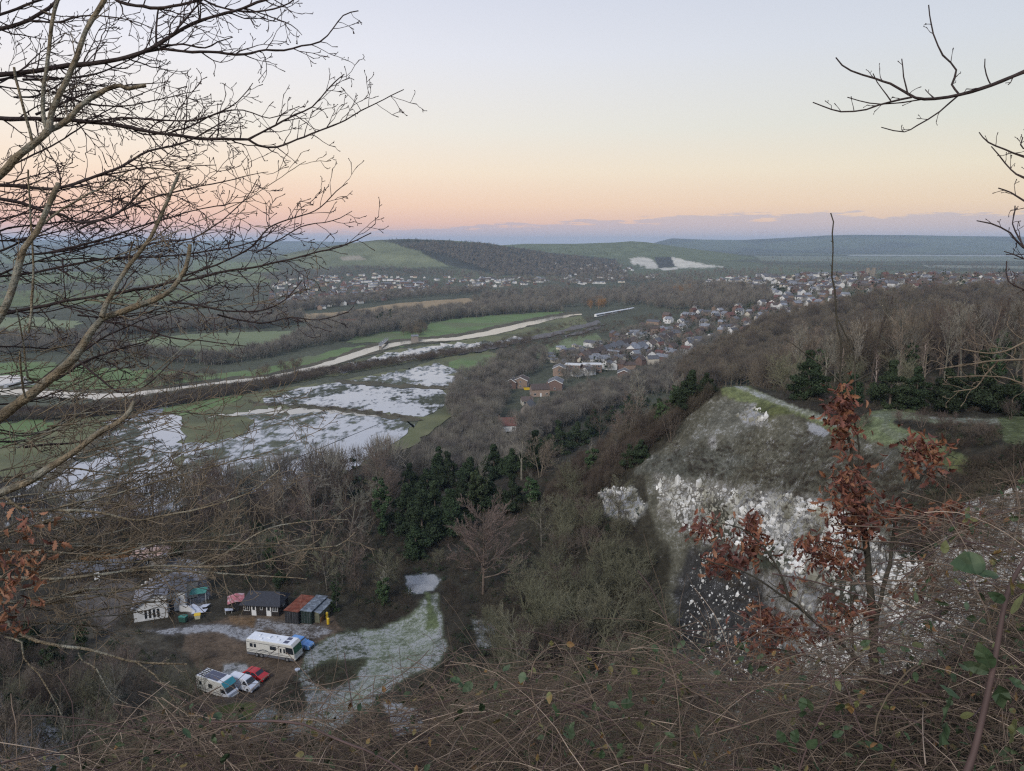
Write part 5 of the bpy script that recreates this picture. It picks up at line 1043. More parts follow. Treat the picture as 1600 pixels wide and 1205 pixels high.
def bungalow():
    A = yp(210,973); t = thing('bungalow', 'white walled bungalow with a broad grey roof at the left of the yard', 'bungalow', (A[0],A[1],ZY), a_(20.7), None, 1.12)
    w = MB(); w.poly([(0,0,-.6),(5,0,-.6),(5,0,4.0),(3.1,0,4.4),(0,0,2.4),(0,7,-.6),(5,7,-.6),(5,7,4.0),(3.1,7,4.4),(0,7,2.4)], [(0,1,2,3,4),(9,8,7,6,5),(0,5,6,1),(1,6,7,2),(2,7,8,3),(3,8,9,4),(4,9,5,0)]); wo = w.build('wall', M_['white'], t)
    r_ = MB(); r_.prism([(-.35,2.2),(3.1,4.45),(5.25,4.0),(5.25,4.14),(3.1,4.62),(-.35,2.36)], -.35, 7.2); r_.build('roof', M_['greyroof'], t)
    w = MB(); w.prism([(2.0,-.6),(8.5,-.6),(8.5,2.7),(5.2,3.95),(2.0,2.7)], 2.2, 2.4, axis='x') if False else None
    w = MB(); w.box(5.003,7.6,1.9,7.2,-.6,3.3); w.build('wall', M_['white'], t)
    r_ = MB(); r_.poly([(5.26,1.5,3.75),(7.95,1.5,3.3),(7.95,7.4,3.7),(5.26,7.4,4.4),(5.26,1.5,3.87),(7.95,1.5,3.42),(7.95,7.4,3.82),(5.26,7.4,4.52)], [(0,3,2,1),(4,5,6,7),(0,1,5,4),(1,2,6,5),(2,3,7,6),(3,0,4,7)]); r_.build('roof', M_['slate'], t)
    for i in range(4): k = MB(); x = 1.75+i*.62; k.box(x-.17, x+.17, -.035, -.003, .35, 1.8); k.build('window', M_['glass'], t)
    k = MB(); k.box(1.35,4.0,-.05,-.002,.22,.34); k.build('sill', M_['frame'], t)
    k = MB(); k.box(5.15,5.85,1.86,1.897,-.1,2.0); k.build('door', M_['darkbox'], t); k = MB(); k.box(6.6,6.9,1.86,1.897,1.7,2.1); k.build('vent', M_['darkbox'], t)
    k = MB()   # pale boards along the far left verge
    for i in range(5): k.box(-.3+i*.72, .3+i*.72, 7.25, 7.75, 2.5+i*.45, 2.62+i*.45)
    k.build('verge_board', M_['cream'], t)
    w = MB(); w.box(3.0,9.2,7.3,11,-.6,2.6); w.build('rear_wall', M_['cream'], t)
    r_ = MB(); r_.prism([(7.1,2.55),(9.1,3.7),(11.2,2.55),(11.2,2.68),(9.1,3.85),(7.1,2.68)], 2.8, 9.4, axis='x'); r_.build('rear_roof', M_['greyroof'], t)
bungalow()
def yard_bits():
    q = yp(230,872); t = thing('garage', 'low building with a pinkish patched hipped roof behind the bungalow', 'building', (q[0],q[1]+1.5,hz(q[0],q[1]+1.5)), a_(12)); m_ = MB(); m_.box(-3.6,3.6,-2.8,2.8,-.8,2.4); m_.build('wall', M_['flint'], t)
    m_ = MB(); m_.poly([(-4,-3.2,2.3),(4,-3.2,2.3),(4,3.2,2.3),(-4,3.2,2.3),(-1.2,0,4.2),(1.4,0,4.2)], [(0,1,5,4),(1,2,5),(2,3,4,5),(3,0,4),(3,2,1,0)]); m_.build('roof', M_['barkc'], t); window(0, t, 0, -2.8, .9, 1.2, 1, 'y', -1)
    q = yp(155,895); t = thing('long_shed', 'long low shed with a flat dark grey roof behind the bungalow', 'shed', (q[0],q[1]+1,hz(q[0],q[1])), a_(16)); m_ = MB(); m_.box(-6,6,-2,2,-.8,2.1); m_.build('wall', M_['dark'], t); m_ = MB(); m_.prism([(-2.3,2.1),(2.3,2.5),(2.3,2.6),(-2.3,2.2)], -6.3, 6.3, axis='x'); m_.build('roof', M_['slate'], t); k = MB(); k.box(-1,0,-2.06,-2.003,0,1.9); k.build('door', M_['frame'], t)
    A = atz(125,878,15.2); B = atz(214,862,15.6); L = float(np.hypot(*(B-A)[:2])); t = thing('board_fence', 'tall orange brown board fence behind the sheds at left', 'fence', tuple(A), math.atan2(B[1]-A[1],B[0]-A[0])); n = int(L/.155); m_ = MB()
    for i in range(n): m_.box(i*.155, i*.155+.145, -.012, .012, -1.0, 1.85+random.uniform(-.02,.02))
    m_.build('boards', M_['wood'], t)
    for i in range(int(L/2.4)+1): m_ = MB(); m_.box(i*2.4-.05,i*2.4+.05,.013,.11,-1,1.9); m_.build('post', M_['wood'], t)
    q = yp(308,968); t = thing('grit_bin', 'yellow lidded bin standing right of the bungalow', 'bin', (q[0],q[1]+.3,ZY), a_(15)); m_ = MB(); m_.poly([(-.42,-.3,0),(.42,-.3,0),(.42,.3,0),(-.42,.3,0),(-.52,-.38,.75),(.52,-.38,.75),(.52,.38,.75),(-.52,.38,.75)], [(0,3,2,1),(4,5,6,7),(0,1,5,4),(1,2,6,5),(2,3,7,6),(3,0,4,7)]); m_.build('body', M_['pale'], t, bevel=.03); m_ = MB(); m_.prism([(-.42,.755),(-.3,1.02),(.3,1.05),(.42,.755)], -.56, .56, axis='x'); m_.build('lid', M_['yellow'], t, bevel=.03)
    q = yp(285,974); t = thing('wheelie_bin', 'dark green wide bin in the weeds beside the bungalow', 'bin', (q[0],q[1]+.5,ZY), a_(-8)); m_ = MB(); m_.poly([(-.6,-.4,.1),(.6,-.4,.1),(.6,.4,.1),(-.6,.4,.1),(-.7,-.5,1.1),(.7,-.5,1.1),(.7,.5,1.1),(-.7,.5,1.1)], [(0,3,2,1),(4,5,6,7),(0,1,5,4),(1,2,6,5),(2,3,7,6),(3,0,4,7)]); m_.build('body', M_['gbin'], t, bevel=.03); m_ = MB(); m_.box(-.72,.72,-.52,.52,1.105,1.2); m_.build('lid', M_['gtarp'], t, bevel=.03)
    for s in (-1,1): m_ = MB(); m_.cyl((s*.5,.35,.1),(s*.56,.35,.1),.1); m_.build('wheel', M_['tyre'], t)
    q = yp(312,941); t = thing('garden_shelter', 'small green tarpaulin shelter on thin posts behind the yellow bin', 'shelter', (q[0],q[1],ZY), a_(10)); m_ = MB(); m_.poly([(-1.5,-1.1,2.1),(1.5,-1.1,2.3),(1.5,1.1,2.55),(-1.5,1.1,2.35),(-1.5,-1.1,2.14),(1.5,-1.1,2.34),(1.5,1.1,2.59),(-1.5,1.1,2.39)], [(0,3,2,1),(4,5,6,7),(0,1,5,4),(1,2,6,5),(2,3,7,6),(3,0,4,7)]); m_.build('canopy', M_['gtarp'], t)
    for x in (-1.4,1.4):
        for y in (-1,1): m_ = MB(); m_.cyl((x,y,0),(x,y,2.2+.07*x+.1*y),.035,n=8); m_.build('post', M_['frame'], t)
    random.seed(5)
    sh = [(268,898,1.6,.9,'largest frosted sheet on the pile behind the bungalow roof'),(282,903,1.1,.8,'frosted sheet right of the largest one behind the bungalow'),(293,908,.9,.6,'small frosted sheet at the right end of the pile'),(306,952,1.2,.6,'frosted board by the shelter steps'),(312,958,1.3,.7,'frosted board just above the yellow bin'),(320,949,.9,.6,'tilted frosted board right of the shelter')]
    for px, py, a, b, lb in sh:
        q = yp(px, py); m_ = MB(); m_.box(-a,a,-b,b,-.03,.03); o = m_.build('loose_board', M_['snowb']); o.location = (q[0],q[1],hz(q[0],q[1])+.35); o.rotation_euler = (random.uniform(-.25,.25),random.uniform(-.25,.25),random.uniform(-.5,.5)); tag(o, lb, 'board', 'frosted boards lying about the yard')
    q = yp(287,955); t = thing('retaining_wall', 'low white wall running down beside the bungalow to the yellow bin', 'wall', (q[0],q[1],ZY)); m_ = MB(); m_.box(-.7,.9,-.15,.15,-.2,1.1); m_.build('wall', M_['white'], t); m_ = MB(); m_.poly([(.9,-.15,0),(2.6,-1.1,0),(2.6,-.8,0),(.9,.15,0),(.9,-.15,1.1),(2.6,-1.1,.5),(2.6,-.8,.5),(.9,.15,1.1)], [(0,3,2,1),(4,5,6,7),(0,1,5,4),(1,2,6,5),(2,3,7,6),(3,0,4,7)]); m_.build('stair_wall', M_['white'], t)
    q = yp(357,958); t = thing('garden_table', 'tipped white garden table left of the pink roofed shed', 'table', (q[0],q[1],ZY), a_(30)); m_ = MB(); m_.box(-.7,.7,-.45,.45,.7,.76); o = m_.build('tabletop', M_['snowb'], t); o.rotation_euler = (.1,.15,0)
    for x in (-.55,.55):
        for y in (-.35,.35): m_ = MB(); m_.cyl((x,y,0),(x*.9,y*.9,.7),.03,n=6); m_.build('leg', M_['frame'], t)
    # paddock rails beside the frosted slope
    for i in range(9):
        px = 478+i*6.2; q = ground_hit(px, 1047-abs(i-4)*.3, 60); m_ = MB(); m_.cyl((0,0,-.2),(random.uniform(-.05,.05),0,1.0),.05,.045,n=7); o = m_.build('fence_post', M_['dark']); o.location = tuple(q); tag(o, 'short dark fence post in the row at the near corner of the frosted slope', 'post', 'short posts beside the frosted slope')
    q = yp(465,1052); t = thing('water_trough', 'small pale round trough on legs below the long motorhome', 'trough', (q[0],q[1],hz(q[0],q[1]))); m_ = MB(); m_.cyl((0,0,.5),(0,0,.72),.35,.42,n=14); m_.build('bowl', M_['snowb'], t); m_ = MB(); m_.cyl((0,0,0),(0,0,.5),.08,n=8); m_.build('stand', M_['metal'], t)
yard_bits()

# --- village below the spur: houses built with their windows
def place(px, py, z=None):
    if z is None:
        q = ground_hit(px, py, 150); return q
    return atz(px, py, z)
VH = [
 ('cottage','white and red cottage with a dark red tiled roof and dormers, nearest of the village',(792,672),a_(4),8.5,6,3.0,5.8,'white','rtile',2,0),
 ('house','steep gabled flint house with a dark slate roof just above the red tiled cottage',(826,648),a_(75),9,6,3.6,7.2,'flint','slate',1,0),
 ('house','brown roofed brick house in the middle of the close',(843,618),a_(10),10,7,4.2,6.6,'pbrick','tile',1,0),
 ('house','pale brick gable end house at the left of the close behind the yellow skip',(815,605),a_(80),9,8,4.8,6.6,'pbrick','tile',0,1),
 ('house','white trimmed brick gable house with rooflights, right of the close',(868,608),a_(82),12,8.5,4.6,6.6,'brick','slate',0,1),
 ('house','square brick gable house with white bargeboards, farthest of the close',(874,586),a_(84),9,8,5.0,6.8,'pbrick','slate',0,1),
 ('house','low brick house with white bargeboards standing alone left of the orange tree',(975,592),a_(80),9,8,4.4,6.2,'brick','slate',0,1),
 ('house','small dark roofed house on the left edge of the close',(800,606),a_(78),7,6,4,5.8,'brick','slate',0,1),
 ('cottage','small cream outbuilding above the steep gabled house',(823,632),a_(10),6,5,2.6,4.2,'cream','tile',0,0),
]
for nm, lb, (px, py), rz, L, W_, z0, z1, wm, rm, ch, bg_ in VH:
    q = place(px, py); house(nm, lb, tuple(q), rz, L, W_, z0, z1, wm, rm, 'house', ch, 3 if L > 7 else 2, 2, None, bool(bg_))
q = place(823,609); t = thing('skip', 'bright yellow skip in front of the pale brick gable', 'skip', tuple(q), .1); m_ = MB(); m_.prism([(-1.5,0),(1.5,0),(2.1,1.5),(-2.1,1.5)], -.95, .95); m_.build('body', M_['yellow'], t); m_ = MB(); m_.box(-1.95,1.95,-.8,.8,1.505,1.6); m_.build('load', M_['darkbox'], t)
for (px0, py0, px1, py1, lb) in [(884,582,908,583,'long flat roofed brick block with a white fascia, left of the pair'),(911,582,940,582,'long flat roofed brick block with a white fascia, right of the pair')]:
    A = place(px0, py0); B = place(px1, py1); L = float(np.hypot(*(B-A)[:2])); c = (A+B)/2; t = thing('flats', lb, 'building', (c[0],c[1]+3,min(A[2],B[2])), math.atan2(B[1]-A[1],B[0]-A[0])); m_ = MB(); m_.box(-L/2,L/2,-3.5,3.5,-1,5); m_.build('wall', M_['brick'], t); m_ = MB(); m_.box(-L/2-.2,L/2+.2,-3.7,3.7,5.003,5.5); m_.build('fascia', M_['white'], t)
    for s in range(2):
        for i in range(int(L/3)): window(0, t, -L/2+1.6+i*3, -3.5, .9+s*2.5, 1.8, 1.2, 'y', -1)
# terrace of white cottages climbing away
def terrace(p0, p1, n, cols, lab, W_=7, z0=4.8, z1=7.2, seed=0):
    A = place(*p0); B = place(*p1); d = (B-A)/n; L = float(np.hypot(*d[:2])); rz = math.atan2(d[1], d[0])
    for i in range(n):
        q = A+d*(i+.5); wm, rm = cols[i % len(cols)]
        house('terraced_house', f'{lab}, {["first","second","third","fourth","fifth","sixth","seventh","eighth"][i]} house counted from the near left end', (q[0],q[1],q[2]), rz, L-.02, W_, z0, z1+.05*(i%2), wm, rm, 'house', 1, 2, 2, 'terrace of cottages below the marsh')
terrace((908,566),(990,540), 8, [('brick','tile'),('brick','tile'),('brick','tile'),('white','slate'),('white','slate'),('white','slate'),('brick','tile'),('pbrick','tile')], 'terrace below the marsh thicket')
terrace((985,556),(1005,549), 2, [('white','froof')], 'white gabled pair beyond the terrace', 8, 5, 8)
terrace((1012,548),(1050,532), 4, [('white','tile'),('cream','slate'),('white','tile')], 'short white row beyond the terrace')
# --- the rest of the town: small copies
def small_proto(L, W_, z0, z1, wm, rm, ch=1):
    w = MB(); w.prism([(-W_/2,-2),(W_/2,-2),(W_/2,z0),(0,z1-.05),(-W_/2,z0)], -L/2, L/2, axis='x'); a = w.build('wall', M_[wm]); b = gable_roof(L, W_, z0, z1).build('roof', M_[rm]); res = [('wall', a.data), ('roof', b.data)]
    if ch: k = MB(); k.box(L/2-1, L/2-.3, -.3, .3, z1-.9, z1+1); c = k.build('chimney', M_['brick']); res.append(('chimney', c.data)); bpy.data.objects.remove(c)
    for s in (-1,1):
        for i in range(2):
            for z in (1, 3.4):
                if z+1.2 < z0 and L < 12: g_ = MB(); x = -L/4+i*L/2; g_.box(x-.7, x+.7, *sorted((s*W_/2, s*(W_/2+.05))), z, z+1.2); c = g_.build('window', M_['glass']); res.append(('window', c.data)); bpy.data.objects.remove(c)
    bpy.data.objects.remove(a); bpy.data.objects.remove(b); return res
SP = {'white':small_proto(9,7,5,7.4,'white','slate'), 'whitef':small_proto(8,7,5,7.4,'white','froof'), 'brick':small_proto(9,7.5,5,7.6,'brick','tile'), 'brickf':small_proto(10,7,4.6,7,'pbrick','froof'), 'red':small_proto(9,7,4.8,7.4,'brick','rtile'), 'cream':small_proto(10,8,5,7.5,'cream','tile'), 'terr':small_proto(26,8,5,7.2,'brick','froof'), 'terrw':small_proto(24,8,5.5,8,'white','slate'), 'ware':small_proto(38,16,6,7.5,'white','froof',0), 'ware2':small_proto(30,14,6,7.2,'cream','zinc',0)}
PUT = []
def town(poly, n, kinds, lab, grp, rz0, spacing=13, seed=0, cat='house', nm='house', budget=[276], jit=.12):
    g = np.random.default_rng(seed+500); q = in_poly_px(poly, n*6, g); p, _ = hits(q[:,0], q[:,1], 200); c = 0; ks, ws = zip(*kinds); ws = np.array(ws, float)/sum(ws)
    for x in p:
        if c >= n or budget[0] <= 0: break
        if any(abs(x[0]-y[0]) < spacing and abs(x[1]-y[1]) < spacing*1.3 for y in PUT): continue
        k = g.choice(ks, p=ws); e = bpy.data.objects.new(nm, None); COL.objects.link(e); e.location = x; e.rotation_euler = (0,0,rz0+g.normal()*jit+(math.pi/2 if g.random() < .3 else 0)); s = g.uniform(.7,.92)*(.7 if cat == 'warehouse' else 1); e.scale = (s,s,s)
        tag(e, (KL[k]+' '+lab), cat, grp+', '+KL[k]); PUT.append(x); c += 1; budget[0] -= 1
        ro = None
        for pn, me in SP[k]:
            if pn == 'window' and (seed > 2 or x[1] > 760): continue
            o = bpy.data.objects.new(pn, me); COL.objects.link(o); o.parent = ro if pn == 'chimney' else e
            if pn == 'roof': ro = o
KL = {'white':'small white house','whitef':'small white house with frosted roof','brick':'small brick house','brickf':'small pale brick house with frosted roof','red':'small red roofed house','cream':'small cream house','terr':'long brick terrace block','terrw':'long white terrace block','ware':'long white warehouse','ware2':'long pale warehouse'}
town([(1000,535),(1060,515),(1130,505),(1180,500),(1170,530),(1100,552),(1040,556)], 34, [('white',3),('whitef',3),('brick',3),('red',2),('brickf',2)], 'in the village beside the plateau wood', 'village houses', a_(40), 13, 1)
town([(1030,500),(1100,480),(1180,468),(1230,470),(1200,498),(1120,505),(1060,515)], 44, [('white',3),('whitef',4),('brick',2),('red',2),('brickf',2)], 'in the upper village between marsh and town', 'upper village houses', a_(35), 14, 2)
town([(1160,470),(1200,455),(1290,455),(1330,470),(1290,495),(1200,500)], 44, [('white',4),('whitef',4),('brick',2),('brickf',2)], 'on the near edge of the town', 'near town houses', a_(20), 15, 3)
town([(1110,432),(1190,430),(1240,432),(1240,446),(1110,450)], 14, [('terrw',4),('white',2),('cream',1)], 'on the skyline of the town left of the church trees', 'skyline town houses', a_(5), 22, 4)
town([(1240,430),(1600,432),(1600,458),(1380,455),(1250,448)], 44, [('brick',4),('red',2),('cream',1),('brickf',2),('white',1)], 'among trees on the town ridge', 'ridge houses', a_(10), 18, 5)
town([(480,430),(600,428),(620,440),(560,445),(480,444)], 12, [('ware',3),('ware2',2)], 'on the industrial edge of the far estate', 'far warehouses', a_(2), 36, 6, 'warehouse', 'warehouse')
town([(740,436),(850,434),(940,432),(1000,440),(930,444),(840,444),(750,444)], 16, [('ware',3),('ware2',2)], 'at the foot of the wooded hill', 'hill foot warehouses', a_(4), 34, 7, 'warehouse', 'warehouse')
town([(470,444),(600,440),(700,436),(720,446),(680,452),(600,466),(520,480),(470,486)], 40, [('terr',4),('brick',3),('brickf',3),('white',1),('cream',1)], 'in the far estate north of the river', 'estate houses', a_(8), 20, 8)
town([(870,404),(940,406),(1000,425),(1040,435),(960,430),(900,420)], 14, [('white',3),('cream',2)], 'on the wooded slope below the chalk pits', 'hillside houses', a_(10), 30, 9)
# brick manor by the river
q = place(545,514); house('manor_house', 'red brick house with white gables among trees north of the river', tuple(q), a_(15), 16, 9, 5.5, 9.5, 'brick', 'rtile', 'house', 2, 4)
q = place(536,508); house('manor_wing', 'red roofed wing behind the brick house north of the river', tuple(q), a_(100), 12, 8, 5, 9, 'white', 'rtile', 'house', 1, 3)
# train on the line
A = atz(930,496.5,.6); B = atz(990,485.5,.6); d = B-A; L = float(np.hypot(*d[:2])); n = max(2, round(L/20.5)); t = thing('train', 'pale roofed passenger train standing on the railway across the valley', 'train', tuple((A+B)/2), math.atan2(d[1],d[0]))
for i in range(n):
    x = -L/2+L*(i+.5)/n; h = L/n/2-.3; m_ = MB(); m_.prism([(-1.4,.9),(-1.4,3.2),(-1,3.8),(1,3.8),(1.4,3.2),(1.4,.9)], x-h, x+h, axis='x'); c = m_.build('carriage', M_['white'], t); m_ = MB(); m_.prism([(-1.2,3.6),(-.9,3.95),(.9,3.95),(1.2,3.6)], x-h+.1, x+h-.1, axis='x'); m_.build('roof', M_['rvroof'], c)
    for s in (-1,1):
        m_ = MB(); m_.box(x-h+1, x+h-1, *sorted((s*1.4, s*1.43)), 2, 2.9); m_.build('window_band', M_['glass'], c); m_ = MB(); m_.box(x-h+.5, x+h-.5, *sorted((s*1, s*1.1)), 0, .9); m_.build('bogie', M_['contb'], c)
# footbridge and sluice on the river
A = atz(594,545,0); B = atz(605,535,0); d = B-A; L = float(np.hypot(*d[:2])); t = thing('footbridge', 'small pale steel footbridge crossing the river', 'bridge', (float(A[0]),float(A[1]),1.2), math.atan2(d[1],d[0])); m_ = MB(); m_.box(0,L,-1,1,.8,1.1); m_.build('deck', M_['metal'], t)
for s in (-1,1):
    m_ = MB(); m_.box(0,L,s*1-.1,s*1+.1,2.8,3.05); k = int(L/4)
    for i in range(k+1): x = i*L/k; m_.box(x-.1,x+.1,s-.1,s+.1,1.1,2.8)
    for i in range(k): m_.cyl((i*L/k,s,1.1),((i+1)*L/k,s,2.8),.1,n=5)
    m_.build('truss', M_['metal'], t)
for x in (1,L-1): m_ = MB(); m_.box(x-.5,x+.5,-1,1,-1.2,.8); m_.build('pier', M_['flint'], t)
q = atz(648,534,0); t = thing('pump_house', 'tiny grey pump house on the river bank beyond the footbridge', 'building', tuple(q), .2); m_ = MB(); m_.box(-3,3,-2,2,0,5); m_.build('wall', M_['flint'], t); gable_roof(6,4,5,6).build('roof', M_['froof'], t)
# castle keep on the skyline of the town
q = ground_hit(1360, 432, 300); t = thing('castle', 'grey stone castle keep rising above the trees on the town skyline', 'castle', (q[0],q[1],q[2]+3), .3, None, .5)
for x in (-9,9):
    m_ = MB(); m_.cyl((x,0,-8),(x,0,15),5.2,5,n=10)
    for i in range(10): a = i*.628; m_.box(x+4.4*math.cos(a)-.7,x+4.4*math.cos(a)+.7,4.4*math.sin(a)-.7,4.4*math.sin(a)+.7,14.9,16.4)
    m_.build('tower', M_['stone'], t)
m_ = MB(); m_.box(-9,9,-2,2,-8,9.5); m_.build('curtain_wall', M_['stone'], t)
# allotment sheds
g = np.random.default_rng(12); sp_ = small_proto(5,3.4,2.2,3,'cream','froof',0)
for i, (px, py) in enumerate(in_poly_px([(850,556),(890,540),(920,548),(905,562),(860,568)], 16, g)):
    q = place(px, py); e = thing('garden_shed', 'tiny frosted shed on the allotments left of the terrace', 'shed', tuple(q), g.uniform(0,3), 'allotment sheds left of the terrace')
    for pn, me in sp_[:2]: link(pn, me, e)

# the rest of the roofs, too many and too small to count
def roofs():
    g = np.random.default_rng(303); Q = []
    for poly, n in [([(860,566),(905,545),(1000,512),(1060,498),(1180,470),(1300,455),(1330,470),(1200,515),(1120,548),(1010,572),(900,590)], 270), ([(1100,434),(1240,430),(1600,430),(1640,460),(1380,458),(1200,456),(1110,450)], 300), ([(420,446),(480,430),(720,434),(900,436),(960,444),(740,450),(600,470),(500,484),(420,480)], 380), ([(880,405),(1000,420),(1060,440),(900,436),(820,424)], 50)]:
        p = px_scatter(poly, n, n); k = np.ones(len(p), bool); P = np.array(PUT)
        for i, x in enumerate(p): k[i] = (np.abs(P[:,:2]-x[:2]).max(1) > 9).all()
        Q.append(p[k])
    Q = np.concatenate(Q); n = len(Q); U = np.array([(-1,-1,-.6),(1,-1,-.6),(1,1,-.6),(-1,1,-.6),(-1,-1,1),(1,-1,1),(1,1,1),(-1,1,1),(-1,0,1.5),(1,0,1.5),(-1.06,-1.1,.98),(1.06,-1.1,.98),(1.06,1.1,.98),(-1.06,1.1,.98),(-1.06,0,1.56),(1.06,0,1.56)], float)
    Fq = np.array([(0,1,5,4),(2,3,7,6),(1,2,6,5),(3,0,4,7),(4,7,8,8),(6,5,9,9),(10,11,15,14),(13,14,15,12)]); a = g.choice([.2,.75,1.77,2.3],n)+g.normal(size=n)*.1; L = g.uniform(2.6,4.6,n)*np.where(g.random(n)<.2,2,1); W_ = g.uniform(2.3,3.2,n); Hh = g.uniform(2.8,4.2,n); c, s = np.cos(a), np.sin(a)
    X = (U[None,:,0]*L[:,None]); Y = U[None,:,1]*W_[:,None]; V = np.stack([X*c[:,None]-Y*s[:,None]+Q[:,0:1], X*s[:,None]+Y*c[:,None]+Q[:,1:2], U[None,:,2]*Hh[:,None]+Q[:,2:3]], -1)
    ms = [M_[k] for k in ('white','cream','brick','pbrick','slate','froof','tile','rtile')]; w = g.choice([0,1,2,3],n,p=[.4,.15,.25,.2]); r = g.choice([4,5,6,7],n,p=[.45,.2,.3,.05]); mi = np.repeat(w[:,None],8,1); mi[:,6:] = r[:,None]
    Fs = (Fq[None]+(np.arange(n)*16)[:,None,None]).reshape(-1,4).tolist(); me = bpy.data.meshes.new('distant_houses'); me.from_pydata(V.reshape(-1,3).tolist(), [], [f[:3] if f[2]==f[3] else f for f in Fs])
    for m in ms: me.materials.append(m)
    me.polygons.foreach_set('material_index', mi.ravel().astype(np.int32)); me.update(); tag(link('distant_houses', me), 'crowd of small distant houses filling the valley town between the nearer ones', 'houses', None, 'stuff')
roofs()
# ---------------------------------------------------------------- foreground: overhanging branches, oak sapling, brambles
LIMB = mat('lichen_limb_bark', (.20,.16,.105), .9, .15, var=.4, vscale=14, bump=.8, bscale=60, noise2=(.25,.24,.19)); DLIMB = mat('dark_limb_bark', (.05,.038,.036), .9, .15, var=.3, vscale=10, bump=.4, bscale=50)
DTW = mat('dark_twig_bark', (.055,.04,.04), .9, .15, var=.25, vscale=6); PTW = mat('pale_twig_bark', (.17,.135,.095), .9, .15, var=.3, vscale=6)  # dark and pale tones also carry how light falls on the left twigs
SAPB = mat('sapling_bark', (.055,.05,.038), .9, .15, var=.3, vscale=12)
def leafmat(name, c, c2, sc=7):
    m = mat(name, c, .65, .3, var=.35, vscale=sc, noise2=c2); b = m.node_tree.nodes['Principled BSDF']; b.inputs['Subsurface Weight'].default_value = 0; return m
OAKL = leafmat('dead_oak_leaf', (.10,.040,.031), (.20,.078,.045), 9); OAKO = leafmat('orange_oak_leaf', (.19,.085,.045), (.26,.13,.07), 9)
BRG = leafmat('bramble_leaf', (.036,.062,.028), (.07,.095,.05), 14); BRB = leafmat('old_bramble_leaf', (.12,.13,.05), (.2,.1,.04), 12)
CANE = mat('dead_cane', (.16,.12,.088), .85, .2, var=.35, vscale=5); CANER = mat('red_cane', (.085,.055,.048), .7, .3, var=.3, vscale=5); GRS = mat('dead_grass', (.13,.10,.068), .9, .15, var=.3, vscale=4)
def smooth_path(P, step):
    """Catmull-Rom through points (n,k)"""
    P = np.asarray(P, float); Q = np.vstack([2*P[0]-P[1], P, 2*P[-1]-P[-2]]); out = []
    for i in range(1, len(Q)-2):
        L = np.linalg.norm(Q[i+1,:3]-Q[i,:3]); n = max(2, int(L/step))
        for j in range(n):
            t = j/n; out.append(.5*((2*Q[i])+(-Q[i-1]+Q[i+1])*t+(2*Q[i-1]-5*Q[i]+4*Q[i+1]-Q[i+2])*t*t+(-Q[i-1]+3*Q[i]-3*Q[i+1]+Q[i+2])*t**3))
    out.append(P[-1]); return np.array(out)
def skin_path(P, n=7):
    """connected tube; P (m,4) xyz r"""
    P = np.asarray(P, float); m = len(P); T = np.gradient(P[:,:3], axis=0); T /= np.linalg.norm(T,axis=1)[:,None]+1e-9
    u = np.cross(T[0], [0,0,1.]); u = u if np.linalg.norm(u) > .1 else np.cross(T[0], [1.,0,0]); u /= np.linalg.norm(u); V = []
    for i in range(m):
        u = u-T[i]*np.dot(u,T[i]); u /= np.linalg.norm(u)+1e-9; w = np.cross(T[i],u)
        for k in range(n): a = 2*math.pi*k/n; V.append(P[i,:3]+(u*math.cos(a)+w*math.sin(a))*P[i,3])
    i = np.arange(m-1)[:,None]*n; k = np.arange(n)[None,:]; k2 = (k+1)%n
    return np.array(V), np.stack([i+k,i+k2,i+n+k2,i+n+k],-1).reshape(-1,4)
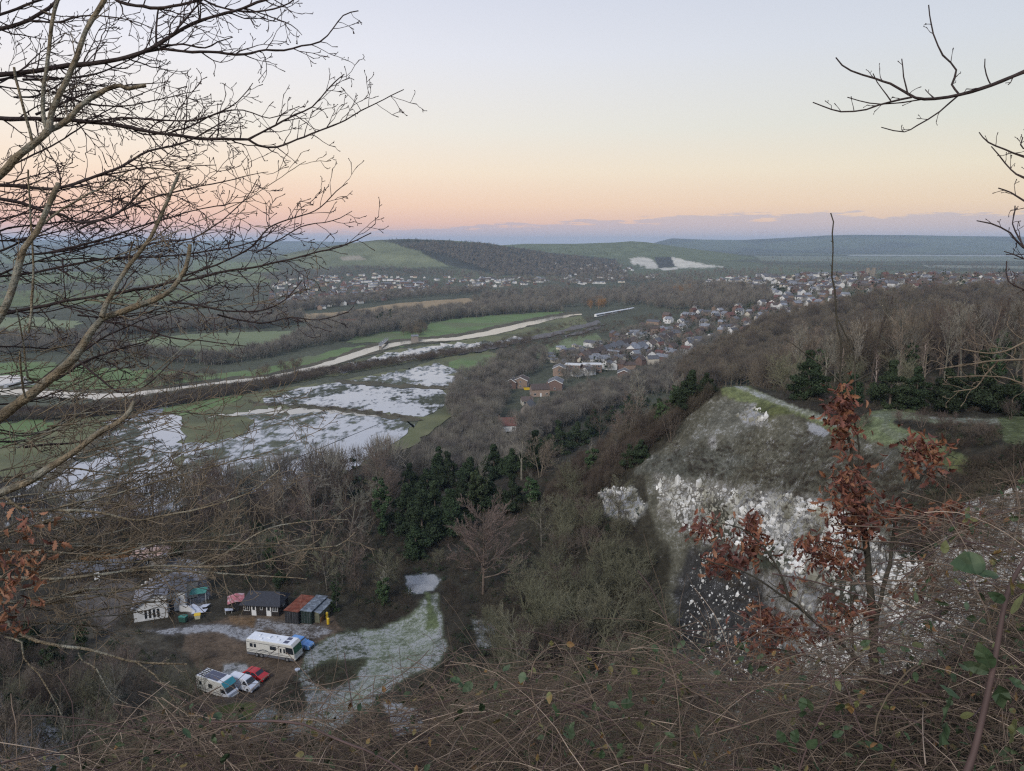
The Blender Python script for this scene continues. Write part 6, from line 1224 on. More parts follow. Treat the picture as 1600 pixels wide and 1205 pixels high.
class Limbs:
    def __init__(s): s.V = []; s.F = []; s.tw = []; s.n = 0
    def add(s, P, n=7):
        V, Fc = skin_path(P, n); s.V.append(V); s.F.append(Fc+s.n); s.n += len(V)
    thin = 1.0
    def trace(s, pts, r0, r1, t0, t1, lat=0, latlen=90, twl=2, up=.25, seed=None, wob=.012, rend=True, dens=1., tlo=.12):
        """limb through the photographed places pts at range t0..t1; radii in image px"""
        n = len(pts); W_ = []; r0 *= s.thin; r1 *= s.thin
        for i, (px, py) in enumerate(pts):
            f = i/(n-1); t = t0+(t1-t0)*f; q = at(px, py, t); W_.append((*q, (r0+(r1-r0)*f)*t/F))
        P = smooth_path(W_, .06); g = np.random.default_rng(int(abs(pts[0][0]*7+pts[0][1]*13+len(pts))) if seed is None else seed)
        k = len(P); nz = g.normal(size=(k,3)); nz = (nz+np.roll(nz,1,0)+np.roll(nz,-1,0))/3; P[1:-1,:3] += nz[1:-1]*wob*.5; P[:,3] *= 1+.10*g.normal(size=k)*.6
        s.add(P, 8 if r0 > 2.5 else 6)
        for j in range(lat):
            f = tlo+(1-tlo)*(j+g.random())/lat; i = min(int(f*(k-1)), k-2); d = P[i+1,:3]-P[i,:3]; d /= np.linalg.norm(d); tt = (t0+(t1-t0)*f)
            ang = math.radians(g.normal(46,14))*(1 if g.random() < .58 else -1)
            # side shoots fan out mostly in the plane of the spray, lifting towards their tips
            view = P[i,:3]-np.array([0,0,H]); view /= np.linalg.norm(view); ax = view+g.normal(size=3)*.35; ax /= np.linalg.norm(ax)
            nd = d*math.cos(ang)+np.cross(ax,d)*math.sin(ang)+ax*np.dot(ax,d)*(1-math.cos(ang)); nd /= np.linalg.norm(nd)
            s.twig(P[i,:3], nd, latlen*g.uniform(.45,1.15)*(1.1-.5*f)*tt/F, min(P[i,3]*.55, 1.25*tt/F), twl, up, g, tt, dens)
    def twig(s, p, d, L, r, lvl, up, g, tt, dens=1.):
        ns = max(3, int(L/(9*tt/F))); st = L/ns; P = [(*p, r)]; q = np.array(p, float); rm = .42*tt/F
        for i in range(ns):
            d = d+g.normal(size=3)*.21+np.array([.02,0,up*.13]); d /= np.linalg.norm(d); q = q+d*st; P.append((*q, max(r*(1-.75*(i+1)/ns), rm)))
            if lvl > 0 and g.random() < .62*dens and i > 0 or (lvl == 0 and g.random() < .35*dens and L > 14*tt/F):
                ang = math.radians(g.normal(42,12))*(1 if (i % 2) else -1); ax = g.normal(size=3)*.5; vw = q-np.array([0,0,H]); ax = ax+vw/np.linalg.norm(vw); ax /= np.linalg.norm(ax)
                nd = d*math.cos(ang)+np.cross(ax,d)*math.sin(ang); nd /= np.linalg.norm(nd); s.twig(q, nd, L*(.5 if lvl > 0 else .25)*g.uniform(.5,1.1)*(1-.4*i/ns), max(r*.6, rm), lvl-1 if lvl > 0 else -1, up, g, tt, dens)
        P[-1] = (*P[-1][:3], rm*1.8)   # bud
        P = np.array(P)
        for i in range(len(P)-1): s.tw.append((*P[i,:3], P[i,3], *P[i+1,:3], P[i+1,3]))
    def build(s, name, label, cat, base, lm, tm, leaves=None, tn='twigs'):
        t = thing(name, label, cat, base); off = np.array(base, float)
        me = np_mesh('limbs', np.concatenate(s.V)-off, np.concatenate(s.F), [lm], True); link('limbs', me, t)
        if s.tw:
            V, Fc = tubes(s.tw, 4); link(tn, np_mesh(tn, V-off, Fc, [tm], True), t)
        return t
# ---- pale lichened tree leaning in from the left
A = Limbs(); A.thin = .84; T0 = 4.6
tx, ty = at(-330, 700, 5.0)[:2]; tz = hz(tx, ty)
def trunkpt(f): return (tx+.15*f, ty, tz-.3+f*8.5)
def root(first, t): # run a limb back to the trunk outside the frame
    q = at(first[0], first[1], t); return q
A.add(smooth_path([(tx-.1,ty,tz-.4,.2),(tx,ty,tz+2,.17),(tx+.05,ty,tz+4,.15),(tx+.1,ty+.1,tz+6,.12),(tx+.1,ty+.1,tz+9,.08)], .2), 12)
def limb(G, pts, r0, r1, t0, t1, fr=None, **k):
    if fr is not None:
        q = at(pts[0][0], pts[0][1], t0); z_ = q[2]+fr; r = r0*t0/F; G.add(smooth_path([(tx,ty,z_,r*1.25),((tx+q[0])/2,(ty+q[1])/2,(z_+q[2])/2-.05,r*1.1),(*q,r)], .15), 8)
    G.trace(pts, r0, r1, t0, t1, **k)
limb(A, [(-50,690),(0,651),(41,624),(72,599),(116,561),(137,527),(159,496),(194,486),(237,467),(269,452),(290,421),(297,382)], 10, 3.2, 4.6, 4.9, fr=-.5, lat=8, latlen=70, twl=1)
A.trace([(159,496),(169,471),(184,442),(203,412),(215,400),(237,370),(252,335),(262,310),(279,271)], 5, 2.6, 4.7, 4.9, lat=9, latlen=90, twl=1)
limb(A, [(-50,800),(0,772),(37,755),(82,727),(120,702),(150,680),(175,665),(195,650),(210,627)], 8, 4, 4.3, 4.6, fr=-.4, lat=8, latlen=90, twl=2)
limb(A, [(-40,580),(0,495),(15,460),(27,425),(37,387),(57,362),(75,325),(87,295),(90,287)], 7, 4.2, 4.2, 4.4, fr=-.6, lat=5, latlen=60, twl=1)
A.trace([(57,362),(80,340),(120,312),(160,292),(200,268)], 2.6, 1.2, 4.4, 4.6, lat=5, latlen=60, twl=1)
limb(A, [(-50,310),(0,272),(22,250),(50,230),(75,205),(78,190)], 8, 6, 4.3, 4.4, fr=-.5)
A.trace([(75,205),(81,178),(94,146),(107,120),(120,90),(135,49),(150,19),(167,-12),(185,-60)], 5.4, 4, 4.4, 4.6, lat=6, latlen=70, twl=1)
A.trace([(75,205),(66,185),(66,150),(71,112),(77,60),(84,22),(92,0),(104,-50)], 3.8, 3.2, 4.4, 4.4, lat=5, latlen=60, twl=1)
A.trace([(75,205),(105,187),(120,172),(139,156),(161,142),(187,134),(202,138),(228,133)], 5.2, 3.6, 4.4, 4.6, lat=3, latlen=50, twl=1)
A.trace([(22,105),(30,140),(40,185),(50,220)], 2.2, 2.8, 4.1, 4.2)
limb(A, [(-50,780),(0,770),(32,795),(100,797),(175,806),(212,812),(250,807),(330,790),(400,765),(435,735)], 3.2, 1.2, 4.4, 5, fr=-.2, lat=14, latlen=110, twl=2)
limb(A, [(-50,905),(0,902),(100,903),(187,893),(250,891),(330,895),(400,900),(480,905)], 3.4, 1, 4.2, 4.9, fr=0, lat=15, latlen=110, twl=2)
A.trace([(187,893),(240,884),(345,887),(400,880),(470,862),(525,852),(555,832)], 2.4, .9, 4.5, 5, lat=10, latlen=80, twl=1)
A.trace([(-40,870),(60,860),(160,868),(250,850),(330,845),(420,850),(500,835)], 2.4, .8, 4.6, 5.2, lat=14, latlen=100, twl=2)
A.trace([(300,890),(350,865),(400,835),(440,820),(490,815),(545,812)], 2, .8, 4.9, 5.2, lat=9, latlen=80, twl=1)
limb(A, [(-50,940),(7,970),(37,992),(87,1007),(150,1018),(200,1031),(250,1035),(292,1038)], 3.8, 1.6, 3.9, 4.2, fr=.2, lat=5, latlen=50, twl=1)
A.trace([(7,995),(35,1003),(37,1028),(60,1052),(80,1088),(98,1120),(104,1140)], 1.8, 1, 4, 4.1, lat=6, latlen=50, twl=1)
A.trace([(122,1020),(128,1035),(150,1046),(165,1075),(180,1090),(200,1100)], 1.5, .9, 4.1, 4.2, lat=5, latlen=50, twl=1)
A.trace([(212,1034),(240,1055),(262,1080),(280,1105),(310,1130),(330,1150)], 1.6, .9, 4.1, 4.2, lat=5, latlen=50, twl=1)
A.trace([(25,480),(38,540),(45,590),(70,600)], 1.2, 2.2, 4.3, 4.5); A.trace([(31,548),(32,590),(40,622)], 1.8, 2, 4.3, 4.5)
A.trace([(44,265),(48,340),(52,420),(45,520)], 1.6, 2.2, 4.3, 4.5, lat=4, latlen=40, twl=1)
g = np.random.default_rng(77)
for i in range(52):   # low sprays that sweep across the yard
    y0 = g.uniform(760, 1000) if i < 42 else g.uniform(640, 760); x0 = g.uniform(-60, 120); L = g.uniform(180, 420)*(1 if y0 < 950 else .6); sl = g.normal(-.06,.10); P = [(x0+L*f, y0+sl*L*f-18*math.sin(f*3)*g.uniform(-1,1)-35*f*f) for f in np.linspace(0,1,5)]
    A.trace(P, g.uniform(1.2,2.2), .6, 4.8, 5.6, lat=int(L/26), latlen=90, twl=2, up=.35, dens=.85, seed=i+50)
_dummy = lambda: A.build('leaning_tree', 'pale lichened bare tree whose thick limbs lean in from the left edge', 'tree', (tx,ty,tz), LIMB, PTW)
# ---- dark finely twigged tree behind it
A2 = A; AT = (tx,ty,tz); B = Limbs(); tx, ty = at(-420, 700, 7.5)[:2]; tz = hz(tx, ty)
B.add(smooth_path([(tx,ty,tz-.5,.24),(tx,ty,tz+4,.2),(tx+.1,ty,tz+8,.15),(tx+.1,ty,tz+13,.08)], .3), 12)
limb(B, [(-60,122),(0,116),(56,111),(105,103),(169,96),(221,82),(244,71),(272,52),(300,38),(340,24),(380,12),(425,-2),(460,-16)], 4.2, 1.6, 6, 6.6, fr=-.6, lat=22, latlen=110)
B.trace([(221,82),(256,77),(300,82),(340,82),(380,84),(416,78),(444,80),(472,72),(500,64),(520,44),(536,24),(560,17)], 2.4, .8, 6.3, 6.8, lat=16, latlen=75)
B.trace([(250,76),(285,70),(320,75),(340,66),(364,58)], 1.6, .8, 6.4, 6.5, lat=4, latlen=40, twl=1)
B.trace([(272,52),(300,18),(325,-10)], 1.8, 1.2, 6.3, 6.4, lat=4); B.trace([(244,71),(244,40),(248,12)], 1.8, 1.3, 6.3, 6.4, lat=3, latlen=50)
limb(B, [(-60,182),(0,186),(68,186),(132,190),(192,198),(256,210),(312,216),(360,218),(388,218)], 3.6, 2, 6, 6.6, fr=-.4, lat=20, latlen=120)
B.trace([(388,218),(420,200),(460,180),(488,168),(516,136),(538,116)], 1.9, .8, 6.6, 6.8, lat=12, latlen=70)
B.trace([(388,218),(402,227),(432,230),(464,220),(500,204),(540,188),(564,172),(600,156),(631,140)], 1.9, .7, 6.6, 6.9, lat=15, latlen=70)
B.trace([(140,190),(190,184),(250,188),(300,188),(345,175),(372,158),(395,130)], 1.8, .7, 6.2, 6.5, lat=14, latlen=80)
B.trace([(256,210),(300,196),(340,178),(380,172),(420,184),(450,176)], 1.4, .7, 6.4, 6.6, lat=11, latlen=60)
limb(B, [(-60,288),(0,290),(37,292),(82,295),(120,285),(175,267),(207,250),(232,237),(265,230),(295,220),(325,205),(352,188)], 3, .9, 5.9, 6.5, fr=-.2, lat=22, latlen=100)
B.trace([(120,285),(175,272),(225,262),(275,267),(305,259),(338,258)], 1.5, .7, 6.2, 6.4, lat=12, latlen=70)
limb(B, [(-60,300),(0,311),(32,317),(70,330),(100,336),(115,345),(140,347),(175,337),(205,317),(224,294)], 3, 1.6, 5.8, 6.2, fr=0, lat=12, latlen=80)
limb(B, [(-60,500),(0,492),(60,478),(130,466),(200,455),(300,436),(380,420),(440,408),(500,392),(545,380),(580,364)], 2.8, .8, 6, 6.8, fr=0, lat=26, latlen=100)
B.trace([(240,450),(300,428),(350,408),(395,384),(420,356),(460,340),(500,325),(525,300),(543,286)], 1.8, .7, 6.4, 6.9, lat=18, latlen=80)
B.trace([(180,400),(240,380),(300,372),(335,352),(360,335),(385,310),(402,280)], 1.7, .7, 6.3, 6.6, lat=16, latlen=80)
B.trace([(400,395),(440,372),(480,352),(520,345),(550,330)], 1.3, .6, 6.7, 6.9, lat=9, latlen=50)
limb(B, [(-60,440),(0,432),(60,425),(130,410),(190,402),(260,400),(330,392),(400,376),(440,350)], 2.4, .8, 6, 6.6, fr=0, lat=22, latlen=100)
B.trace([(265,470),(312,477),(360,486),(406,486),(447,467),(472,438)], 1.8, .8, 6.3, 6.7, lat=12, latlen=60); B.trace([(340,492),(360,497),(406,505),(453,497),(497,500),(545,488)], 1.6, .7, 6.5, 6.8, lat=12, latlen=60)
B.trace([(150,500),(212,511),(265,527),(312,533),(384,541)], 1.7, .8, 6.2, 6.5, lat=8, latlen=50); B.trace([(120,560),(170,605),(194,613),(225,605),(259,574),(284,553)], 1.6, .8, 6.1, 6.3, lat=7, latlen=50)
limb(B, [(-60,60),(0,45),(45,33),(85,5),(110,-20)], 3.4, 2.4, 6, 6.2, fr=-.3, lat=8, latlen=90); limb(B, [(-60,35),(0,24),(40,8),(90,-8)], 2.4, 1.8, 6, 6.2, fr=0, lat=7, latlen=80)
B.trace([(150,-30),(184,2),(224,10),(248,14),(296,4),(350,-14)], 3, 2, 6.2, 6.4, lat=9, latlen=80); B.trace([(45,33),(90,34),(140,25),(200,30),(240,45)], 1.6, .7, 6, 6.2, lat=9, latlen=70)
B.trace([(300,-10),(350,12),(400,18),(440,10),(470,-8)], 1.6, 1, 6.5, 6.6, lat=10, latlen=60); B.trace([(380,12),(420,25),(455,40),(472,55)], 1.1, .6, 6.6, 6.7, lat=6, latlen=40)
for i in range(44):
    y0 = g.choice([g.uniform(120,300), g.uniform(300,600), g.uniform(340,520), g.uniform(560,720)], p=[.22,.38,.2,.2]); x0 = g.uniform(-140, 150); L = g.uniform(160, 360)*(.75 if y0 < 300 or y0 > 560 else 1.05); sl = g.normal(-.14,.2)
    P = [(x0+L*f, y0+sl*L*f+14*math.sin(f*4+i)-25*f*f) for f in np.linspace(0,1,5)]; (A2 if y0 > 430 and i % 2 else B).trace(P, g.uniform(1.1,2.4), .6, 6, 6.8, lat=int(L/24), latlen=85, twl=2, up=.3, dens=.85, seed=i+200)  # half the lower fillers take pale bark: light put into their colour
B.build('overhanging_tree', 'dark bare tree with fine black twigs reaching across the sky from the left', 'tree', (tx,ty,tz), DLIMB, DTW)
tx_, ty_, tz_ = tx, ty, tz; tx, ty, tz = AT; _dummy(); tx, ty, tz = tx_, ty_, tz_
# ---- branches reaching in from the right
tx, ty = at(1960, 300, 6)[:2]; tz = hz(tx, ty); R = Limbs()
R.add(smooth_path([(tx,ty,tz-.4,.16),(tx,ty,tz+2,.14),(tx-.05,ty,tz+4.5,.11),(tx-.05,ty,tz+8,.06)], .2), 10)
K = dict(twl=1, up=.35, dens=.6)
limb(R, [(1660,86),(1600,112),(1549,134),(1499,148),(1444,155),(1419,149),(1389,132),(1364,124),(1330,112),(1306,90)], 3.4, 1, 5, 5.2, fr=-.5, lat=5, latlen=34, **K)
R.trace([(1425,152),(1389,159),(1354,172),(1315,174),(1270,160)], 1.8, .9, 5.1, 5.2, lat=5, latlen=26, **K); R.trace([(1499,148),(1469,174),(1434,194),(1414,205),(1377,199)], 1.4, .8, 5.1, 5.2, lat=4, latlen=24, **K)
R.trace([(1499,148),(1489,132),(1495,110),(1474,85),(1459,52),(1451,8)], 1.9, 1, 5.1, 5.2, lat=5, latlen=24, **K); R.trace([(1549,134),(1541,115),(1539,92)], 1.1, .8, 5.1, 5.1); R.trace([(1419,149),(1412,120),(1409,92)], 1.2, .8, 5.1, 5.1, lat=2, latlen=20, **K); R.trace([(1444,155),(1399,162),(1359,162),(1324,152)], 1.2, .7, 5.1, 5.2, lat=3, latlen=18, **K); R.trace([(1392,158),(1378,140),(1364,115)], 1, .7, 5.1, 5.1)
R.build('oak_branch_tree', 'bare tree outside the frame whose single branch crosses the sky at upper right', 'tree', (tx,ty,tz), DLIMB, DTW)
tx, ty = at(1900, 500, 4.6)[:2]; tz = hz(tx, ty); R = Limbs(); R.add(smooth_path([(tx,ty,tz-.4,.09),(tx,ty,tz+1.5,.08),(tx,ty,tz+3.5,.05)], .2), 8)
for pts, r in [([(1660,262),(1600,245),(1569,232),(1544,222),(1530,207)],2),([(1660,300),(1600,277),(1579,264),(1549,229)],2.2),([(1660,340),(1600,314),(1579,301),(1560,294)],2),([(1650,410),(1600,386),(1579,364),(1549,349),(1526,345)],1.8),([(1650,420),(1600,406),(1569,393)],1.4),([(1660,470),(1600,453),(1575,440),(1573,408)],1.4),([(1650,220),(1600,232),(1598,215)],1.4),([(1600,386),(1583,350),(1586,322)],1.2)]:
    limb(R, pts, r, .9, 4.4, 4.6, fr=-.3 if len(pts) > 3 and pts[0][0] > 1640 else None, lat=5, latlen=34, **K)
R.build('hawthorn', 'dark twiggy shrub poking in at the right edge of the sky', 'shrub', (tx,ty,tz), DLIMB, DTW)
tx, ty = at(1850, 640, 9)[:2]; tz = hz(tx, ty); R = Limbs(); R.add(smooth_path([(tx,ty,tz-.4,.12),(tx,ty,tz+3,.09),(tx,ty,tz+6,.05)], .3), 8)
K = dict(twl=2, up=.3, dens=.7)
limb(R, [(1680,560),(1600,562),(1552,564),(1516,569),(1462,577)], 2, .7, 8.5, 8.8, fr=0, lat=10, latlen=55, **K); limb(R, [(1680,500),(1600,535),(1572,548),(1540,552),(1500,545)], 1.8, .7, 8.5, 8.8, fr=0, lat=10, latlen=60, **K)
R.trace([(1560,564),(1540,585),(1525,605),(1490,612)], 1.5, .7, 8.7, 8.9, lat=7, latlen=45, **K); limb(R, [(1680,620),(1600,600),(1570,590),(1530,588),(1480,590)], 1.7, .7, 8.5, 8.8, fr=0, lat=10, latlen=55, **K)
R.build('pale_branched_shrub', 'pale grey drooping branches at the right edge in front of the plateau wood', 'shrub', (tx,ty,tz), PTW, PTW)

# ---- oak sapling holding dead leaves
def lobed_leaf():
    """outline of a lobed leaf, unit length along +y, gently curled"""
    half = [(0,0),(.05,.06),(.16,.16),(.09,.22),(.22,.36),(.12,.42),(.27,.58),(.15,.63),(.2,.8),(.09,.84),(0,1.0)]
    n = len(half); V = []
    for x, y in half: V.append((0, y, .10*math.sin(y*3)))
    for x, y in half[1:-1]: V.append((x, y, .10*math.sin(y*3)+x*.45))
    for x, y in half[1:-1]: V.append((-x, y, .10*math.sin(y*3)+x*.45))
    Fc = []; m = n-2
    for sgn, o in ((1, n), (-1, n+m)):
        for i in range(m-1): q = (i+1, i+2, o+i+1, o+i); Fc.append(q if sgn < 0 else q[::-1])
        Fc.append((0, 1, o, o)[:3]+(0,) if False else (0, 1, o, o)); Fc.append((n-2, n-1, o+m-1, o+m-1))
    return np.array(V), Fc
def ovate_leaf():
    half = [(0,0),(.17,.08),(.28,.22),(.34,.38),(.30,.55),(.34,.53),(.22,.74),(.12,.88),(0,1.03)]; n = len(half); V = [(0, y, -.03*math.sin(y*3)) for x, y in half]
    V += [(x, y, .5*x*x+.05*math.sin(y*14)) for x, y in half[1:-1]]; V += [(-x, y, .5*x*x+.05*math.sin(y*14)) for x, y in half[1:-1]]; m = n-2; Fc = []
    for o in (n, n+m):
        for i in range(m-1): Fc.append((i+1, i+2, o+i+1, o+i))
        Fc.append((0,1,o,o)); Fc.append((n-2,n-1,o+m-1,o+m-1))
    return np.array(V), Fc
def leaf_mesh(name, shape, P, D, S, mats, seed=0, curl=.0):
    """leaves at P (n,3) pointing along D, length S, as one mesh"""
    V0, F0 = shape; g = np.random.default_rng(seed); V = []; Fs = []; mi = []; n0 = len(V0)
    for i in range(len(P)):
        d = Vector(D[i]).normalized(); x = d.cross(Vector(g.normal(size=3))).normalized(); z = x.cross(d); M = np.array([x, d, z]).T; W_ = V0.copy(); c = g.uniform(.2,1.6); W_[:,2] *= c; W_[:,0] *= g.uniform(.6,1.1)
        W_[:,2] -= curl*g.uniform(0,1)*W_[:,1]**2
        V.append((W_*S[i])@M.T+P[i]); k = g.integers(0, len(mats))
        for f in F0:
            f = [q+i*n0 for q in f]; f = f[:3] if f[2] == f[3] else f; Fs.append(f); mi.append(int(k))
    me = bpy.data.meshes.new(name); me.from_pydata(np.concatenate(V).tolist(), [], Fs)
    for m in mats: me.materials.append(m)
    me.polygons.foreach_set('material_index', mi); me.update(); return me
base = at(1372,1110,5.6); zb = hz(base[0], base[1]); S = Limbs(); K = dict(twl=1, up=.2, dens=.5)
S.add(smooth_path([(base[0]+.1,base[1],min(zb-.2,base[2]-.5),.05),(*base,.042)], .1), 9)
S.trace([(1372,1110),(1366,1018),(1365,962),(1357,899),(1353,839),(1343,739)], 8, 4, 5.6, 5.7, lat=0)
S.trace([(1343,739),(1329,727),(1327,687),(1321,660),(1316,610),(1312,560),(1308,490),(1300,430),(1300,380),(1298,333)], 2.5, 1.0, 5.7, 5.8, lat=12, latlen=8, twl=0, up=.2, wob=.03)
S.trace([(1366,1000),(1380,922),(1390,883),(1396,835),(1408,787),(1432,759),(1452,731),(1480,710),(1500,690)], 3.6, 1, 5.6, 5.9, lat=8, latlen=60, **K)
S.trace([(1368,1070),(1330,1020),(1289,986),(1249,950),(1233,938),(1181,903),(1142,887),(1094,873)], 3, .9, 5.5, 5.2, lat=6, latlen=50, **K)
S.trace([(1233,938),(1225,910),(1205,871),(1185,847),(1157,827),(1110,815)], 2.2, .8, 5.3, 5.2, lat=5, latlen=50, **K)
S.trace([(1353,860),(1330,855),(1300,845),(1265,850)], 1.8, .8, 5.6, 5.4, lat=4, latlen=40, **K); S.trace([(1335,1050),(1330,960),(1331,900),(1336,870)], 2, .9, 5.5, 5.5, lat=5, latlen=40, **K)
S.trace([(1343,760),(1342,700),(1335,650),(1336,590),(1330,545),(1310,500)], 1.6, .8, 5.7, 5.8, lat=3, latlen=26, **K); S.trace([(1316,600),(1290,575),(1270,560),(1225,530)], 1.3, .6, 5.7, 5.9, lat=3, latlen=20, **K); S.trace([(1316,605),(1345,590),(1380,570),(1400,550)], 1.3, .6, 5.7, 5.9, lat=2, latlen=20, **K)
S.trace([(1372,1080),(1300,1040),(1240,1020),(1190,1010)], 2, .8, 5.4, 5.1, lat=5, latlen=50, **K); S.trace([(1400,830),(1440,820),(1500,800),(1560,810)], 1.6, .7, 5.6, 5.5, lat=6, latlen=40, **K)
sap = S.build('oak_sapling', 'slender oak sapling with dead red brown leaves in front of the chalk face', 'sapling', tuple(base), SAPB, SAPB)
CL = [(1316,622,17,22,34),(1322,660,22,26,46),(1318,690,16,16,18),(1330,745,28,22,50),(1333,785,34,30,110),(1348,822,34,24,80),(1310,760,16,20,16),(1290,862,34,26,90),(1262,850,14,14,14),(1320,880,24,14,30),(1100,828,22,16,34),(1128,858,18,18,24),(1132,885,30,14,44),(1172,822,18,18,40),(1182,848,20,18,30),(1170,870,20,14,22),(1230,915,10,9,8),(1440,702,34,22,80),(1462,735,18,14,18),(1420,735,12,14,12),(1404,800,16,14,18),(1382,795,12,10,10),(1340,820,18,14,20),(1488,795,26,12,30),(1515,815,26,14,30),(1455,810,20,16,20),(1195,965,26,18,50),(1180,1000,26,16,36),(1240,985,34,18,50),(1220,1030,30,16,40),(1330,960,26,16,40),(1290,985,22,14,26),(1300,940,14,12,14),(1420,930,22,16,16),(1450,900,24,16,18),(1308,640,20,14,20)]
g = np.random.default_rng(31); P_l = []; D_l = []; S_l = []
for cx, cy, rx, ry, n in CL:
    for i in range(int(n*2.1)):
        a = g.normal(size=2)*.62; t = 5.55+g.normal()*.12; P_l.append(at(cx+a[0]*rx, cy+a[1]*ry, t)); D_l.append((g.normal()*.8, g.normal()*.8, g.normal()*.8-.25)); S_l.append(g.uniform(.045,.09))
link('leaves', leaf_mesh('leaves', lobed_leaf(), np.array(P_l)-base, D_l, S_l, [OAKL, OAKL, OAKL, OAKO], 3, .3), sap)
# dead leaves on a low twig at the left edge
CL2 = [(30,880,26,16,26),(20,905,24,14,26),(60,870,14,10,12),(40,830,18,14,18),(45,800,24,8,8),(10,960,18,20,24),(25,985,14,12,12),(55,935,14,6,8),(90,848,10,5,5),(5,930,10,10,10),(60,905,12,6,6),(0,880,14,14,14),(80,810,10,6,4)]
S = Limbs(); b2 = at(-200, 1000, 3.9); z2 = hz(b2[0], b2[1]); S.add(smooth_path([(b2[0],b2[1],z2-.3,.03),(*b2,.025),(*at(-60,930,3.9),.015)], .1), 7)
S.trace([(-60,930),(0,905),(40,880),(90,850),(130,842)], 2.5, .8, 3.9, 4, lat=6, latlen=50, **K); S.trace([(-60,960),(0,960),(30,975)], 2, .8, 3.9, 4, lat=4, latlen=30, **K); S.trace([(-60,850),(0,830),(50,805),(90,795)], 2, .8, 3.9, 4, lat=4, latlen=30, **K)
o2 = S.build('oak_shoot', 'low shoot with curled orange brown leaves at the left edge', 'sapling', tuple(b2), SAPB, PTW); P_l = []; D_l = []; S_l = []
for cx, cy, rx, ry, n in CL2:
    for i in range(n): a = g.normal(size=2)*.6; P_l.append(at(cx+a[0]*rx, cy+a[1]*ry, (3.95 if cy > 300 else 5)+g.normal()*.06)); D_l.append((g.normal(), g.normal(), g.normal()-.5)); S_l.append(g.uniform(.04,.075))
link('leaves', leaf_mesh('leaves', lobed_leaf(), np.array(P_l)-b2, D_l, S_l, [OAKO, OAKO, OAKL], 5, .6), o2)

# ---- bramble and dead grass tangle on the brink
TANGLE = [(-40,1185),(130,1190),(230,1140),(300,1105),(420,1125),(540,1110),(640,1085),(760,1060),(850,1040),(960,1050),(1080,1010),(1180,1020),(1290,1030),(1400,970),(1440,880),(1500,820),(1560,780),(1640,750),(1640,1260),(-40,1260)]
def tangle():
    g = np.random.default_rng(9); canes = []; reds = []; grass = []; pales = []
    def arc(q, d, L, r, out, droop=.5, n=9, wob=.10):
        P = q-d*L*.5; up = 0.45
        dd = d+np.array([0,0,up*.6]); dd /= np.linalg.norm(dd); pts = [P]
        for i in range(n): dd = dd+np.array([0,0,-droop/n*1.2])+g.normal(size=3)*wob; dd /= np.linalg.norm(dd); pts.append(pts[-1]+dd*L/n)
        for i in range(n): f = 1-.6*i/n; f2 = 1-.6*(i+1)/n; out.append((*pts[i], r*f, *pts[i+1], r*f2))
    def rd(h=.25):
        a = g.uniform(0,6.283); d = np.array([math.cos(a), math.sin(a)*.8, g.normal()*h]); return d/np.linalg.norm(d)
    for n, out, r0, r1, L0, L1, dr in [(1900,canes,.0014,.0034,.4,1.3,.9),(600,reds,.0016,.0036,.5,1.6,.8),(5200,grass,.0007,.0015,.2,.6,.8),(260,pales,.0016,.003,.35,1.1,.9)]:
        q = in_poly_px(TANGLE, n, g)
        for px, py in q:
            t = g.uniform(3.2,5.6); c = at(px, py, t); z = hz(c[0], c[1])
            arc(c, rd(), g.uniform(L0,L1), g.uniform(r0,r1), out, dr)
    # loose stems standing above the tangle
    for px, py, h in [(610,1095,.25),(660,1080,.3),(520,1100,.3),(700,1075,.25),(740,1060,.3),(880,1040,.35),(900,1030,.3),(1000,1010,.25),(1100,980,.25),(1150,1000,.3),(360,1110,.3),(450,1110,.25),(1250,1000,.3),(1430,880,.4),(1500,820,.35),(1560,780,.4)]*5:
        c = at(px+g.normal()*26, py+g.normal()*12, g.uniform(3.4,5)); d = np.array([g.normal()*.5, g.normal()*.3, 1.]); d /= np.linalg.norm(d); arc(c, d, g.uniform(.25,.7), g.uniform(.0012,.0026), canes, .7, 10, .13)
    for nm, segs, m, lb in (('dead_bramble_tangle', canes, CANE, 'tangle of dead tan bramble canes along the brink at the bottom'), ('red_bramble_tangle', reds, CANER, 'dark red live bramble canes woven through the dead tangle'), ('pale_dead_canes', pales, mat('pale_cane', (.36,.28,.21), .85, .2, var=.3, vscale=5), 'few bleached straw coloured dead canes among the tangle'), ('dead_grass', grass, GRS, 'dead grass stems matted under the brambles along the bottom')):
        V, Fc = tubes(segs, 4 if nm != 'dead_grass' else 3); tag(link(nm, np_mesh(nm, V, Fc, [m], True)), lb, 'brambles' if 'bramble' in nm else 'grass', None, 'stuff')
    # small leaves through the tangle
    q = in_poly_px([(p[0], p[1]-14) for p in TANGLE], 1500, g); P = [at(px, py, g.uniform(3,5)) for px, py in q]; D = g.normal(size=(len(P),3)); D[:,2] -= .3
    tag(link('bramble_leaves', leaf_mesh('bramble_leaves', ovate_leaf(), np.array(P), D, g.uniform(.02,.06,len(P)), [BRG, BRG, BRB], 8)), 'small green and bronze bramble leaves scattered over the tangle', 'leaves', None, 'stuff')
tangle()
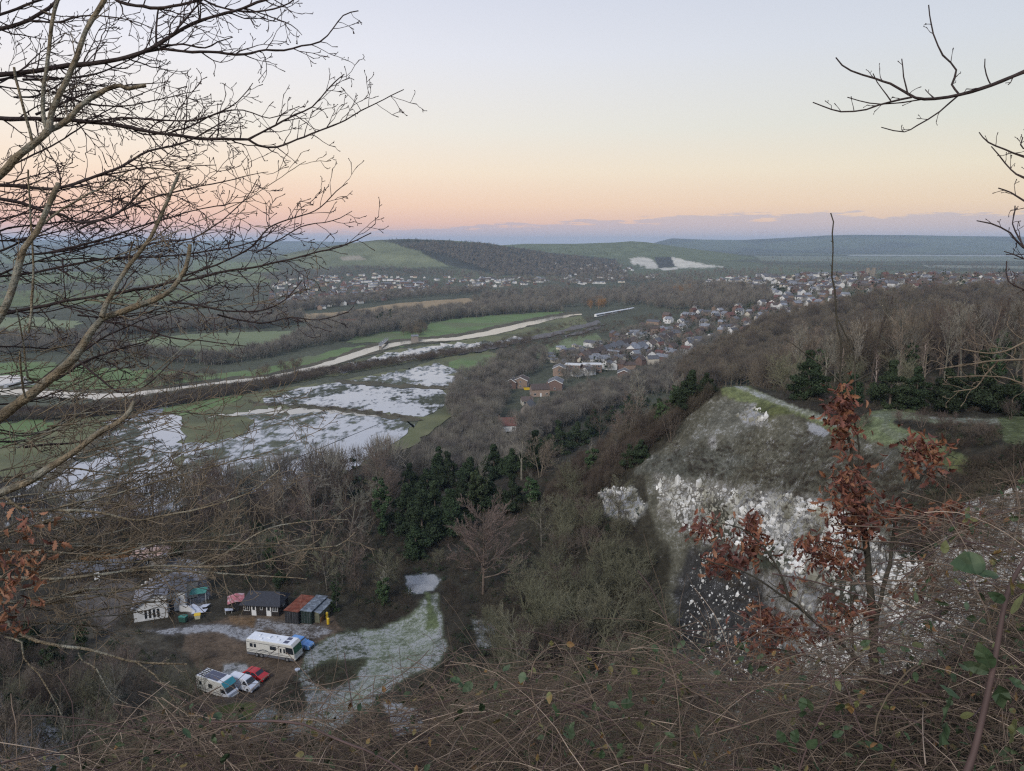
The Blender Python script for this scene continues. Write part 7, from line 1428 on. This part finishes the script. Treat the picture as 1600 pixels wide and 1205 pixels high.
def cane(name, label, pts, r0, r1, t0, t1, leaves, m, sz=.07, cat='bramble', seed=1):
    """one bramble cane with its leaves; leaves = [(px,py,angle deg,size factor,mat)]"""
    S = Limbs(); S.trace(pts, r0, r1, t0, t1, wob=.006); q0 = at(*pts[0], t0); t = thing(name, label, cat, tuple(q0)); link('stem', np_mesh('stem', np.concatenate(S.V)-q0, np.concatenate(S.F), [m], True), t); g = np.random.default_rng(seed)
    for px, py, an, sf, lm in leaves:
        c = at(px, py, (t0+t1)/2-.05); a = math.radians(an); d = np.array([math.cos(a), g.normal()*.25, math.sin(a)]); link('leaf', leaf_mesh('leaf', ovate_leaf(), np.array([c-q0]), [d], [sz*sf], [lm], int(px+py)), t)
    return t
cane('bramble_cane', 'thick purple bramble cane with large dark leaves at the bottom right corner', [(1498,1240),(1520,1180),(1535,1120),(1550,1050),(1562,990),(1575,930),(1592,890),(1615,850)], 5.5, 3, 2.5, 2.7, [(1545,1050,160,1.1,BRG),(1548,1045,115,1.15,BRG),(1490,1095,170,1.1,BRG),(1490,1085,240,1.3,BRG),(1500,1090,150,.9,BRG),(1560,1070,290,1.25,BRG),(1575,1060,330,.9,BRG),(1480,1130,265,1.2,BRG),(1470,1130,300,1.0,BRG),(1500,1120,10,.6,BRB),(1590,1125,260,1.1,BRB),(1580,960,60,1.0,BRB),(1570,940,150,1.0,BRG),(1590,985,10,1.0,BRG),(1560,900,170,1.1,BRG),(1540,880,185,1.3,BRG),(1600,900,20,1,BRG),(1580,930,100,.9,BRB)], CANER, .085, seed=1)
cane('bramble_cane', 'arching pale cane with a green tip in the middle of the right hand tangle', [(1367,1150),(1372,1120),(1385,1088),(1400,1072),(1420,1050),(1433,1040),(1448,1034)], 1.5, .9, 3, 3.2, [(1436,1040,70,.45,BRG),(1396,1076,110,.4,BRG)], GRS, .07, seed=2)
cane('bramble_cane', 'long dark red cane arching down across the bottom left', [(330,1128),(400,1127),(475,1132),(507,1145),(550,1165),(587,1180),(630,1205),(660,1240)], 2, 1.6, 3, 2.8, [(470,1130,60,.4,BRB),(590,1178,120,.4,BRG)], CANER, .06, seed=3)
cane('bramble_cane', 'leafy cane hanging at bottom centre right with bronze leaves', [(1240,1230),(1255,1180),(1280,1120),(1300,1080),(1290,1040),(1262,1078),(1250,1100)], 1.6, 1, 3, 3.1, [(1256,1090,260,.75,BRG),(1262,1092,290,.8,BRG),(1318,1100,250,.75,BRG),(1326,1098,290,.8,BRB),(1262,1078,60,.5,BRB),(1240,1160,80,.8,BRG),(1262,1170,60,.8,BRG),(1225,1160,120,.8,BRG),(1270,1190,300,.9,BRG),(1262,1195,250,.9,BRB),(1300,1150,20,.7,BRG)], CANER, .075, seed=4)
cane('bramble_cane', 'thin cane with pale green drooping leaves standing above the tangle at centre', [(845,1130),(835,1100),(830,1060),(838,1030),(862,1012),(890,1008),(915,1018),(925,1028)], 1.3, .8, 3.3, 3.4, [(862,1010,95,.45,BRB),(885,1006,0,.5,BRB),(915,1018,320,.5,BRB),(905,1050,200,.5,BRB),(870,1120,80,.5,BRG),(880,1140,300,.55,BRG),(850,1150,200,.45,BRG)], CANE, .075, seed=5)
cane('bramble_cane', 'leafy cane with green leaves left of the oak sapling base', [(1160,1130),(1120,1100),(1080,1080),(1040,1050),(1000,1045),(960,1040)], 1.4, .8, 3.3, 3.5, [(1060,1060,60,.5,BRG),(1055,1022,100,.4,BRG),(1075,1035,20,.45,BRG),(1000,1050,280,.6,BRB),(995,1045,240,.55,BRB),(960,1090,280,.65,BRG),(955,1080,120,.5,BRG),(1010,1110,270,.6,BRG),(1035,1060,300,.4,BRG)], CANE, .075, seed=6)
cane('bramble_cane', 'green leaved cane among dead stems near the bottom centre', [(980,1230),(960,1180),(930,1140),(900,1120),(870,1115)], 1.4, .8, 3.1, 3.3, [(868,1112,100,.5,BRG),(890,1140,60,.55,BRG),(880,1145,320,.5,BRG),(900,1160,250,.4,BRG),(940,1185,90,.6,BRG),(965,1170,60,.5,BRG),(840,1190,90,.5,BRB)], CANE, .075, seed=7)
